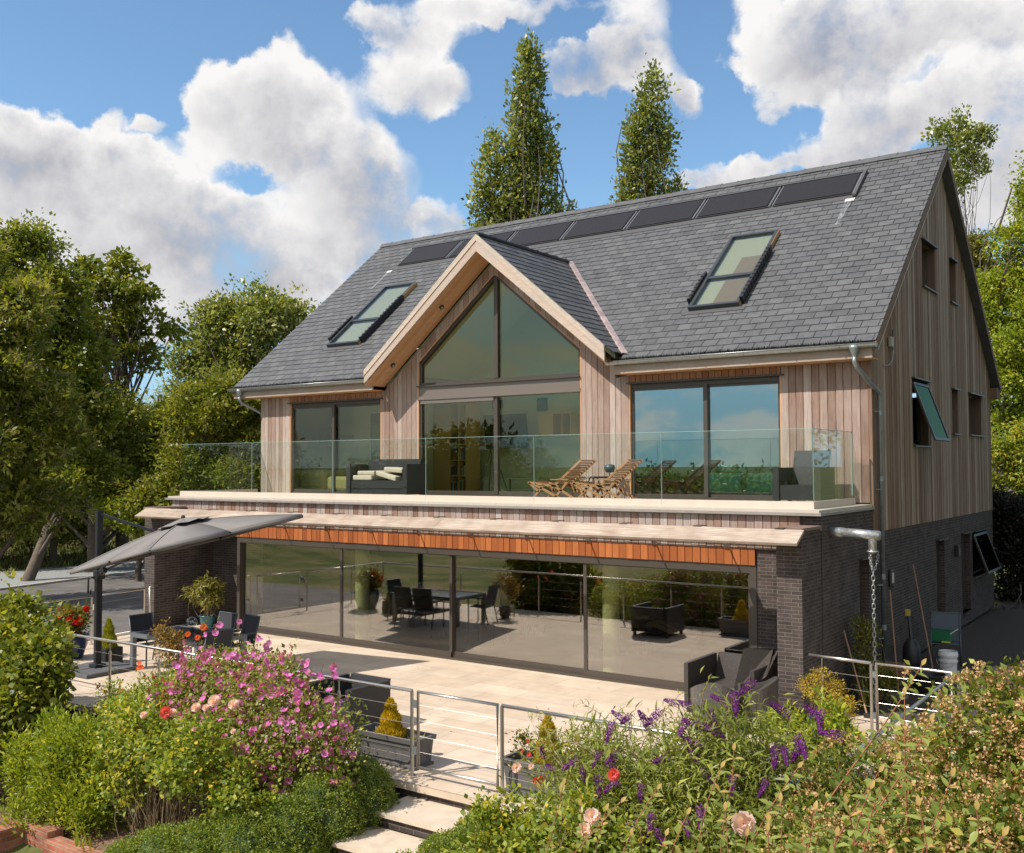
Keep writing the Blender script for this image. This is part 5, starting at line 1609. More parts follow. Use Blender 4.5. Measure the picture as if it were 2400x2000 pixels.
# ================================================================== rain chain, lights, cameras on the walls
t_ = thing('rain_spout', 'galvanised spout pipe reaching out of the brick wall with a hanging chain', 'spout', (-5.4, 16.87, 2.88))
p0, p1 = np.array((XR-.02, 16.87, 2.90)), np.array((-4.62, 16.80, 2.86))
GALV = simple('galvanised_spangle', (.50, .51, .50), .38, .75, noise=.3, nscale=22)
M().tube([p0, p0+(p1-p0)*.28], .085, 18).tube([p0+(p1-p0)*.28, p1], .080, 18).build('pipe', GALV, t_, smooth=True, whole=True)
q = p0+(p1-p0)*.86
M().lathe([(.068, .0), (.068, -.24), (.060, -.24), (.060, -.01)], tuple(q-np.array((0, 0, .05))), 18).lathe([(.066, -.20), (.092, -.205), (.092, -.222), (.066, -.225)], tuple(q-np.array((0, 0, .05))), 18).build('outlet', GALV, t_, smooth=True, whole=True)
def link(m, c_, l, w, r, az_, axis=(0, 0, 1)):
    n_ = 14; pts = []
    ax = np.array(axis, float); ax /= np.linalg.norm(ax)
    sd_ = np.cross(ax, (cos(az_), sin(az_), 0)); sd_ /= np.linalg.norm(sd_)
    for i in range(n_+1):
        a = 2*pi*i/n_
        pts.append(np.array(c_)+ax*(sin(a)*w+np.sign(round(sin(a), 6))*(l-w))+sd_*cos(a)*w)
    m.tube(pts, r, 5, cap=False)
ch = M(); z = q[2]-.62; k = 0
while z > .10:
    link(ch, (q[0], q[1], z), .046, .024, .0065, (k % 2)*pi/2+.5); z -= .076; k += 1
ch.build('chain', GALV, t_, smooth=True, whole=True)
for a in (0.4, 2.5, 4.6):
    m = M(); a0_ = np.array((q[0]+.08*cos(a), q[1]+.08*sin(a), q[2]-.27)); a1_ = np.array((q[0], q[1], q[2]-.60))
    for i in range(7):
        f = (i+.5)/7; bow = .025*sin(pi*f)
        link(m, a0_+(a1_-a0_)*f+np.array((cos(a), sin(a), 0))*bow, .032, .016, .0045, a+(i % 2)*pi/2, a1_-a0_)
    m.build('chain_strand', GALV, t_, smooth=True, whole=True)
t_ = thing('wall_light', 'oval bulkhead light on the dark brick side wall behind the downpipe', 'light', (-5.44, 20.4, 1.8))
M().obox((XR+.02, 20.45, 1.80), (.03, 0, 0), (0, .10, 0), (0, 0, .17)).build('housing', DARKPL, t_, bevel=.03)
M().obox((XR+.055, 20.45, 1.80), (.012, 0, 0), (0, .05, 0), (0, 0, .10)).build('diffuser', simple('white_diffuser', (.6, .6, .55), .3), t_, bevel=.01)
t_ = thing('wall_light', 'small black wall lantern between the tall slot windows', 'light', (-5.44, 26.2, 1.9))
M().obox((XR+.04, 26.3, 1.92), (.05, 0, 0), (0, .07, 0), (0, 0, .14)).build('housing', DARKPL, t_, bevel=.02)
M().obox((XR+.095, 26.3, 1.90), (.006, 0, 0), (0, .03, 0), (0, 0, .08)).build('diffuser', ALU, t_)
t_ = thing('security_camera', 'small black security camera under the eaves above the mirrored window', 'camera', (-10.75, 19.38, 6.1))
M().tube([(-10.72, YF-.03, 6.02), (-10.72, YF-.10, 6.0)], .018, 8).build('bracket', DARKPL, t_)
M().tube([(-10.62, YF-.16, 6.02), (-10.80, YF-.30, 5.97)], .045, 12).build('camera_body', DARKPL, t_)
t_ = thing('aerial_box', 'small grey aerial box on a curved conduit high on the cedar side wall', 'aerial', (-5.40, 20.7, 6.4))
M().box(XR+.02, XR+.09, 20.56, 20.72, 6.36, 6.56).build('box_cover', simple('beige_box', (.40, .38, .32), .5), t_, bevel=.01)
M().tube([(XR+.05, 20.80, 6.60), (XR+.05, 20.80, 6.28), (XR+.05, 20.72, 6.10), (XR+.05, 20.45, 5.98), (XR+.02, 20.2, 5.95)], .013, 6).build('conduit', ZINC, t_, smooth=True)
M().tube([(XR+.05, 20.78, 6.30), (XR+.05, 20.78, 6.72)], .012, 6).build('antenna', DARKPL, t_)

# ================================================================== garden tools in the shade of the side wall
WOODH = simple('ash_handle', (.33, .18, .10), .6)
def stick(name, lb, cat, p, q, head=None, grp=None):
    t = thing(name, lb, cat, p, grp)
    M().tube([q, p], .014, 8).build('handle', WOODH, t)
    return t
t_ = stick('broom', 'broom with green-grey head and long wooden handle leaning by the black tub', 'broom', (-4.72, 18.15, .03), (-5.30, 19.9, 1.62), grp='long-handled tools by the side wall')
M().obox((-4.70, 18.08, .045), (.14, .03, 0), (0, .035, 0), (0, 0, .025)).obox((-4.70, 18.08, .012), (.13, .028, 0), (0, .03, 0), (0, 0, .02)).build('brush_head', simple('faded_green_brush', (.20, .22, .17), .8), t_, whole=True)
t_ = stick('garden_fork', 'tall wooden handled tool leaning on the brick wall next to the grey chair', 'garden tool', (-4.55, 20.0, .03), (-5.36, 21.9, 1.95), grp='long-handled tools by the side wall')
M().obox((-4.55, 19.97, .02), (.07, 0, 0), (0, .02, 0), (0, 0, .09)).build('tool_head', DARKPL, t_)
t_ = stick('garden_hoe', 'short pale handled tool leaning between the climbing plant and the railing', 'garden tool', (-4.75, 16.4, .03), (-5.38, 17.3, 1.20), grp='long-handled tools by the side wall')
M().obox((-4.75, 16.38, .02), (.05, 0, 0), (0, .015, 0), (0, 0, .06)).build('tool_head', DARKPL, t_)
t_ = thing('bucket', 'white plastic bucket with two rim rings beside the grey chair', 'bucket', (-4.38, 20.35, 0))
WHT = simple('white_bucket', (.74, .74, .72), .35)
M().lathe([(.0, .0), (.135, .0), (.14, .02), (.155, .30), (.172, .30), (.172, .335), (.157, .335), (.158, .40), (.176, .40), (.178, .44), (.16, .50), (.152, .50), (.15, .02)], (-4.38, 20.35, .005), 30).build('bucket_body', WHT, t_, smooth=False)
M().tube([(-4.38+.175*cos(a), 20.35+.175*sin(a)*.3-.16, .36-.13*max(0, sin(-a))) for a in np.linspace(pi, 2*pi, 12)], .004, 5).build('bail_handle', STEEL, t_)
sling_chair('grey sling chair in the shade holding a green crate', -4.72, 21.75, rad(12), .0, simple('grey_blue_sling', (.10, .12, .15), .8))
t_ = thing('plastic_crate', 'green plastic crate with tools on the seat of the grey side chair', 'crate', (-4.75, 21.7, .45))
GRN = simple('green_crate', (.02, .16, .07), .5)
m = M(); 
for a in ((-4.98, -4.60, 21.55, 21.57), (-4.98, -4.60, 21.80, 21.82), (-4.98, -4.96, 21.57, 21.80), (-4.62, -4.60, 21.57, 21.80)): m.box(*a, .465, .68)
m.box(-4.96, -4.62, 21.57, 21.80, .465, .475); m.build('crate_wall', GRN, t_, whole=True)
M().bar((-4.70, 21.62, .55), (-4.45, 21.58, .74), .03, .02).build('tool_handle', WHT, t_)
M().obox((-4.66, 21.50, .475), (.08, 0, 0), (0, .03, 0), (0, 0, .012)).build('glove', simple('yellow_tool', (.55, .55, .05), .5), t_)
t_ = thing('rubber_tub', 'wide black rubber tub on the ground between broom and railing', 'tub', (-4.45, 18.9, 0))
M().lathe([(0, .01), (.22, .0), (.30, .30), (.32, .31), (.30, .32), (.285, .30), (.21, .03), (0, .03)], (-4.42, 18.9, .004), 26).build('tub_body', DARKPL, t_, smooth=False)
t_ = thing('garden_blower', 'black garden vacuum bag standing against the brick wall between the handles', 'garden tool', (-4.95, 20.4, 0))
m = M().lathe([(.0, .0), (.14, .01), (.17, .25), (.16, .50), (.10, .62), (.05, .66)], (-5.05, 20.4, .004), 16); m.build('bag', DARKPL, t_, smooth=True)
M().tube([(-5.05, 20.4, .62), (-5.12, 20.5, 1.10)], .03, 8).build('shaft', DARKPL, t_)
M().obox((-5.13, 20.5, 1.14), (.04, 0, 0), (0, .03, 0), (0, 0, .06)).build('grip', simple('yellow_grip', (.55, .40, .05), .5), t_)
t_ = thing('wooden_crate', 'pale wooden box on the ground near the black tub', 'box', (-5.0, 19.4, 0))
m = M()
for z in (.03, .16, .29): m.box(-5.25, -4.90, 18.98, 19.0, z, z+.09).box(-5.25, -4.90, 19.30, 19.32, z, z+.09).box(-4.91, -4.89, 19.0, 19.3, z, z+.09)
for x, y in ((-5.25, 19.0), (-4.93, 19.0), (-5.25, 19.28), (-4.93, 19.28)): m.box(x, x+.02, y, y+.02, .005, .40)
m.build('crate_slats', WOODH, t_, whole=True)
t_ = thing('plant_pot', 'small terracotta pot on the path behind the right gate', 'pot', (-4.9, 18.1, 0)); pot(t_, -4.98, 17.75, .13, .2, simple('terracotta', (.33, .14, .08), .8))

# ================================================================== rooms behind the glass
PINE = simple('pine_bookcase', (.70, .46, .20), .6); TVM = simple('tv_black', (.006, .006, .007), .2)
t_ = thing('bookcase', 'tall pine bookcase with books behind the centre sliding door', 'bookcase', (-17.2, 21.3, 3.3))
bx0, bx1, by0, by1, bz1 = -17.75, -16.62, 21.3, 21.9, 5.70
m = M().box(bx0, bx0+.55, by0, by1, 3.3, bz1); m.box(bx1-.03, bx1, by0, by1, 3.3, bz1).box(bx0+.84, bx0+.87, by0, by1, 3.3, bz1).box(bx0+.55, bx1-.03, by1-.02, by1, 3.3, bz1).box(bx0+.55, bx1-.03, by0, by1, bz1-.03, bz1)
m.build('cabinet', PINE, t_, whole=True)
m = M()
for z in (3.33, 3.75, 4.17, 4.6, 5.02): m.box(bx0+.55, bx0+.84, by0+.01, by1-.02, z, z+.03).box(bx0+.87, bx1-.03, by0+.01, by1-.02, z, z+.03)
m.build('shelf', PINE, t_, whole=True)
bc = [simple('book_'+n_, c_, .7) for n_, c_ in (('red', (.30, .03, .02)), ('white', (.55, .55, .50)), ('blue', (.03, .10, .2)), ('dark', (.05, .04, .03)), ('green', (.05, .2, .12)))]
r_ = np.random.default_rng(3)
for z in (3.36, 3.78, 4.20, 4.63):
    for xa, xb in ((bx0+.56, bx0+.83), (bx0+.88, bx1-.04)):
        x = xa
        while x < xb-.04:
            w = r_.uniform(.025, .05)
            b_ = thing('book', 'one of the books standing in the pine bookcase', 'book', (x, by0+.1, z), 'books in the pine bookcase')
            M().box(x, x+w-.003, by0+.05, by0+.25, z, z+r_.uniform(.2, .33)).build('cover', bc[r_.integers(5)], b_)
            x += w
t_ = thing('television', 'large black television on the wall of the centre room', 'television', (-15.6, 22.3, 5))
M().obox((-15.75, 21.9, 4.95), (.75, -.12, 0), (.03, .03, 0), (-.05, 0, .46)).build('screen', TVM, t_); M().box(-15.8, -15.6, 21.95, 22.4, 4.9, 5.0).build('wall_arm', DARKPL, t_)
t_ = thing('television', 'small black television in the left upstairs room', 'television', (-21.6, 21, 5))
M().obox((-21.85, 21.3, 4.95), (.42, -.08, 0), (.02, .03, 0), (0, 0, .26)).build('screen', TVM, t_); M().box(-21.95, -21.85, 21.35, 22.4, 4.9, 5.0).build('wall_arm', DARKPL, t_)
t_ = thing('mirror', 'dark framed picture window on the back wall of the left upstairs room', 'picture', (-20.6, 22.38, 4.6))
M().box(-21.1, -20.15, 22.34, 22.395, 4.25, 5.62).build('frame', DARKPL, t_); M().box(-21.02, -20.23, 22.335, 22.345, 4.35, 5.3).build('picture_panel', simple('teal_picture', (.10, .22, .18), .5), t_)
t_ = thing('wall_shelf', 'pine wall shelf unit at the right of the centre room', 'shelf', (-14.1, 22.2, 4.8))
m = M().box(-14.75, -14.30, 22.0, 22.38, 4.80, 5.42).box(-14.30, -13.75, 22.36, 22.38, 4.80, 5.42).box(-14.30, -13.75, 22.0, 22.36, 4.80, 4.83).box(-14.30, -13.75, 22.0, 22.36, 5.39, 5.42).box(-14.04, -14.01, 22.0, 22.36, 4.83, 5.39).box(-13.78, -13.75, 22.0, 22.36, 4.83, 5.39)
m.build('shelf_box', PINE, t_, whole=True)
for k, (x, z, w, h, lb) in enumerate(((-15.05, 5.50, .32, .34, 'collage picture above the television'), (-14.95, 5.0, .17, .25, 'small picture right of the television'), (-16.55, 5.62, .36, .22, 'picture above the bookcase'), (-13.6, 5.72, .45, .16, 'dark speaker box high on the wall'))):
    t_ = thing('picture_frame', lb+' in the centre room', 'picture', (x, 22.38, z)); M().box(x, x+w, 22.36, 22.395, z, z+h).build('frame', DKWOOD, t_); M().box(x+.03, x+w-.03, 22.35, 22.362, z+.03, z+h-.03).build('picture_panel', simple('picture_tone', (.14, .11, .09), .6, noise=.5, nscale=12), t_)
t_ = thing('tripod', 'black telescope tripod standing inside the centre door', 'tripod', (-15.2, 20.7, 3.3))
top_ = (-15.25, 20.6, 4.55)
for a in (0.3, 2.4, 4.5): M().tube([top_, (top_[0]+.45*cos(a), top_[1]+.45*sin(a), 3.3)], .012, 6).build('leg', DARKPL, t_)
M().tube([(-15.42, 20.6, 4.60), (-15.08, 20.6, 4.72)], .04, 10).build('telescope', DARKPL, t_)
t_ = thing('white_cabinet', 'low white cabinet under the television', 'cabinet', (-15.2, 21.9, 3.3)); M().box(-16.4, -14.6, 21.75, 22.3, 3.3, 3.72).build('body', simple('white_lacquer', (.55, .58, .50), .4), t_); M().box(-15.52, -15.48, 21.74, 21.75, 3.35, 3.68).build('door_gap', DARKPL, t_)
SOFA = simple('cream_sofa', (.50, .42, .32), .9)
t_ = thing('sofa', 'cream sofa in the left upstairs room', 'sofa', (-20, 20.6, 3.3))
M().box(-21.9, -20.9, 20.2, 21.3, 3.35, 3.95).build('arm', SOFA, t_, bevel=.12); M().box(-20.9, -18.9, 20.3, 21.3, 3.35, 3.75).build('seat', SOFA, t_, bevel=.08); M().box(-20.9, -18.9, 21.0, 21.4, 3.75, 4.15).build('backrest', SOFA, t_, bevel=.1)
t_ = thing('bed', 'pale bed with rumpled cover behind the mirrored window', 'bed', (-8.3, 20.8, 3.3))
M().box(-9.3, -7.2, 20.3, 22.2, 3.4, 3.85).build('mattress', simple('sheet_white', (.80, .85, .78), .9), t_, bevel=.08); M().box(-9.4, -7.1, 20.25, 22.25, 3.3, 3.4).build('bed_base', DKWOOD, t_); M().obox((-8.7, 20.8, 3.98), (.35, .1, 0), (0, .28, 0), (0, 0, .10)).build('pillow', simple('pillow_white', (.82, .86, .80), .9), t_, bevel=.08)
# ground floor
t_ = thing('kitchen_cabinet', 'dark kitchen cabinets at the left of the ground floor', 'cabinet', (-19.4, 20.5, 0))
M().box(-19.75, -18.9, 19.4, 20.2, .1, 2.2).build('tall_unit', simple('brown_panel', (.10, .06, .045), .5), t_); M().box(-18.9, -17.7, 21.6, 22.3, .1, .9).build('base_unit', DKWOOD, t_); M().box(-18.9, -17.7, 21.55, 22.3, .9, .94).build('worktop', simple('teal_worktop', (.04, .14, .11), .3), t_)
t_ = thing('kitchen_island', 'pale kitchen island behind the left column', 'kitchen island', (-17.7, 18.9, 0))
M().box(-17.9, -16.7, 18.2, 19.0, .05, .88).build('body', simple('pale_oak_panel', (.42, .38, .26), .6), t_); M().box(-17.95, -16.1, 18.15, 19.4, .88, .92).build('worktop', simple('teal_worktop2', (.05, .17, .14), .25), t_)
t_ = thing('dining_table', 'dark dining table inside the second patio door', 'table', (-14.6, 19.3, 0))
M().box(-15.6, -13.4, 18.8, 19.8, .72, .76).build('tabletop', DKWOOD, t_)
for x in (-15.5, -13.6):
    for y in (18.85, 19.65): M().box(x, x+.09, y, y+.09, .006, .72).build('leg', DKWOOD, t_)
for k, (x, y, rz) in enumerate(((-15.1, 18.45, 180), (-14.4, 18.45, 180), (-13.7, 18.5, 180), (-15.1, 20.1, 0), (-14.4, 20.1, 0), (-13.7, 20.1, 0))):
    t = thing('dining_chair', ('dark dining chair on the near side of the dining table', 'dark dining chair on the far side of the dining table')[k//3], 'chair', (x, y, .006), 'dining chairs behind the patio doors', rad(rz)); ROOT[t.name] = np.zeros(3)
    M().box(-.21, .21, -.2, .22, .43, .47).build('seat', DKWOOD, t); M().box(-.21, .21, .19, .23, .47, 1.0).build('backrest', DKWOOD, t)
    for sx in (-.20, .17):
        for sy in (-.19, .19): M().box(sx, sx+.03, sy, sy+.03, 0, .43).build('leg', DKWOOD, t)
LEATH = simple('brown_leather', (.055, .032, .024), .4)
t_ = thing('armchair', 'brown leather armchair with a reclining person inside the right patio door', 'armchair', (-10.2, 19.3, 0))
M().box(-10.95, -9.9, 18.8, 19.9, .08, .42).build('seat', LEATH, t_, bevel=.06)
M().box(-10.95, -10.0, 18.62, 18.80, .08, .62).build('arm', LEATH, t_, bevel=.06); M().box(-10.95, -10.0, 19.9, 20.08, .08, .62).build('arm', LEATH, t_, bevel=.06)
M().obox((-11.0, 19.35, .68), (.10, 0, -.03), (0, .56, 0), (-.12, 0, .40)).build('backrest', LEATH, t_, bevel=.07)
t_ = thing('sofa', 'dark leather sofa behind the reclining person', 'sofa', (-9, 21.3, 0))
M().box(-10.6, -7.6, 20.9, 21.9, .08, .45).build('seat', LEATH, t_, bevel=.06); M().box(-10.6, -7.6, 21.7, 22.05, .45, .95).build('backrest', LEATH, t_, bevel=.08); M().box(-7.7, -7.4, 20.9, 22.0, .08, .68).build('arm', LEATH, t_, bevel=.06); M().box(-10.9, -10.6, 20.9, 22.0, .08, .68).build('arm', LEATH, t_, bevel=.06)
t_ = thing('footstool', 'low pale footstool under the feet of the reclining person', 'stool', (-8.6, 19.3, 0))
M().box(-9.0, -8.2, 18.9, 19.7, .06, .38).build('cushion_top', simple('grey_green_fabric', (.16, .17, .12), .9), t_, bevel=.06)
for x in (-8.95, -8.30):
    for y in (18.95, 19.6): M().box(x, x+.05, y, y+.05, .006, .07).build('foot', DKWOOD, t_)
# reclining person with a laptop
def skin(name, chains, mt, parent, lvl=2):
    """chains: list of lists of (x,y,z,r); chains after the first start at an existing joint position"""
    vs, es_, rs = [], [], []
    def idx(p):
        for i, v in enumerate(vs):
            if (Vector(v)-Vector(p[:3])).length < 1e-4: return i
        vs.append(p[:3]); rs.append(p[3]); return len(vs)-1
    for c_ in chains:
        ids = [idx(p) for p in c_]
        es_ += list(zip(ids, ids[1:]))
    me = bpy.data.meshes.new(name); off = ROOT[parent.name]
    me.from_pydata([tuple(np.array(v)-off) for v in vs], es_, [])
    o = bpy.data.objects.new(name, me); C.objects.link(o); o.parent = parent
    sk = o.modifiers.new('skin', 'SKIN')
    for i, r_ in enumerate(rs):
        d = me.skin_vertices[0].data[i]; d.radius = (r_, r_) if not hasattr(r_, '__len__') else r_
    me.skin_vertices[0].data[0].use_root = True
    sk.use_smooth_shade = True
    sb = o.modifiers.new('sub', 'SUBSURF'); sb.levels = lvl; sb.render_levels = lvl
    me.materials.append(mt)
    ROOT[o.name] = off
    return o
SKIN = simple('skin', (.42, .24, .16), .55); SHIRT = simple('pale_shirt', (.34, .42, .40), .9); SHORT = simple('dark_shorts', (.03, .035, .05), .9); HAIR = simple('grey_hair', (.16, .14, .12), .8)
t_ = thing('person', 'person reclining indoors in pale shirt and shorts with bare feet up', 'person', (-10.3, 19.35, .42))
yc = 19.35
pel = (-10.42, yc, .54, .13)
body = [[pel, (-10.60, yc, .72, .135), (-10.74, yc, .92, .14), (-10.80, yc, 1.04, .10), (-10.80, yc, 1.12, .055), (-10.78, yc-.005, 1.21, .085), (-10.77, yc-.005, 1.30, .075)]]
for s_ in (-1, 1):
    body.append([pel, (-10.36, yc+s_*.09, .55, .095), (-9.98, yc+s_*.13, .66, .075), (-9.93, yc+s_*.13, .655, .06), (-9.55, yc+s_*.10, .52, .055), (-9.10, yc+s_*.07+.02, .46, .040), (-9.03, yc+s_*.07+.02, .47, .042), (-8.98, yc+s_*.07, .57, .030)])
    sh_ = (-10.74, yc+s_*.17, .99, .06)
    body.append([(-10.80, yc, 1.04, .10), sh_, (-10.60, yc+s_*.25, .76, .045), (-10.58, yc+s_*.25, .74, .04), (-10.38, yc+s_*.16, .76, .032), (-10.30, yc+s_*.13, .775, .026), (-10.24, yc+s_*.11, .775, .022)])
    for f in range(4):
        yy = yc+s_*(.085+.02*f)
        body.append([(-10.24, yc+s_*.11, .775, .022), (-10.205, yy, .785, .010), (-10.17, yy, .78, .009), (-10.15+.004*f, yy, .77, .008)])
    body.append([(-10.30, yc+s_*.13, .775, .026), (-10.26, yc+s_*.075, .79, .010), (-10.23, yc+s_*.062, .785, .009)])
skin('body', body, SKIN, t_, 1)
sh_ = [[(-10.46, yc, .60, .15), (-10.60, yc, .74, .155), (-10.73, yc, .92, .16), (-10.80, yc, 1.03, .115)]]
for s_ in (-1, 1): sh_.append([(-10.80, yc, 1.03, .115), (-10.74, yc+s_*.17, .99, .085), (-10.655, yc+s_*.22, .85, .068)])
skin('shirt', sh_, SHIRT, t_, 1)
so_ = [[(-10.44, yc, .56, .15), (-10.40, yc, .555, .14)]]
for s_ in (-1, 1): so_.append([(-10.40, yc, .555, .14), (-10.34, yc+s_*.09, .56, .115), (-10.08, yc+s_*.12, .64, .10)])
skin('shorts', so_, SHORT, t_, 1)
M().lathe([(.088*sin(pi*i/10), .02-.085*cos(pi*i/10)) for i in range(3, 11)], (-10.80, yc-.005, 1.26), 16).build('hair', HAIR, t_, smooth=True)
t_ = thing('laptop', 'open laptop on the lap of the reclining person', 'laptop', (-10.15, yc, .78))
M().obox((-10.20, yc, .765), (.12, 0, .02), (0, .17, 0), (0, 0, .008)).build('keyboard', ALU, t_); M().obox((-10.05, yc, .87), (.03, 0, .11), (0, .17, 0), (.006, 0, 0)).build('screen', DARKPL, t_)
# ================================================================== vegetation
def unit(v): return v/(np.linalg.norm(v, axis=-1, keepdims=True)+1e-9)
def leaf_arrays(P, D, Nn, Lh, Wd, fold=.25, droop=.15, shape=.45, col=None):
    """diamond leaves: base P, direction D, face normal Nn"""
    D = unit(D); Sd = unit(np.cross(D, Nn)); Nn = np.cross(Sd, D)
    Lh = np.broadcast_to(Lh, (len(P),))[:, None]; Wd = np.broadcast_to(Wd, (len(P),))[:, None]
    mid = P+D*Lh*shape
    v0 = P; v1 = mid+Sd*Wd/2+Nn*Wd*fold*.5; v2 = P+D*Lh-Nn*Lh*droop; v3 = mid-Sd*Wd/2+Nn*Wd*fold*.5
    V = np.stack([v0, v1, v2, v3], 1).reshape(-1, 3)
    F = np.arange(len(P)*4).reshape(-1, 4)
    return V, F
def sample_blobs(r, blobs, n, shell=.22, up=.25):
    """points near the skin of ellipsoid lobes, away from the inside of the other lobes"""
    B = np.array([b[:6] for b in blobs], float)
    w = (B[:, 3]*B[:, 4]+B[:, 3]*B[:, 5]+B[:, 4]*B[:, 5]); w = w/w.sum()
    k = r.choice(len(B), n, p=w)
    d = unit(r.normal(size=(n, 3))+np.array((0, 0, up)))
    rad_ = 1-np.abs(r.normal(0, shell, n)); rad_ = np.clip(rad_, .05, 1.05)
    P = B[k, :3]+d*B[k, 3:6]*rad_[:, None]
    out = unit(d/B[k, 3:6])
    # drop most points deep inside another lobe
    keep = np.ones(n, bool)
    for j in range(len(B)):
        q = (((P-B[j, :3])/B[j, 3:6])**2).sum(1)
        keep &= ~((q < .45) & (k != j) & (r.random(n) < .85))
    return P[keep], out[keep]
def sublobes(r, blobs, k=8, s=(.30, .52), stick=1.0):
    """cauliflower a smooth lobe into many smaller uneven ones"""
    out = []
    for b in blobs:
        c = np.array(b[:3]); R_ = np.array(b[3:6])
        out.append(tuple(c)+tuple(R_*(.62 if s[1] > .4 else .3)))
        for i in range(k):
            d = unit(r.normal(size=3)+np.array((0, 0, .25)))
            q = r.uniform(*s)
            out.append(tuple(c+d*R_*(r.uniform(.62, .92)*stick))+tuple(R_*q*r.uniform(.8, 1.25, 3)))
    return out
def foliage(r, blobs, ncl, per, cr, L_, W_, shell=.22, up=.25, outw=.9, upw=.35, rndw=.8, cbias=None, fold=.25, droop=.15, jit=.25, flat=.6, sub=8, stray=.06, ss=(.30, .52)):
    if sub: blobs = sublobes(r, blobs, sub, ss)
    P, O = sample_blobs(r, blobs, ncl, shell, up)
    n = len(P)
    ext = (r.random(n) < stray)[:, None]*r.uniform(.5, 3.2, (n, 1))*cr
    P = P+(O*.7+np.array((0, 0, .5)))*ext
    n = len(P)
    pc = np.repeat(P, per, 0); oc = np.repeat(O, per, 0)
    cc = np.repeat(np.clip(r.normal(.45, .2, n), 0, 1), per)
    off = r.normal(size=(n*per, 3))*cr*np.array((1, 1, flat))
    Q = pc+off
    D = unit(oc*outw+np.array((0, 0, upw))+r.normal(size=Q.shape)*rndw+unit(off)*.6)
    Nn = unit(oc*.7+np.array((0, 0, .8))+r.normal(size=Q.shape)*.55)
    s = 1+r.normal(0, jit, len(Q)); s = np.clip(s, .4, 1.8)
    V, F = leaf_arrays(Q, D, Nn, L_*s, W_*s, fold, droop)
    c = np.clip(cc+r.normal(0, .16, len(Q)), 0, 1)
    return V, F, c, P, O
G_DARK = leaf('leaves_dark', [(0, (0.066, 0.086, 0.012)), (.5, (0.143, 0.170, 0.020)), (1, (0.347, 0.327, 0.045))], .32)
G_MID = leaf('leaves_mid', [(0, (0.077, 0.115, 0.014)), (.5, (0.186, 0.222, 0.024)), (1, (0.406, 0.384, 0.054))], .38)
G_BRIGHT = leaf('leaves_bright', [(0, (0.112, 0.165, 0.016)), (.5, (0.248, 0.321, 0.029)), (1, (0.546, 0.522, 0.065))], .40)
G_YEL = leaf('leaves_yellow_green', [(0, (0.088, 0.140, 0.017)), (.45, (0.237, 0.310, 0.039)), (.8, (0.489, 0.458, 0.066)), (1, (0.740, 0.533, 0.055))], .40)
G_OLIVE = leaf('leaves_olive', [(0, (0.086, 0.091, 0.020)), (.5, (0.192, 0.190, 0.039)), (1, (0.384, 0.330, 0.077))], .35)
G_POP = leaf('leaves_poplar', [(0, (0.089, 0.125, 0.027)), (.5, (0.214, 0.260, 0.063)), (1, (0.553, 0.533, 0.179))], .35, .35, .5)
G_BOX = leaf('leaves_box', [(0, (.10, .15, .022)), (.5, (.20, .27, .038)), (.85, (.32, .36, .055)), (1, (.52, .46, .07))], .32)
G_GREY = leaf('leaves_greygreen', [(0, (0.117, 0.142, 0.027)), (.5, (0.235, 0.275, 0.050)), (1, (0.446, 0.446, 0.089))], .35)
G_PURP = leaf('leaves_dark_purple', [(0, (0.012, 0.014, 0.010)), (.6, (0.026, 0.024, 0.014)), (1, (0.072, 0.060, 0.036))], .25)
G_CAT = leaf('catkins_pale', [(0, (.22, .21, .07)), (.5, (.36, .33, .13)), (1, (.48, .42, .20))], .35)
G_GOLD = leaf('golden_conifer', [(0, (0.250, 0.169, 0.010)), (.5, (0.593, 0.423, 0.019)), (1, (0.850, 0.709, 0.052))], .30)
BARK = simple('bark', (.11, .085, .065), .9, noise=.35, nscale=8, bump=.6, bscale=20)
TWIG = simple('twigs', (.20, .14, .075), .85, noise=.3)
def limb(m, p, q, r0, r1, r, wob=.08, n=6, sides=6, sag=0.0):
    p = np.array(p, float); q = np.array(q, float); L_ = np.linalg.norm(q-p)
    pts = []
    o = r.normal(size=3)*wob*L_; o2 = r.normal(size=3)*wob*L_*.5
    for i in range(n+1):
        f = i/n
        pts.append(p+(q-p)*f+o*sin(pi*f)+o2*sin(2*pi*f)+np.array((0, 0, -sag*L_*sin(pi*f))))
    m.tube(pts, [r0+(r1-r0)*(i/n) for i in range(n+1)], sides, cap=False)
    return pts
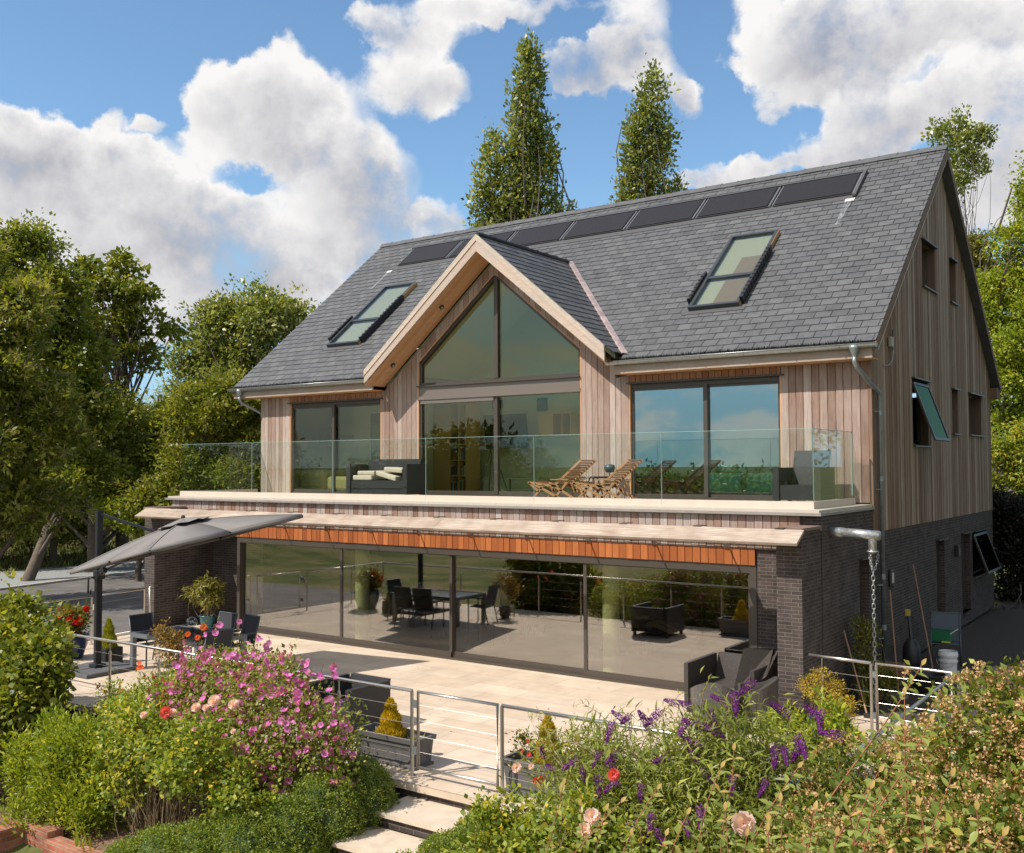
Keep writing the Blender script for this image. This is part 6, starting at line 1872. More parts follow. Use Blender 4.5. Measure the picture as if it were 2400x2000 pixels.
def tree(label, base, blobs, ncl, per, cr, L_, W_, mt, seed, tr=.25, top=None, limbs=26, cat='tree', name='tree', group=None, extra=None, trunk_to=None, wob=.05, **kw):
    r = np.random.default_rng(seed)
    t = thing(name, label, cat, base, group)
    V, F, c, P, O = foliage(r, blobs, ncl, per, cr, L_, W_, **kw)
    M().arrays(V, F, c).build('crown', mt, t)
    m = M()
    tb = np.array(base, float)
    tt = np.array(trunk_to if trunk_to is not None else (np.mean([b[0] for b in blobs]), np.mean([b[1] for b in blobs]), max(b[2]+b[5]*.6 for b in blobs)))
    pts = limb(m, tb+np.array((0, 0, -.3)), tt, tr, tr*.12, r, wob, 12, 9)
    idx = r.choice(len(P), min(limbs, len(P)), replace=False)
    for i in idx:
        q = P[i]
        # leave the trunk lower than the tip
        zz = min(max(tb[2]+(q[2]-tb[2])*r.uniform(.35, .75), tb[2]+.6), tt[2])
        f = np.clip((zz-tb[2])/(tt[2]-tb[2]), 0, 1)*12
        k = int(min(f, 11)); p = pts[k]+(pts[k+1]-pts[k])*(f-k)
        rr0 = tr*(1-f/12*.8)*.4
        limb(m, p, q, rr0, max(.006, rr0*.12), r, .07, 6, 5, sag=-.04)
    m.build('trunk', BARK, t, smooth=True, whole=True)
    if extra: extra(t, r, P, O)
    return t
def catkins(n, per=9, L_=.24, W_=.016):
    def f(t, r, P, O):
        k = r.choice(len(P), min(n, len(P)), replace=False)
        Q = np.repeat(P[k]+O[k]*.12, per, 0)
        D = unit(np.repeat(O[k], per, 0)*.8+np.array((0, 0, .25))+r.normal(size=Q.shape)*.7)
        V, F = leaf_arrays(Q, D, unit(r.normal(size=Q.shape)+np.array((0, 0, 1))), L_*r.uniform(.6, 1.2, len(Q)), W_, droop=.25)
        M().arrays(V, F, r.random(len(Q))).build('catkins', G_CAT, t)
    return f
def az_blob(D, px, py, w, h, depth=None):
    """lobe centred where the photograph's tree stands: D metres along the view axis"""
    d = fw + rt*(px-1200)/2358.1 - up*(py-1000)/2358.1
    c = np.array((0, 0, HCAM))+d*D
    return (c[0], c[1], c[2], w*D/2358.1, w*D/2358.1 if depth is None else depth, h*D/2358.1)
def gpt(D, px, z=None):
    d = fw + rt*(px-1200)/2358.1
    c = np.array((0, 0, HCAM))+d*D
    return (c[0], c[1], float(gz(c[0], c[1])) if z is None else z)
B = az_blob
# --- woodland left of the house, each tree its own
tree('tall sweet chestnut with tawny catkins at the far left edge', gpt(30, -60), [B(30, -40, 690, 70, 100), B(30, -60, 880, 170, 170), B(30, -30, 1080, 200, 150), B(30, 60, 1190, 110, 70), B(30, 0, 760, 110, 90), B(30, 110, 1000, 90, 100)], 2100, 20, .19, .20, .08, G_MID, 11, .35, extra=catkins(1500, 14, .30, .022), upw=.1)
tree('mid green tree behind the far left chestnut with a wispy top', gpt(36, 60), [B(36, 40, 590, 60, 50), B(36, 10, 650, 100, 90), B(36, 110, 700, 80, 100), B(36, 110, 860, 110, 130), B(36, 170, 1010, 110, 130), B(36, 210, 1140, 90, 80)], 1700, 20, .20, .17, .10, G_MID, 12, .22, ss=(.22, .40), sub=10)
tree('airy tree top with bare twigs left of the maple', gpt(42, 130), [B(42, 130, 590, 34, 30), B(42, 95, 560, 30, 25), B(42, 120, 650, 36, 40)], 130, 12, .22, .16, .10, G_MID, 13, .16, limbs=40)
tree('tall airy maple with a forked pale trunk left of the house', gpt(45, 290), [B(45, 270, 640, 65, 45), B(45, 215, 665, 60, 50), B(45, 300, 700, 70, 50), B(45, 240, 760, 90, 70), B(45, 340, 745, 55, 45), B(45, 400, 790, 45, 30), B(45, 210, 850, 80, 80), B(45, 320, 830, 50, 40), B(45, 180, 930, 60, 70)], 520, 18, .20, .22, .15, G_MID, 14, .30, limbs=60, trunk_to=az_blob(45, 262, 650, 1, 1)[:3], jit=.3, wob=.02, ss=(.14, .30), sub=11)
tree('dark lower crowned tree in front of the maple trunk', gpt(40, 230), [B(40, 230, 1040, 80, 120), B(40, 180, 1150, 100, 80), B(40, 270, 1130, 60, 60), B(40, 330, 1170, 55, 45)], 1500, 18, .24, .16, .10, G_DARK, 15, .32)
tree('round crowned poplar tree rising behind the left roof slope', gpt(50, 600), [B(50, 590, 790, 90, 85), B(50, 510, 800, 65, 70), B(50, 540, 730, 60, 40), B(50, 650, 760, 70, 60), B(50, 700, 750, 45, 40), B(50, 470, 870, 60, 70), B(50, 590, 880, 100, 80), B(50, 620, 720, 55, 30)], 1700, 18, .28, .19, .13, G_POP, 16, .35, limbs=70)
tree('pale willow behind the woodland gap', gpt(62, 360), [B(62, 335, 985, 55, 60), B(62, 420, 960, 45, 55), B(62, 300, 1030, 60, 70), B(62, 430, 1010, 60, 70)], 1500, 16, .35, .26, .05, G_GREY, 17, .4)
tree('sweet chestnut with pale catkins beside the balcony glass', gpt(36, 500), [B(36, 500, 990, 90, 90), B(36, 560, 1050, 70, 80), B(36, 430, 1100, 70, 70), B(36, 400, 1180, 75, 65), B(36, 520, 1150, 110, 80), B(36, 590, 960, 50, 60), B(36, 600, 1120, 60, 90)], 2500, 18, .22, .17, .07, G_MID, 18, .3, extra=catkins(1000, 10, .27, .020))
tree('bushy green tree between the maple and the chestnut', gpt(44, 420), [B(44, 440, 985, 60, 50), B(44, 390, 1010, 60, 50), B(44, 470, 985, 50, 50), B(44, 350, 1080, 80, 90), B(44, 330, 1050, 55, 50)], 1300, 18, .26, .17, .11, G_MID, 19, .28)
tree('low leafy tree on the bank behind the parasol', gpt(36, 330), [B(36, 330, 1215, 60, 34), B(36, 400, 1225, 60, 30), B(36, 270, 1210, 34, 26)], 500, 16, .2, .14, .09, G_BRIGHT, 20, .14, limbs=12)
m = M()
for k, (px, D_, w) in enumerate(((248, 42, .42), (291, 45, .30), (560, 50, .3))):
    pass
# --- woodland mass behind those crowns
r = np.random.default_rng(77)
bl = [B(75, x, 1110+r.uniform(-15, 15), 150, 110) for x in range(-200, 800, 110)]+[B(58, x, 1190, 130, 90) for x in range(-200, 520, 100)]
V, F, c, P, O = foliage(r, bl, 7000, 16, .45, .30, .20)
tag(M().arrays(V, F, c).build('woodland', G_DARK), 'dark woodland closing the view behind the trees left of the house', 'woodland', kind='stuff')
# --- trees behind the house and at the right
def plumes(D, x0, x1, ytop, ybot, lean, n, seed, pw=13, ph=52):
    r = np.random.default_rng(seed); out = []
    for i in range(n):
        f = r.random()**.8; w = (x1-x0)/2*(.12+.88*min(1, f*1.4)**.95)*(.76+.25*math.sin(f*21+seed)*r.random())
        a = r.uniform(0, 2*pi); q = w*math.sqrt(r.random())
        b = B(D, (x0+x1)/2+lean*(1-f)+q*cos(a), ytop+40+(ybot-ytop)*f, pw, ph)
        s = r.uniform(.7, 1.25)
        out.append((b[0]-fw[0]*q*sin(a)*D/2358.1, b[1]+fw[1]*q*sin(a)*D/2358.1, b[2], b[3]*s, b[3]*s, b[5]*s))
    return out
def spire(D, x0, x1, ytop, ybot, lean, n=9, sc=1.0):
    out = []
    for i in range(n):
        f = i/(n-1); w = (x1-x0)/2*(.18+.82*min(1, f*1.5))*sc
        py = ytop+(ybot-ytop)*f
        out.append(B(D, (x0+x1)/2+lean*(1-f)+(r.random()-.5)*w*.7, py, w*.72, (ybot-ytop)/n*.95))
    return out
tree('tall left Lombardy poplar behind the ridge', gpt(55, 1222), plumes(55, 1146, 1312, 112, 600, 12, 125, 5)+plumes(55, 1102, 1190, 300, 600, 0, 44, 6), 3000, 11, .20, .24, .15, G_POP, 31, .3, limbs=70, trunk_to=az_blob(55, 1240, 150, 1, 1)[:3], wob=.008, cat='tree', group='poplars behind the house', upw=1.0, flat=1.6, sub=0, stray=.02, shell=.35)
tree('smaller right Lombardy poplar behind the ridge', gpt(60, 1505), plumes(60, 1438, 1590, 162, 560, 16, 105, 7), 2100, 11, .20, .24, .15, G_POP, 32, .26, limbs=50, trunk_to=az_blob(60, 1530, 200, 1, 1)[:3], wob=.008, group='poplars behind the house', upw=1.0, flat=1.6, sub=0, stray=.02, shell=.35)
tree('thin poplar top with sparse leaves behind the right ridge end', gpt(60, 2250), [B(60, 2250, 300, 30, 34), B(60, 2205, 325, 24, 30), B(60, 2290, 320, 28, 26), B(60, 2245, 360, 44, 44), B(60, 2280, 400, 30, 30), B(60, 2230, 430, 40, 50)], 420, 12, .22, .20, .14, G_POP, 33, .12, limbs=24, trunk_to=az_blob(60, 2250, 330, 1, 1)[:3], wob=.01, group='poplars behind the house', upw=.8)
tree('tall bright green birch at the right edge', gpt(48, 2400), [B(48, 2420, 470, 50, 60), B(48, 2400, 570, 70, 70), B(48, 2380, 680, 90, 90), B(48, 2370, 800, 90, 90), B(48, 2360, 920, 90, 90), B(48, 2350, 1000, 60, 70), B(48, 2450, 800, 90, 200), B(48, 2310, 740, 24, 50)], 3400, 18, .24, .15, .11, G_BRIGHT, 34, .3, limbs=50)
tree('olive tree top peeping past the right roof verge', gpt(54, 2300), [B(54, 2290, 590, 26, 34), B(54, 2310, 640, 30, 40), B(54, 2300, 700, 30, 40)], 380, 16, .25, .17, .12, G_OLIVE, 35, .2)
tree('yellow green shrub tree at the rear right corner', gpt(44, 2370), [B(44, 2370, 1070, 45, 50), B(44, 2400, 1120, 50, 60), B(44, 2420, 1040, 50, 40), B(44, 2350, 1160, 30, 50)], 1100, 16, .2, .19, .06, G_YEL, 36, .12, limbs=30, upw=-.3)
tree('dark purple leaved tree overhanging the side path', gpt(30, 2410), [B(30, 2390, 1230, 100, 60), B(30, 2350, 1190, 60, 34), B(30, 2300, 1160, 34, 16), B(30, 2380, 1290, 70, 60), B(30, 2420, 1330, 80, 80), B(30, 2400, 1430, 70, 70), B(30, 2320, 1195, 30, 22), B(28, 2400, 1500, 60, 50), B(30, 2385, 1490, 50, 60)], 2600, 16, .16, .10, .065, G_PURP, 37, .12, limbs=60)
tree('bright green bush in sun at the end of the side path', gpt(42, 2345), [B(42, 2345, 1340, 22, 40), B(42, 2360, 1300, 25, 30)], 260, 16, .14, .12, .07, G_BRIGHT, 38, .06, limbs=10, cat='bush', name='bush')
tree('dense hedge tree closing the path beyond the house', gpt(50, 2330), [B(50, 2330, 1200, 90, 90), B(50, 2430, 1200, 90, 130), B(50, 2380, 1330, 90, 70)], 1500, 16, .25, .16, .10, G_DARK, 39, .2, limbs=20)

# ---------------------------------------------------------------- shrubs in the flower beds
def shrub(label, base, blobs, ncl, per, cr, L_, W_, mt, seed, stems=24, sr=.010, name='shrub', cat='shrub', group=None, stem_mat=None, **kw):
    r = np.random.default_rng(seed)
    t = thing(name, label, cat, base, group)
    V, F, c, P, O = foliage(r, blobs, ncl, per, cr, L_, W_, **kw)
    M().arrays(V, F, c).build('foliage', mt, t)
    m = M(); b0 = np.array(base, float)
    for i in r.choice(len(P), min(stems, len(P)), replace=False):
        s0 = b0+np.array((*(r.normal(size=2)*.12), 0)); s0[:2] += (P[i][:2]-b0[:2])*.25
        limb(m, s0, P[i]+O[i]*.03, sr, sr*.35, r, .06, 5, 4, sag=-.05)
    if stems: m.build('stems', stem_mat or TWIG, t, smooth=True, whole=True)
    return t, r, P, O
def proto_obj(name, m, mt):
    o = m.build(name, mt); C.objects.unlink(o)
    return o
def scatter(proto, parent, items):
    """items: (pos, direction, size, spin); first copies of one flower mesh as parts of the plant"""
    off = ROOT[parent.name]
    for p, d, s, sp in items:
        o = bpy.data.objects.new(proto.name.split('.')[0], proto.data)
        C.objects.link(o); o.parent = parent
        q = Vector(d).to_track_quat('Z', 'Y')
        o.rotation_mode = 'QUATERNION'
        from mathutils import Quaternion
        o.rotation_quaternion = q @ Quaternion((0, 0, 1), sp)
        o.location = Vector(np.array(p)-off); o.scale = (s, s, s)
def camdir(P):
    return unit(np.array((0, 0, HCAM))-np.asarray(P))
def flower(col1, col2, n=5, L_=.5, w=.55, cup=.25, layers=1, centre=(.7, .5, .1), name='flower'):
    """unit-sized bloom, radius about 0.5"""
    m = M()
    for ly in range(layers):
        k = n if layers == 1 else n-ly//2
        for i in range(k):
            a = 2*pi*(i+ly*.5)/k
            f = 1-ly/layers*.75
            ca, sa = cos(a), sin(a); ux = np.array((ca, sa, 0)); uy = np.array((-sa, ca, 0)); uz = np.array((0, 0, 1.))
            z0 = .05*ly; cc = cup+ly*.28
            p0 = ux*.04+uz*z0; 
            rim = [ux*(L_*f*.55)+uy*(w*f*.42)+uz*(cc*.25*f+z0), ux*(L_*f)+uy*(w*f*.30)+uz*(cc*.6*f+z0), ux*(L_*f)-uy*(w*f*.30)+uz*(cc*.6*f+z0), ux*(L_*f*.55)-uy*(w*f*.42)+uz*(cc*.25*f+z0)]
            m.add([p0]+rim, [(0, 1, 2, 3, 4)], (i % 2)*.4+.3*ly/max(1, layers)+.1)
    mt = leaf('petals_'+name, [(0, col1), (1, col2)], .35, .6, .2, 1.1)
    return m, mt

# pink tree mallow: the airy pink mass in the middle
mal_b = [(-11.35, 9.0, .80, .80, .45, .60), (-10.6, 8.9, .95, .85, .45, .62), (-9.85, 8.9, .70, .75, .45, .70), (-9.35, 8.95, .50, .55, .35, .72), (-9.0, 8.95, .15, .30, .3, .5), (-10.5, 8.8, .15, 1.0, .45, .6), (-9.4, 8.9, -.10, .5, .3, .45), (-12.0, 9.0, .55, .5, .4, .5)]
t_, r, P, O = shrub('big airy pink mallow bush in front of the railing', (-10.4, 8.9, -.6), mal_b, 3900, 9, .075, .050, .034, G_GREY, 51, 90, .008, name='mallow_bush', cat='bush', flat=1.0, rndw=1.1, shell=.3)
st = M(); tips = []
for i in range(120):
    q = P[r.integers(len(P))]
    if q[2] < .5: continue
    h = r.uniform(.15, .55)*(1 if q[2] > .8 else .5)
    e_ = q+np.array((r.normal()*.10+.04, r.normal()*.08, h))
    limb(st, q-np.array((0, 0, .15)), e_, .005, .002, r, .04, 4, 4)
    tips.append((q, e_))
for (x, z) in ((-11.55, 1.93), (-11.25, 1.98), (-10.55, 1.70), (-10.25, 1.80), (-9.95, 1.55), (-9.50, 1.42), (-9.25, 1.55), (-9.05, 1.60), (-9.55, 1.1), (-12.0, 1.6)):
    q = np.array((x-.15, 8.9, z-.75)); e_ = np.array((x, 8.95, z)); limb(st, q, e_, .006, .002, r, .04, 6, 4); tips.append((q, e_)); tips.append((q, e_))
st.build('flower_stalks', TWIG, t_, whole=True)
qs, ds, cs = [], [], []
for q, e_ in tips:
    for k in range(18):
        f = r.uniform(0, 1); qs.append(q+(e_-q)*f); ds.append(unit(r.normal(size=3)+np.array((0, 0, .3)))); cs.append(r.uniform(.3, .9))
V, F = leaf_arrays(np.array(qs), np.array(ds), unit(r.normal(size=(len(qs), 3))+np.array((0, 0, 1))), .035*np.ones(len(qs)), .02*np.ones(len(qs)))
M().arrays(V, F, np.array(cs)).build('buds', G_OLIVE, t_)
fm, fmt = flower((.72, .16, .52), (.88, .42, .74), 5, .5, .62, .3, name='mallow')
fpro = proto_obj('mallow_flower', fm, fmt)
its = []
for q, e_ in tips:
    for k in range(r.integers(1, 4)):
        p = q+(e_-q)*r.uniform(.35, .98)+r.normal(size=3)*.02
        its.append((p, unit(camdir(p)*.9+r.normal(size=3)*.6+np.array((0, 0, .2))), r.uniform(.07, .10), r.uniform(0, 6)))
front = P[(O[:, 1] < .1) | (O[:, 2] > .5)]
for i in r.choice(len(front), 950):
    p = front[i]+np.array((0, -.04, .03))
    if p[2] < .0 and r.random() < .6: continue
    its.append((p, unit(camdir(p)*.9+r.normal(size=3)*.5+np.array((0, 0, .2))), r.uniform(.055, .095), r.uniform(0, 6)))
for i in r.choice(len(P), 160):
    its.append((P[i]+np.array((0, .06, .05)), unit(np.array((-.3, 1, .5))+r.normal(size=3)*.4), r.uniform(.06, .09), r.uniform(0, 6)))
its.sort(key=lambda i: (i[1][1] > 0, -i[2]/np.linalg.norm(i[0]-np.array((0, 0, 4)))))
scatter(fpro, t_, its[:100])
def bake(items, m0, c0=None):
    """the flowers past the first hundred as one mesh"""
    mm = M()
    V0 = np.array(m0.v)
    for p, d, s, sp in items:
        from mathutils import Quaternion
        R_ = np.array((Vector(d).to_track_quat('Z', 'Y') @ Quaternion((0, 0, 1), sp)).to_matrix())
        b = len(mm.v); VV = V0@R_.T*s+p
        mm.v += [tuple(x) for x in VV]; mm.f += [tuple(b+i for i in f) for f in m0.f]; mm.c += m0.c
    return mm
tag(bake(its[100:], fm).build('mallow_flowers', fmt, t_, whole=True), kind='stuff')

# fuchsia / red salvia with bronze tips at the left of the mallow
t_, r, P, O = shrub('bushy red flowered fuchsia below the left handrail', (-12.9, 9.2, -.6), [(-13.6, 9.2, .35, .6, .35, .55), (-12.8, 9.2, .55, .7, .4, .62), (-12.1, 9.2, .6, .6, .4, .60), (-13.0, 9.0, .0, .9, .4, .5), (-12.1, 9.0, .1, .6, .4, .6)], 2200, 10, .07, .050, .028, G_YEL, 52, 60, .006)
fm2, fmt2 = flower((.50, .02, .05), (.75, .05, .20), 4, .5, .5, .5, name='fuchsia'); fp2 = proto_obj('fuchsia_flower', fm2, fmt2)
top = P[P[:, 2] > .7]
its = [(top[i]+np.array((0, -.05, .08)), unit(r.normal(size=3)+np.array((0, -.5, .3))), r.uniform(.05, .08), 0.) for i in r.choice(len(top), 75)]
scatter(fp2, t_, its)
t_, r, P, O = shrub('small orange red geum flowers by the terrace edge', (-14.6, 9.5, -.2), [(-14.7, 9.6, .0, .4, .2, .25)], 60, 6, .08, .05, .025, G_OLIVE, 53, 24, .004, name='flower_clump', cat='flowers')
fm3, fmt3 = flower((.70, .08, .02), (.85, .16, .04), 5, .5, .6, .2, name='geum'); fp3 = proto_obj('geum_flower', fm3, fmt3)
st = M(); its = []
for (x, z) in ((-14.95, .48), (-14.75, .42), (-14.35, .60), (-14.30, .52), (-14.38, .46), (-14.5, .28), (-14.33, .22), (-14.65, .10), (-14.55, .05), (-13.85, .98), (-13.8, .92), (-13.88, .90)):
    limb(st, (x-.05, 9.55, -.3), (x, 9.5, z), .004, .002, r, .05, 5, 4); its.append(((x, 9.5, z), unit(np.array((.3, -.8, .6))+r.normal(size=3)*.3), .075, r.uniform(0, 6)))
st.build('flower_stalks', TWIG, t_, whole=True); scatter(fp3, t_, its)

# roses with pale pink blooms and bare stems
ros = [(-11.9, 8.0, .45, .65, .4, .42), (-11.1, 7.9, .45, .65, .4, .42), (-10.3, 7.9, .35, .65, .4, .45), (-9.7, 8.0, .15, .5, .35, .45), (-11.6, 7.9, .0, .6, .35, .35)]
t_, r, P, O = shrub('straggly rose bush with pale pink blooms and bare lower stems', (-11.0, 7.95, -.85), ros, 1750, 9, .075, .060, .040, G_YEL, 54, 150, .008, name='rose_bush', cat='bush', shell=.25)
rm_, rmt = flower((.85, .58, .56), (.92, .82, .78), 6, .5, .6, .3, 5, name='rose_pale'); rp = proto_obj('rose_bloom', rm_, rmt)
rm2, rmt2 = flower((.75, .10, .10), (.85, .25, .22), 6, .5, .6, .3, 5, name='rose_coral'); rp2 = proto_obj('rose_bloom', rm2, rmt2)
def Yp(px, py, y):
    d = fw + rt*(px-1200)/2358.1 - up*(py-1000)/2358.1
    return np.array((0, 0, HCAM))+d*(y/d[1])
its = []
for px, py, s in ((337, 1677, .13), (404, 1672, .15), (460, 1660, .16), (503, 1645, .20), (548, 1653, .17), (483, 1660, .12), (455, 1710, .08), (547, 1715, .09)):
    p = Yp(px, py, 7.65); its.append((p, unit(camdir(p)+np.array((-.3, 0, .4))), s*.72, r.uniform(0, 6)))
scatter(rp, t_, its); p = Yp(389, 1670, 7.6); scatter(rp2, t_, [(p, unit(camdir(p)), .15, 0.)])

# soft green herbaceous clump at the left
hb = [(-13.7, 7.75, -.25, .45, .35, .55), (-13.1, 7.7, -.05, .5, .35, .60), (-12.5, 7.75, -.1, .5, .35, .60), (-12.0, 7.75, -.3, .35, .3, .45), (-12.9, 7.5, -.55, .7, .3, .35)]
t_, r, P, O = shrub('fresh green leafy herbaceous clump behind the brick corner', (-12.9, 7.7, -.95), hb, 2400, 10, .06, .075, .026, G_BRIGHT, 55, 50, .006, name='leafy_clump', cat='plant', upw=.9, rndw=.6, flat=1.3)
t_, r, P, O = shrub('leafy clump at the bottom left edge in front of the tall shrub', (-14.6, 7.4, -.9), [(-14.7, 7.4, -.35, .4, .3, .55), (-15.1, 7.4, -.1, .4, .3, .7)], 900, 10, .06, .075, .026, G_MID, 56, 30, .006, name='leafy_clump', cat='plant', upw=.9, rndw=.6, flat=1.3)
# tall lobed-leaf shrub on the left
lb = [(-16.3, 8.6, .85, .95, .6, .90), (-15.6, 8.5, .75, .85, .6, .80), (-15.2, 8.4, .55, .65, .5, .7), (-16.5, 8.3, .2, 1.0, .6, .9), (-15.6, 8.2, -.1, .8, .5, .7), (-16.9, 8.6, 1.25, .5, .4, .6)]
t_, r, P, O = shrub('tall bushy shrub with lobed bright leaves at the left edge', (-15.9, 8.5, -.9), lb, 4200, 9, .09, .090, .075, G_MID, 57, 60, .012, jit=.35)

# box hedges either side of the steps: fine leaves over rounded mounds
def hedge(label, runs, n, seed, core=True):
    r = np.random.default_rng(seed)
    t = thing('box_hedge', label, 'hedge', (runs[0][0], runs[0][1], -.9), 'clipped box hedges by the steps')
    cm = M()
    bl = []
    for (x, y, z, rx, ry, rz) in runs:
        bl.append((x, y, z, rx, ry, rz))
        k = 12
        cm.lathe([(.86*sin(pi*i/8), -.86*cos(pi*i/8)) for i in range(9)], (0, 0, 0), k)
        for j in range(len(cm.v)-9*k, len(cm.v)):
            v = cm.v[j]; cm.v[j] = (x+v[0]*rx, y+v[1]*ry, z+v[2]*rz)
    V, F, c, P, O = foliage(r, bl, int(n*1.35), 12, .022, .021, .015, shell=.035, up=.3, outw=1.2, upw=.5, rndw=.8, jit=.3, flat=1, sub=0, stray=.03)
    M().arrays(V, F, c).build('foliage', G_BOX, t)
    cm.build('dense_twigs', simple('hedge_core', (.04, .065, .016), .95), t, whole=True)
    return t
hedge('long cloud clipped box hedge left of the steps', [(-8.95, 9.25, -0.20, .50, .42, 0.57), (-9.0, 8.75, -0.27, .52, .42, 0.55), (-9.15, 8.25, -0.40, .52, .42, 0.51), (-9.45, 7.85, -0.50, .52, .40, 0.47), (-9.85, 7.6, -0.58, .50, .38, 0.45), (-10.25, 7.35, -0.64, .50, .36, 0.43), (-9.6, 7.3, -0.77, .55, .36, 0.41), (-9.0, 7.7, -0.72, .50, .40, 0.40), (-8.85, 8.2, -0.67, .36, .35, 0.35), (-10.6, 7.15, -0.77, .4, .3, 0.39), (-10.0, 6.95, -0.87, .5, .3, 0.39)], 9500, 61)
hedge('clipped box hedge right of the steps', [(-6.77, 9.0, -0.28, .40, .45, 0.47), (-6.87, 8.5, -0.38, .42, .42, 0.45), (-7.02, 8.0, -0.48, .45, .40, 0.43), (-7.32, 7.55, -0.56, .48, .38, 0.41), (-7.72, 7.2, -0.64, .48, .35, 0.41), (-8.12, 6.9, -0.73, .48, .34, 0.39), (-7.02, 7.3, -0.68, .5, .4, 0.35), (-7.62, 6.8, -0.80, .5, .3, 0.35)], 7500, 62)
# iris fans and silver tufts on the soil
def blades(label, x, y, z, n, L_, W_, mt, seed, name='iris_clump', cat='plant', spread=.5):
    r = np.random.default_rng(seed); t = thing(name, label, cat, (x, y, z)); V_, F_, c_ = [], [], []
    b = 0
    for i in range(n):
        a = r.uniform(0, 2*pi); le = L_*r.uniform(.6, 1.1); p = np.array((x+r.normal()*.10, y+r.normal()*.06, z)); o = np.array((cos(a), sin(a), 0))*r.uniform(.1, spread)
        sd_ = np.array((-sin(a), cos(a), 0)); k = 6
        for j in range(k+1):
            f = j/k; q = p+o*le*f**1.8+np.array((0, 0, le*(f-.45*f**3*(o@o)**.5*1.8))); w = W_*(1-f**2)*.5+.001
            V_ += [q-sd_*w, q+sd_*w]
        for j in range(k): F_.append((b+2*j, b+2*j+1, b+2*j+3, b+2*j+2)); c_.append(r.uniform(.2, .9))
        b += 2*(k+1)
    M().arrays(np.array(V_), np.array(F_), np.array(c_)).build('blades', mt, t)
blades('iris leaves arching over the bare soil, left fan', -11.75, 7.35, -.98, 16, .62, .035, G_YEL, 63)
blades('iris leaves at the foot of the rose stems, right fan', -11.0, 7.45, -.95, 18, .52, .032, G_YEL, 64)
blades('strap leaves below the pink mallow next to the hedge', -9.75, 8.4, -.75, 14, .6, .03, G_BRIGHT, 65)
for k, (x, y, s, lb_) in enumerate(((-11.95, 7.30, .22, 'silver green tuft behind the brick edging, left one'), (-11.2, 7.22, .20, 'silver green tuft behind the brick edging, right one'))):
    shrub(lb_, (x, y, -1.0), [(x, y, -.92, s, s*.8, s*.8)], 260, 9, .03, .035, .010, G_GREY, 66+k, 0, name='silver_tuft', cat='plant', group='silver tufts')
shrub('low dark leafy plants under the mallow beside the hedge', (-9.7, 8.7, -.7), [(-9.9, 8.7, -.45, .5, .3, .3), (-9.3, 8.95, -.40, .35, .3, .3)], 600, 9, .06, .07, .05, G_DARK, 68, 10, name='leafy_clump', cat='plant')

# right of the steps: yellowing rose bush
t_, r, P, O = shrub('yellowing rose bush just right of the steps', (-6.0, 8.2, -.8), [(-6.05, 8.3, .20, .36, .3, .42), (-5.6, 8.2, .30, .42, .3, .48), (-5.7, 8.0, -.2, .45, .3, .4), (-5.15, 8.2, .1, .4, .3, .4)], 900, 9, .065, .058, .040, G_YEL, 71, 70, .008, name='rose_bush', cat='bush', jit=.35)
its = []
for px, py, s in ((1388, 1916, .15), (1371, 1948, .14)):
    p = Yp(px, py, 7.7); its.append((p, unit(camdir(p)+np.array((0, 0, .2))), s, r.uniform(0, 6)))
scatter(rp, t_, its)
its = []
for px, py, s in ((1211, 1800, .10), (1245, 1797, .06)):
    p = Yp(px, py, 8.1); its.append((p, unit(camdir(p)), s, 1.))
scatter(rp, t_, its)
p = Yp(1438, 1816, 7.9); 
t_, r, P, O = shrub('young rose stems with coral bloom in front of the buddleia', (-5.0, 8.0, -.8), [(-5.0, 8.0, .4, .35, .25, .6), (-4.4, 7.9, .2, .4, .25, .6)], 420, 9, .06, .055, .038, G_YEL, 72, 50, .007, name='rose_bush', cat='bush')
scatter(rp2, t_, [(p, unit(camdir(p)), .11, 0.)])
p = Yp(1743, 1932, 7.0); scatter(rp, t_, [(p, unit(camdir(p)+np.array((0, 0, .15))), .17, .5)])

# buddleia: long thin leaves, arching stems, purple panicles
t_ = thing('buddleia', 'sprawling buddleia with purple flower spikes over the right handrail', 'shrub', (-4.4, 8.8, -.8))
r = np.random.default_rng(81)
bb = [(-5.3, 8.9, 0.67, .75, .5, 0.56), (-4.5, 8.8, 0.82, .80, .5, 0.66), (-3.7, 8.8, 0.87, .80, .5, 0.71), (-3.1, 8.9, 0.72, .6, .5, 0.66), (-4.6, 8.6, 0.27, 1.0, .5, 0.61), (-3.5, 8.5, 0.27, .9, .5, 0.66)]
V, F, c, P, O = foliage(r, bb, 4200, 11, .10, .105, .017, shell=.32, up=.35, rndw=.9, upw=.0, droop=.35, flat=1.0)
V2, F2, c2, P2, O2 = foliage(r, bb, 500, 8, .10, .12, .032, shell=.3, up=.35, rndw=.9, upw=.0, droop=.35)
M().arrays(V, F, c).arrays(V2, F2, c2*.8+.1).build('foliage', G_GREY, t_)
m = M(); tips = []
for i in r.choice(len(P), 170, replace=False):
    q = P[i]; s0 = np.array((-4.4+r.normal()*.35, 8.9+r.normal()*.15, -.6)); e_ = q+O[i]*r.uniform(.12, .34)+np.array((0, 0, r.uniform(-.02, .12)))
    pts = limb(m, s0, e_, .007, .0025, r, .05, 7, 4, sag=-.10)
    tips.append((np.array(pts[-2]), np.array(pts[-1])))
m.build('stems', simple('buddleia_stem', (.30, .20, .13), .8), t_, smooth=True, whole=True)
qs, ds = [], []
for a, b in tips:
    for k in range(8):
        f = r.uniform(0, 1); qs.append(a+(b-a)*f); ds.append(unit((b-a)*.5/np.linalg.norm(b-a)+r.normal(size=3)*.7))
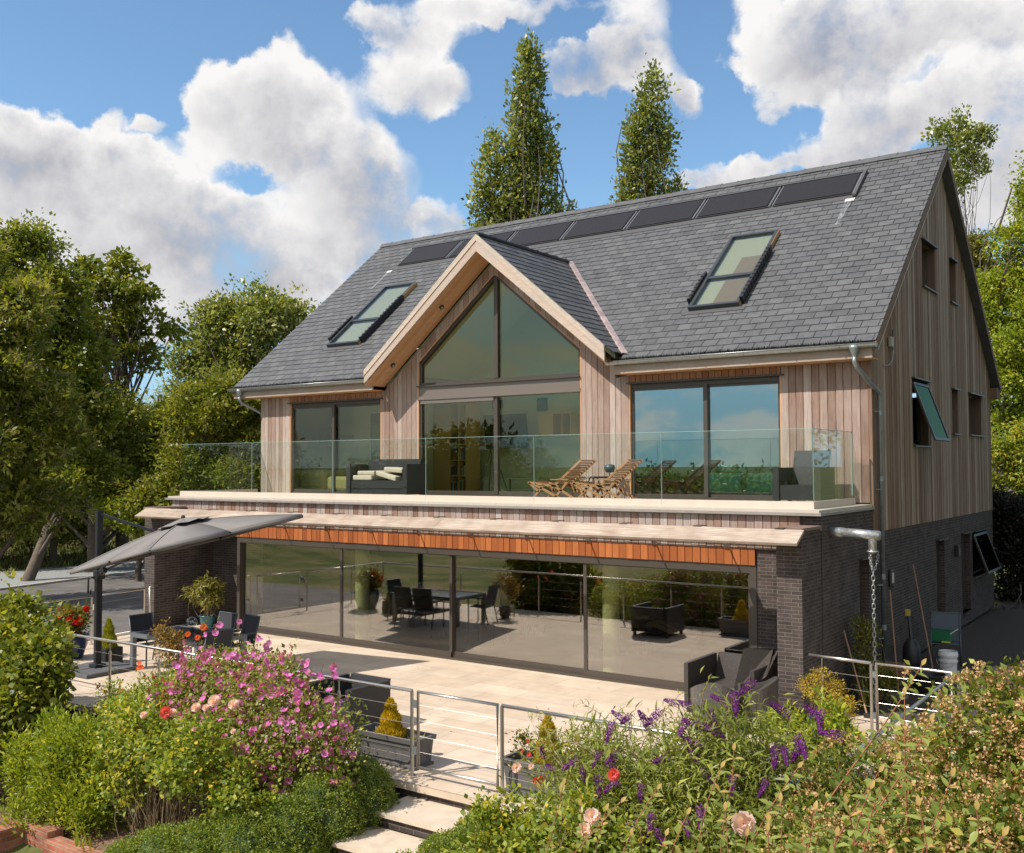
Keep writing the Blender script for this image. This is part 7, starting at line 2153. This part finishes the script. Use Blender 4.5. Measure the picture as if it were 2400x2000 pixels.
V, F = leaf_arrays(np.array(qs), np.array(ds), unit(r.normal(size=(len(qs), 3))+np.array((0, 0, 1))), .09*np.ones(len(qs)), .016*np.ones(len(qs)), droop=.4)
M().arrays(V, F, r.random(len(qs))).build('tip_leaves', G_GREY, t_)
def panicle(seed):
    rr = np.random.default_rng(seed); m = M()
    for i in range(380):
        f = rr.random()**.8; w = .19*(1-f)**.6+.03; a = rr.uniform(0, 2*pi); bend = .22*f*f
        p = np.array((w*cos(a)+bend, w*sin(a), f)); s = .022+.012*rr.random()
        n_ = unit(np.array((cos(a), sin(a), .3))+rr.normal(size=3)*.3); u_ = unit(np.cross(n_, (0, 0, 1.))); v_ = np.cross(n_, u_)
        m.add([p-u_*s, p-v_*s, p+u_*s+n_*.01, p+v_*s], [(0, 1, 2, 3)], rr.random())
    m.tube([(0, 0, -.05), (.05, 0, .5), (.2, 0, .97)], .012, 4, .1)
    return m
PUR = leaf('petals_buddleia', [(0, (.06, .012, .07)), (.4, (.15, .018, .19)), (1, (.28, .05, .33))], .25, .6, .2, 1.2)
pp = [proto_obj('flower_spike', panicle(s), PUR) for s in (1, 2, 3)]
spots = [(1270, 1760, 0), (1285, 1800, 3), (1340, 1790, 1), (1365, 1815, 2), (1432, 1770, 1), (1435, 1795, 2), (1455, 1685, 0), (1428, 1710, 1), (1515, 1690, 0), (1535, 1680, 1), (1575, 1645, 0), (1600, 1650, 0), (1600, 1705, 2), (1630, 1700, 0), (1620, 1740, 0), (1665, 1710, 2), (1670, 1690, 2), (1550, 1780, 1), (1620, 1757, 2),
         (1405, 1840, 2), (1498, 1860, 2), (1380, 1905, 1), (1430, 1840, 1), (1660, 1815, 2), (1720, 1840, 2), (1480, 1935, 1), (1525, 1930, 2), (1645, 1910, 2), (1830, 1665, 0), (1905, 1672, 0), (1920, 1685, 2), (1955, 1720, 0), (1870, 1757, 1), (1880, 1743, 2), (1815, 1768, 2), (1790, 1850, 2), (1840, 1775, 2), (1545, 1965, 2), (1612, 1945, 2), (1310, 1930, 1), (1690, 1640, 0), (1725, 1645, 2), (1465, 1690, 1), (1395, 1780, 1), (1750, 1610, 1)]
for k, (px, py, st_) in enumerate(spots):
    y = 8.45 if py < 1830 else 8.1
    p = Yp(px, py, y)
    d = [np.array((-.7, -.2, .5)), np.array((-.6, -.3, -.6)), np.array((.2, -.3, -.9)), np.array((-.9, -.2, .0))][st_]+r.normal(size=3)*.25
    scatter(pp[k % 3], t_, [(p-unit(d)*.09, unit(d), r.uniform(.16, .23), r.uniform(0, 6))])
    mm = M(); limb(mm, Yp(px+r.uniform(5, 40), py+90, y+.15), p-unit(d)*.09, .004, .003, r, .05, 5, 4); mm.build('spike_stem', TWIG, t_, whole=True)

# cotoneaster at the right: oval leaves with tawny berry clusters
t_ = thing('cotoneaster', 'large cotoneaster covered in tawny seed heads filling the lower right', 'shrub', (-1.5, 8.0, -.9))
r = np.random.default_rng(91)
cb = [(-2.35, 9.2, 0.80, .75, .6, 0.70), (-1.75, 8.6, 1.08, .65, .6, 0.83), (-1.2, 8.2, 1.57, .6, .6, 0.93), (-.75, 7.8, 1.82, .55, .6, 1.03), (-2.5, 8.3, 0.57, .8, .5, 0.73), (-1.7, 7.6, 0.97, .8, .5, 0.88), (-1.1, 7.2, 1.22, .7, .5, 0.98), (-.3, 7.6, 2.12, .6, .6, 1.28), (-2.4, 7.4, 0.32, .8, .5, 0.78), (-1.6, 6.9, 0.62, .9, .5, 0.88)]
V, F, c, P, O = foliage(r, cb, 6000, 10, .075, .060, .034, shell=.16, up=.3, jit=.3, flat=1)
M().arrays(V, F, c).build('foliage', leaf('leaves_cotoneaster', [(0, (0.075, 0.114, 0.018)), (.5, (0.190, 0.243, 0.038)), (.85, (0.400, 0.415, 0.076)), (1, (0.634, 0.451, 0.101))], .35), t_)
m = M()
for i in r.choice(len(P), 90, replace=False): limb(m, (-1.5+r.normal()*.4, 8.2+r.normal()*.3, -.8), P[i]+O[i]*.05, .010, .003, r, .05, 6, 4, sag=-.08)
m.build('stems', TWIG, t_, smooth=True, whole=True)
BERRY = leaf('seed_heads', [(0, (.34, .18, .07)), (.5, (.56, .35, .16)), (1, (.72, .52, .28))], .25, .7, .2, 1.1)
k = r.choice(len(P), min(4600, len(P)), replace=False)
pp_ = np.repeat(P[k]+O[k]*.11, 22, 0); oo_ = np.repeat(O[k], 22, 0)
off = r.normal(size=pp_.shape)*.027; off -= oo_*(off*oo_).sum(1, keepdims=True)*.7
Q = pp_+off
V, F = leaf_arrays(Q, unit(oo_+r.normal(size=Q.shape)*.8), unit(r.normal(size=Q.shape)), .025*np.ones(len(Q)), .019*np.ones(len(Q)), fold=.6)
tag(M().arrays(V, F, r.random(len(Q))).build('seed_heads', BERRY, t_), kind='stuff')
# young whippy shoots with big leaves in front (lower right foreground)
def big_leaves(P, D, Nn, L_, W_):
    D = unit(D); Sd = unit(np.cross(D, Nn)); Nn = np.cross(Sd, D); Vs, Fs = [], []; n = len(P); b = 0
    prof = [(0, 0), (.2, .62), (.45, 1), (.72, .72), (1, 0)]
    for i in range(n):
        rows = []
        for f, w in prof:
            c_ = P[i]+D[i]*L_[i]*f-Nn[i]*L_[i]*.22*f*f
            rows += [c_-Sd[i]*W_[i]/2*w+Nn[i]*W_[i]*.12*w, c_, c_+Sd[i]*W_[i]/2*w+Nn[i]*W_[i]*.12*w]
        Vs += rows
        for j in range(4):
            for k_ in (0, 1): Fs.append((b+3*j+k_, b+3*j+k_+1, b+3*j+3+k_+1, b+3*j+3+k_))
        b += 15
    return np.array(Vs), np.array(Fs)
t_ = thing('foreground_shrub', 'shrub with large pale oval leaves on reddish shoots at the bottom edge', 'shrub', (-2.4, 6.2, -.9))
r = np.random.default_rng(95)
m = M(); Ps, Ds, Ns, Ls, Ws, Cs = [], [], [], [], [], []
shoots = [(1320, 1840, 6.6), (1360, 1890, 6.6), (1420, 1900, 6.5), (1455, 1880, 6.6), (1540, 1850, 6.6), (1610, 1910, 6.4), (1690, 1800, 6.6), (1720, 1760, 6.8), (1700, 1900, 6.3), (1830, 1880, 6.2), (1870, 1800, 6.6), (1800, 1950, 6.0), (1910, 1900, 5.9), (1985, 1885, 5.8), (2040, 1850, 6.1), (2060, 1810, 6.4), (2100, 1780, 6.6), (2155, 1890, 5.7), (2180, 1690, 6.9), (1960, 1960, 5.8), (2070, 1960, 5.6), (2230, 1820, 6.2), (2290, 1900, 5.8), (2350, 1960, 5.6), (2160, 1560, 7.4), (1750, 1960, 6.2), (1560, 1960, 6.4), (2120, 1630, 7.2), (1480, 1960, 6.5)]
for (px, py, y) in shoots:
    tip = Yp(px, py, y); root = Yp(px-r.uniform(-60, 230), py+330, y+.1)
    pts = limb(m, root, tip, .007, .003, r, .03, 8, 5)
    nodes = int(np.linalg.norm(tip-root)/.07)
    for k_ in range(nodes):
        f = k_/nodes; g_ = f*8; j = int(min(g_, 7)); p = pts[j]+(pts[j+1]-pts[j])*(g_-j); d = unit(pts[j+1]-pts[j])
        for s_ in (-1, 1):
            a = k_*1.6+(0 if s_ > 0 else pi)
            u_ = unit(np.cross(d, (0, 1., 0))); v_ = np.cross(d, u_)
            o_ = u_*cos(a)+v_*sin(a)
            Ps.append(p); Ds.append(unit(o_+d*.4+r.normal(size=3)*.4)); Ns.append(unit(d+np.array((0, -.2, .6)))); l_ = r.uniform(.075, .135)*(1-.35*f); Ls.append(l_); Ws.append(l_*.52); Cs.append(np.clip(.35+.5*f+r.normal()*.12, 0, 1))
    Ps.append(tip); Ds.append(unit(tip-pts[-2])); Ns.append(np.array((0, -1., .3))); Ls.append(.06); Ws.append(.03); Cs.append(.95)
V, F = big_leaves(np.array(Ps), np.array(Ds), np.array(Ns), Ls, Ws)
M().arrays(V, F, np.repeat(Cs, 8)).build('leaves', leaf('leaves_pale_oval', [(0, (0.078, 0.132, 0.024)), (.5, (0.182, 0.240, 0.048)), (.85, (0.364, 0.408, 0.108)), (1, (0.624, 0.360, 0.144))], .38, .4), t_)
m.build('shoots', simple('red_shoots', (.36, .13, .08), .6), t_, smooth=True, whole=True)
shrub('mixed green undergrowth filling the bottom edge below the buddleia', (-3.5, 7.2, -.9), [(-4.9, 7.5, -.35, .7, .4, .5), (-4.0, 7.3, -.15, .8, .4, .6), (-3.1, 7.1, .0, .8, .4, .7), (-2.3, 6.8, .1, .8, .4, .8)], 3200, 9, .08, .062, .036, G_YEL, 96, 60, .006, name='undergrowth', cat='plants')

# ---------------------------------------------------------------- potted plants
def conifer(label, x, y, z, h, w, seed, mt=G_GOLD, grp='golden potted conifers'):
    r = np.random.default_rng(seed); t = thing('conifer', label, 'conifer', (x, y, z), grp)
    n = 3600; f = r.random(n)**.85; rad_ = w*(1-f)**.75*(1+.22*np.sin(f*17+r.random()*6)*.6)*(.82+.22*r.random(n)); a = r.uniform(0, 2*pi, n)
    P = np.stack([x+rad_*np.cos(a), y+rad_*np.sin(a), z+f*h], 1); D = unit(np.stack([np.cos(a)*.5, np.sin(a)*.5, np.full(n, 1.2)], 1)+r.normal(size=(n, 3))*.25)
    V, F = leaf_arrays(P, D, unit(np.stack([np.cos(a), np.sin(a), np.zeros(n)], 1)+r.normal(size=(n, 3))*.4), r.uniform(.035, .075, n), .016*np.ones(n), droop=0)
    M().arrays(V, F, np.clip(r.normal(.5, .25, n), 0, 1)).build('foliage', mt, t)
    M().lathe([(w*.6, 0), (w*.55, h*.12), (w*.3, h*.5), (.01, h*.85)], (x, y, z), 14).build('inner_twigs', simple('conifer_core', (.20, .14, .02), .9), t)
conifer('golden conifer standing in the left trough', -9.42, 10.38, .30, .50, .19, 101)
conifer('golden conifer standing in the right trough among red flowers', -6.85, 10.38, .33, .60, .19, 102)
conifer('small lime golden conifer behind the parasol post', -18.82, 12.18, .30, .58, .17, 103, leaf('lime_conifer', [(0, (.20, .22, .01)), (1, (.50, .50, .04))], .3))
fmg, fmtg = flower((.70, .03, .03), (.85, .22, .18), 5, .5, .6, .4, 3, name='geranium'); gpro = proto_obj('geranium_bloom', fmg, fmtg)
fmr, fmtr = flower((.62, .01, .02), (.80, .03, .03), 6, .5, .6, .4, 3, name='begonia'); bpro = proto_obj('begonia_bloom', fmr, fmtr)
t_, r, P, O = shrub('sparse red and pink geraniums growing in the right trough', (-6.85, 10.38, .34), [(-7.2, 10.38, .50, .20, .12, .18), (-6.45, 10.38, .55, .22, .12, .22)], 90, 6, .05, .045, .035, G_OLIVE, 104, 40, .004, name='geranium_plant', cat='flowers')
its = []
for px, py, s in ((1328, 1745, .07), (1353, 1732, .09), (1340, 1765, .06), (1355, 1775, .06), (1368, 1770, .08), (1238, 1737, .05), (1222, 1760, .06), (1240, 1770, .06), (1260, 1822, .09), (1255, 1830, .08), (1268, 1825, .07), (1263, 1842, .07)):
    p = Yp(px, py, 10.25 if py < 1790 else 9.2); its.append((p, unit(camdir(p)+r.normal(size=3)*.3), s, 0.))
scatter(gpro, t_, its)
blades('thin grass blades at the right end of the left trough', -8.98, 10.36, .30, 16, .22, .008, G_YEL, 105, 'potted_grass')
blades('spiky grass in the small blue pot', -19.25, 11.45, .20, 18, .30, .014, G_BRIGHT, 106, 'potted_grass')
t_, r, P, O = shrub('red begonia filling the large cobalt pot', (-19.95, 12.0, .45), [(-19.95, 12.0, .72, .42, .34, .30), (-19.7, 12.0, .82, .25, .25, .22)], 420, 7, .06, .075, .05, G_OLIVE, 107, 30, .006, name='begonia', cat='flowers')
sel = P[(O[:, 1] < .4)]
scatter(bpro, t_, [(sel[i]+camdir(sel[i])*.05, unit(camdir(sel[i])+r.normal(size=3)*.4), r.uniform(.09, .15), 0.) for i in r.choice(len(sel), 26, replace=False)])
t_, r, P, O = shrub('orange rose bush in front of the patio table', (-15.75, 11.3, .05), [(-15.7, 11.3, .90, .30, .25, .22), (-15.55, 11.3, .75, .25, .2, .18)], 240, 7, .05, .050, .032, leaf('leaves_bronze', [(0, (.10, .08, .02)), (.5, (.25, .17, .04)), (1, (.40, .20, .05))], .35), 108, 30, .006, name='rose_bush', cat='bush')
ro3, romt3 = flower((.75, .14, .03), (.85, .28, .08), 6, .5, .6, .3, 4, name='rose_orange'); rp3 = proto_obj('rose_bloom', ro3, romt3)
scatter(rp3, t_, [(Yp(px, py, 11.1), unit(camdir((px*0-15.7, 11.1, 1.))+np.array((0, 0, .2))), s, 0.) for px, py, s in ((477, 1471, .12), (440, 1487, .10), (463, 1495, .10))])
pot(thing('plant_pot', 'dark pot under the orange rose beside the patio table', 'pot', (-15.7, 11.3, 0)), -15.7, 11.3, .16, .3, SLAB)
t_, r, P, O = shrub('leafy fig tree in the brick recess beside the doors', (-20.9, 16.25, .28), [(-20.9, 16.2, .75, .32, .25, .25), (-20.75, 16.2, 1.05, .28, .22, .22), (-21.2, 16.2, .80, .25, .2, .18), (-20.6, 16.2, .72, .2, .2, .15)], 300, 7, .07, .13, .035, G_OLIVE, 109, 24, .006, name='potted_tree', cat='plant', droop=.4, upw=-.2)
M().tube([(-20.9, 16.25, .28), (-20.88, 16.25, .9), (-20.95, 16.25, 1.42)], .012, 6).build('trunk', TWIG, t_)
M().tube([(-20.82, 16.2, .28), (-20.84, 16.2, 1.36)], .008, 5).build('cane', WOODH, t_)
# side strip plants on the right
shrub('golden leaved shrub in the blue pot by the brick pier', (-4.72, 14.4, .38), [(-4.75, 14.4, .72, .30, .28, .30), (-4.55, 14.4, .62, .22, .2, .22)], 520, 8, .035, .030, .016, leaf('leaves_golden', [(0, (.20, .12, .01)), (.5, (.42, .30, .02)), (1, (.55, .45, .05))], .35), 110, 30, .004, name='golden_shrub')
shrub('fresh green laurel shoots below the golden shrub', (-4.3, 12.9, .0), [(-4.75, 12.9, .45, .35, .25, .35), (-4.25, 12.9, .50, .35, .25, .38), (-4.0, 12.9, .35, .3, .25, .35)], 420, 8, .06, .095, .036, G_BRIGHT, 111, 30, .006, name='laurel', upw=.8)
shrub('climbing plant against the brick wall behind the hanging chain', (-5.1, 17.6, .0), [(-5.15, 17.6, .75, .20, .25, .55), (-5.0, 17.6, .35, .25, .25, .35), (-5.2, 17.6, 1.25, .1, .12, .2)], 420, 7, .06, .06, .03, G_OLIVE, 112, 30, .005, name='climber', cat='plant')
blades('strappy green plant on the path behind the right gate', -4.9, 17.0, .0, 26, .55, .035, G_MID, 113, 'strappy_plant')
shrub('dark glossy plant by the broom on the side path', (-4.85, 18.0, .0), [(-4.9, 18.0, .25, .2, .2, .22)], 120, 7, .05, .08, .04, G_DARK, 114, 10, name='leafy_clump', cat='plant')
# lawn: fine blades over the near grass corner
r = np.random.default_rng(120)
n = 26000
x = r.uniform(-14.5, -10.2, n); y = r.uniform(5.4, 7.0, n); z = gz(x, y)
P = np.stack([x, y, z], 1); D = unit(np.stack([r.normal(size=n)*.4, r.normal(size=n)*.4, np.ones(n)], 1))
V, F = leaf_arrays(P, D, unit(r.normal(size=(n, 3))), r.uniform(.03, .06, n), .006*np.ones(n))
tag(M().arrays(V, F, r.random(n)).build('grass', leaf('lawn_blades', [(0, (.12, .13, .03)), (.5, (.24, .20, .07)), (1, (.38, .28, .12))], .3)), 'dry yellowish lawn grass at the bottom left corner', 'grass', kind='stuff')
# verge grass and leaf litter under the left trees
n = 40000
x = r.uniform(-60, -38.6, n); y = r.uniform(8, 40, n); z = gz(x, y)
P = np.stack([x, y, z], 1); D = unit(np.stack([r.normal(size=n)*.4, r.normal(size=n)*.4, np.ones(n)], 1))
V, F = leaf_arrays(P, D, unit(r.normal(size=(n, 3))), r.uniform(.15, .45, n), .05*np.ones(n))
tag(M().arrays(V, F, r.random(n)).build('long_grass', leaf('verge_grass', [(0, (.04, .07, .012)), (.6, (.12, .15, .03)), (1, (.30, .24, .10))], .3)), 'long grass on the bank under the left trees', 'grass', kind='stuff')
# trees down the slope in front of the house, mirrored in the glass
def front_tree(label, x, y, zt, w, seed):
    zb = float(gz(x, y)); h = zt-zb
    tree(label, (x, y, zb), [(x, y, zb+h*.62, w, w, h*.38), (x+w*.5, y, zb+h*.45, w*.7, w*.7, h*.3), (x-w*.6, y+w*.2, zb+h*.5, w*.7, w*.7, h*.3)], 900, 14, .55, .5, .34, G_DARK, seed, .35, limbs=16)
front_tree('garden tree on the front slope, nearest of those mirrored upstairs', -24, -40, 1.8, 4.5, 171)
front_tree('spreading garden tree low on the front slope', -36, -50, 2.2, 7, 180)
front_tree('dark garden tree far down the front lawn', -52, -62, 2.4, 9, 165)
front_tree('tall tree mirrored in the centre door', -66, -48, 7.5, 7, 146)
front_tree('broad tree at the foot of the front lawn', -84, -70, 3.4, 12, 221)
front_tree('distant oak beyond the front lawn', -20, -75, 0.5, 10, 203)
front_tree('distant chestnut beyond the front lawn', -48, -110, 1.2, 16, 178)
front_tree('far oak on the left of the front lawn', -100, -40, 6, 13, 159)
# trees across the side path, beyond the right edge of the view; the side windows mirror them
def side_tree(label, x, y, h, w, seed):
    tree(label, (x, y, 0), [(x, y, h*.55, w, w, h*.36), (x-.4, y+w*.4, h*.35, w*.8, w*.8, h*.26), (x, y-w*.5, h*.4, w*.8, w*.8, h*.28)], 1300, 16, .28, .20, .12, G_MID, seed, .25, limbs=16)
side_tree('leafy tree across the side path opposite the house corner', 4.6, 19.5, 17, 3.4, 141)
side_tree('leafy tree across the side path opposite the middle of the side wall', 5.2, 26.5, 19.0, 4.0, 142)
side_tree('leafy tree across the side path near the rear of the house', 3.4, 34.0, 18.0, 3.6, 143)
for k, (px, py, D_, w, hh, lb) in enumerate(((-40, 1235, 40, 90, 50, 'dark undergrowth bush at the far left foot of the chestnut'), (75, 1225, 42, 80, 48, 'dark undergrowth bush between the far left trunks'), (190, 1215, 44, 70, 50, 'dark undergrowth bush left of the parasol post'), (350, 1190, 46, 60, 40, 'dark undergrowth bush behind the parasol canopy'))):
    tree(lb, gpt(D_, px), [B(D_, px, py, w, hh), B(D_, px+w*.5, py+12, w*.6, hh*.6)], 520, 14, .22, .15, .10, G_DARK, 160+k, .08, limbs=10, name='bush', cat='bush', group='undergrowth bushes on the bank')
r = np.random.default_rng(170)
n = 150
x = np.concatenate([r.uniform(-21, -3.3, n), r.uniform(-12.5, -8.6, 90)]); y = np.concatenate([r.uniform(9.9, 16.2, n)**1.0, r.uniform(9.85, 10.7, 90)])
P = np.stack([x, y, np.full(len(x), .012)], 1); a = r.uniform(0, 6.28, len(x)); D = np.stack([np.cos(a), np.sin(a), np.full(len(x), .05)], 1)
V, F = leaf_arrays(P, D, np.tile(np.array((0, 0, 1.)), (len(x), 1)), r.uniform(.02, .05, len(x)), r.uniform(.01, .025, len(x)), fold=.5)
tag(M().arrays(V, F, r.random(len(x))).build('fallen_leaves', leaf('dry_leaves', [(0, (.12, .07, .03)), (.6, (.30, .18, .07)), (1, (.45, .20, .30))], .1)), 'dry fallen leaves and petals scattered on the terrace', 'leaves', kind='stuff')
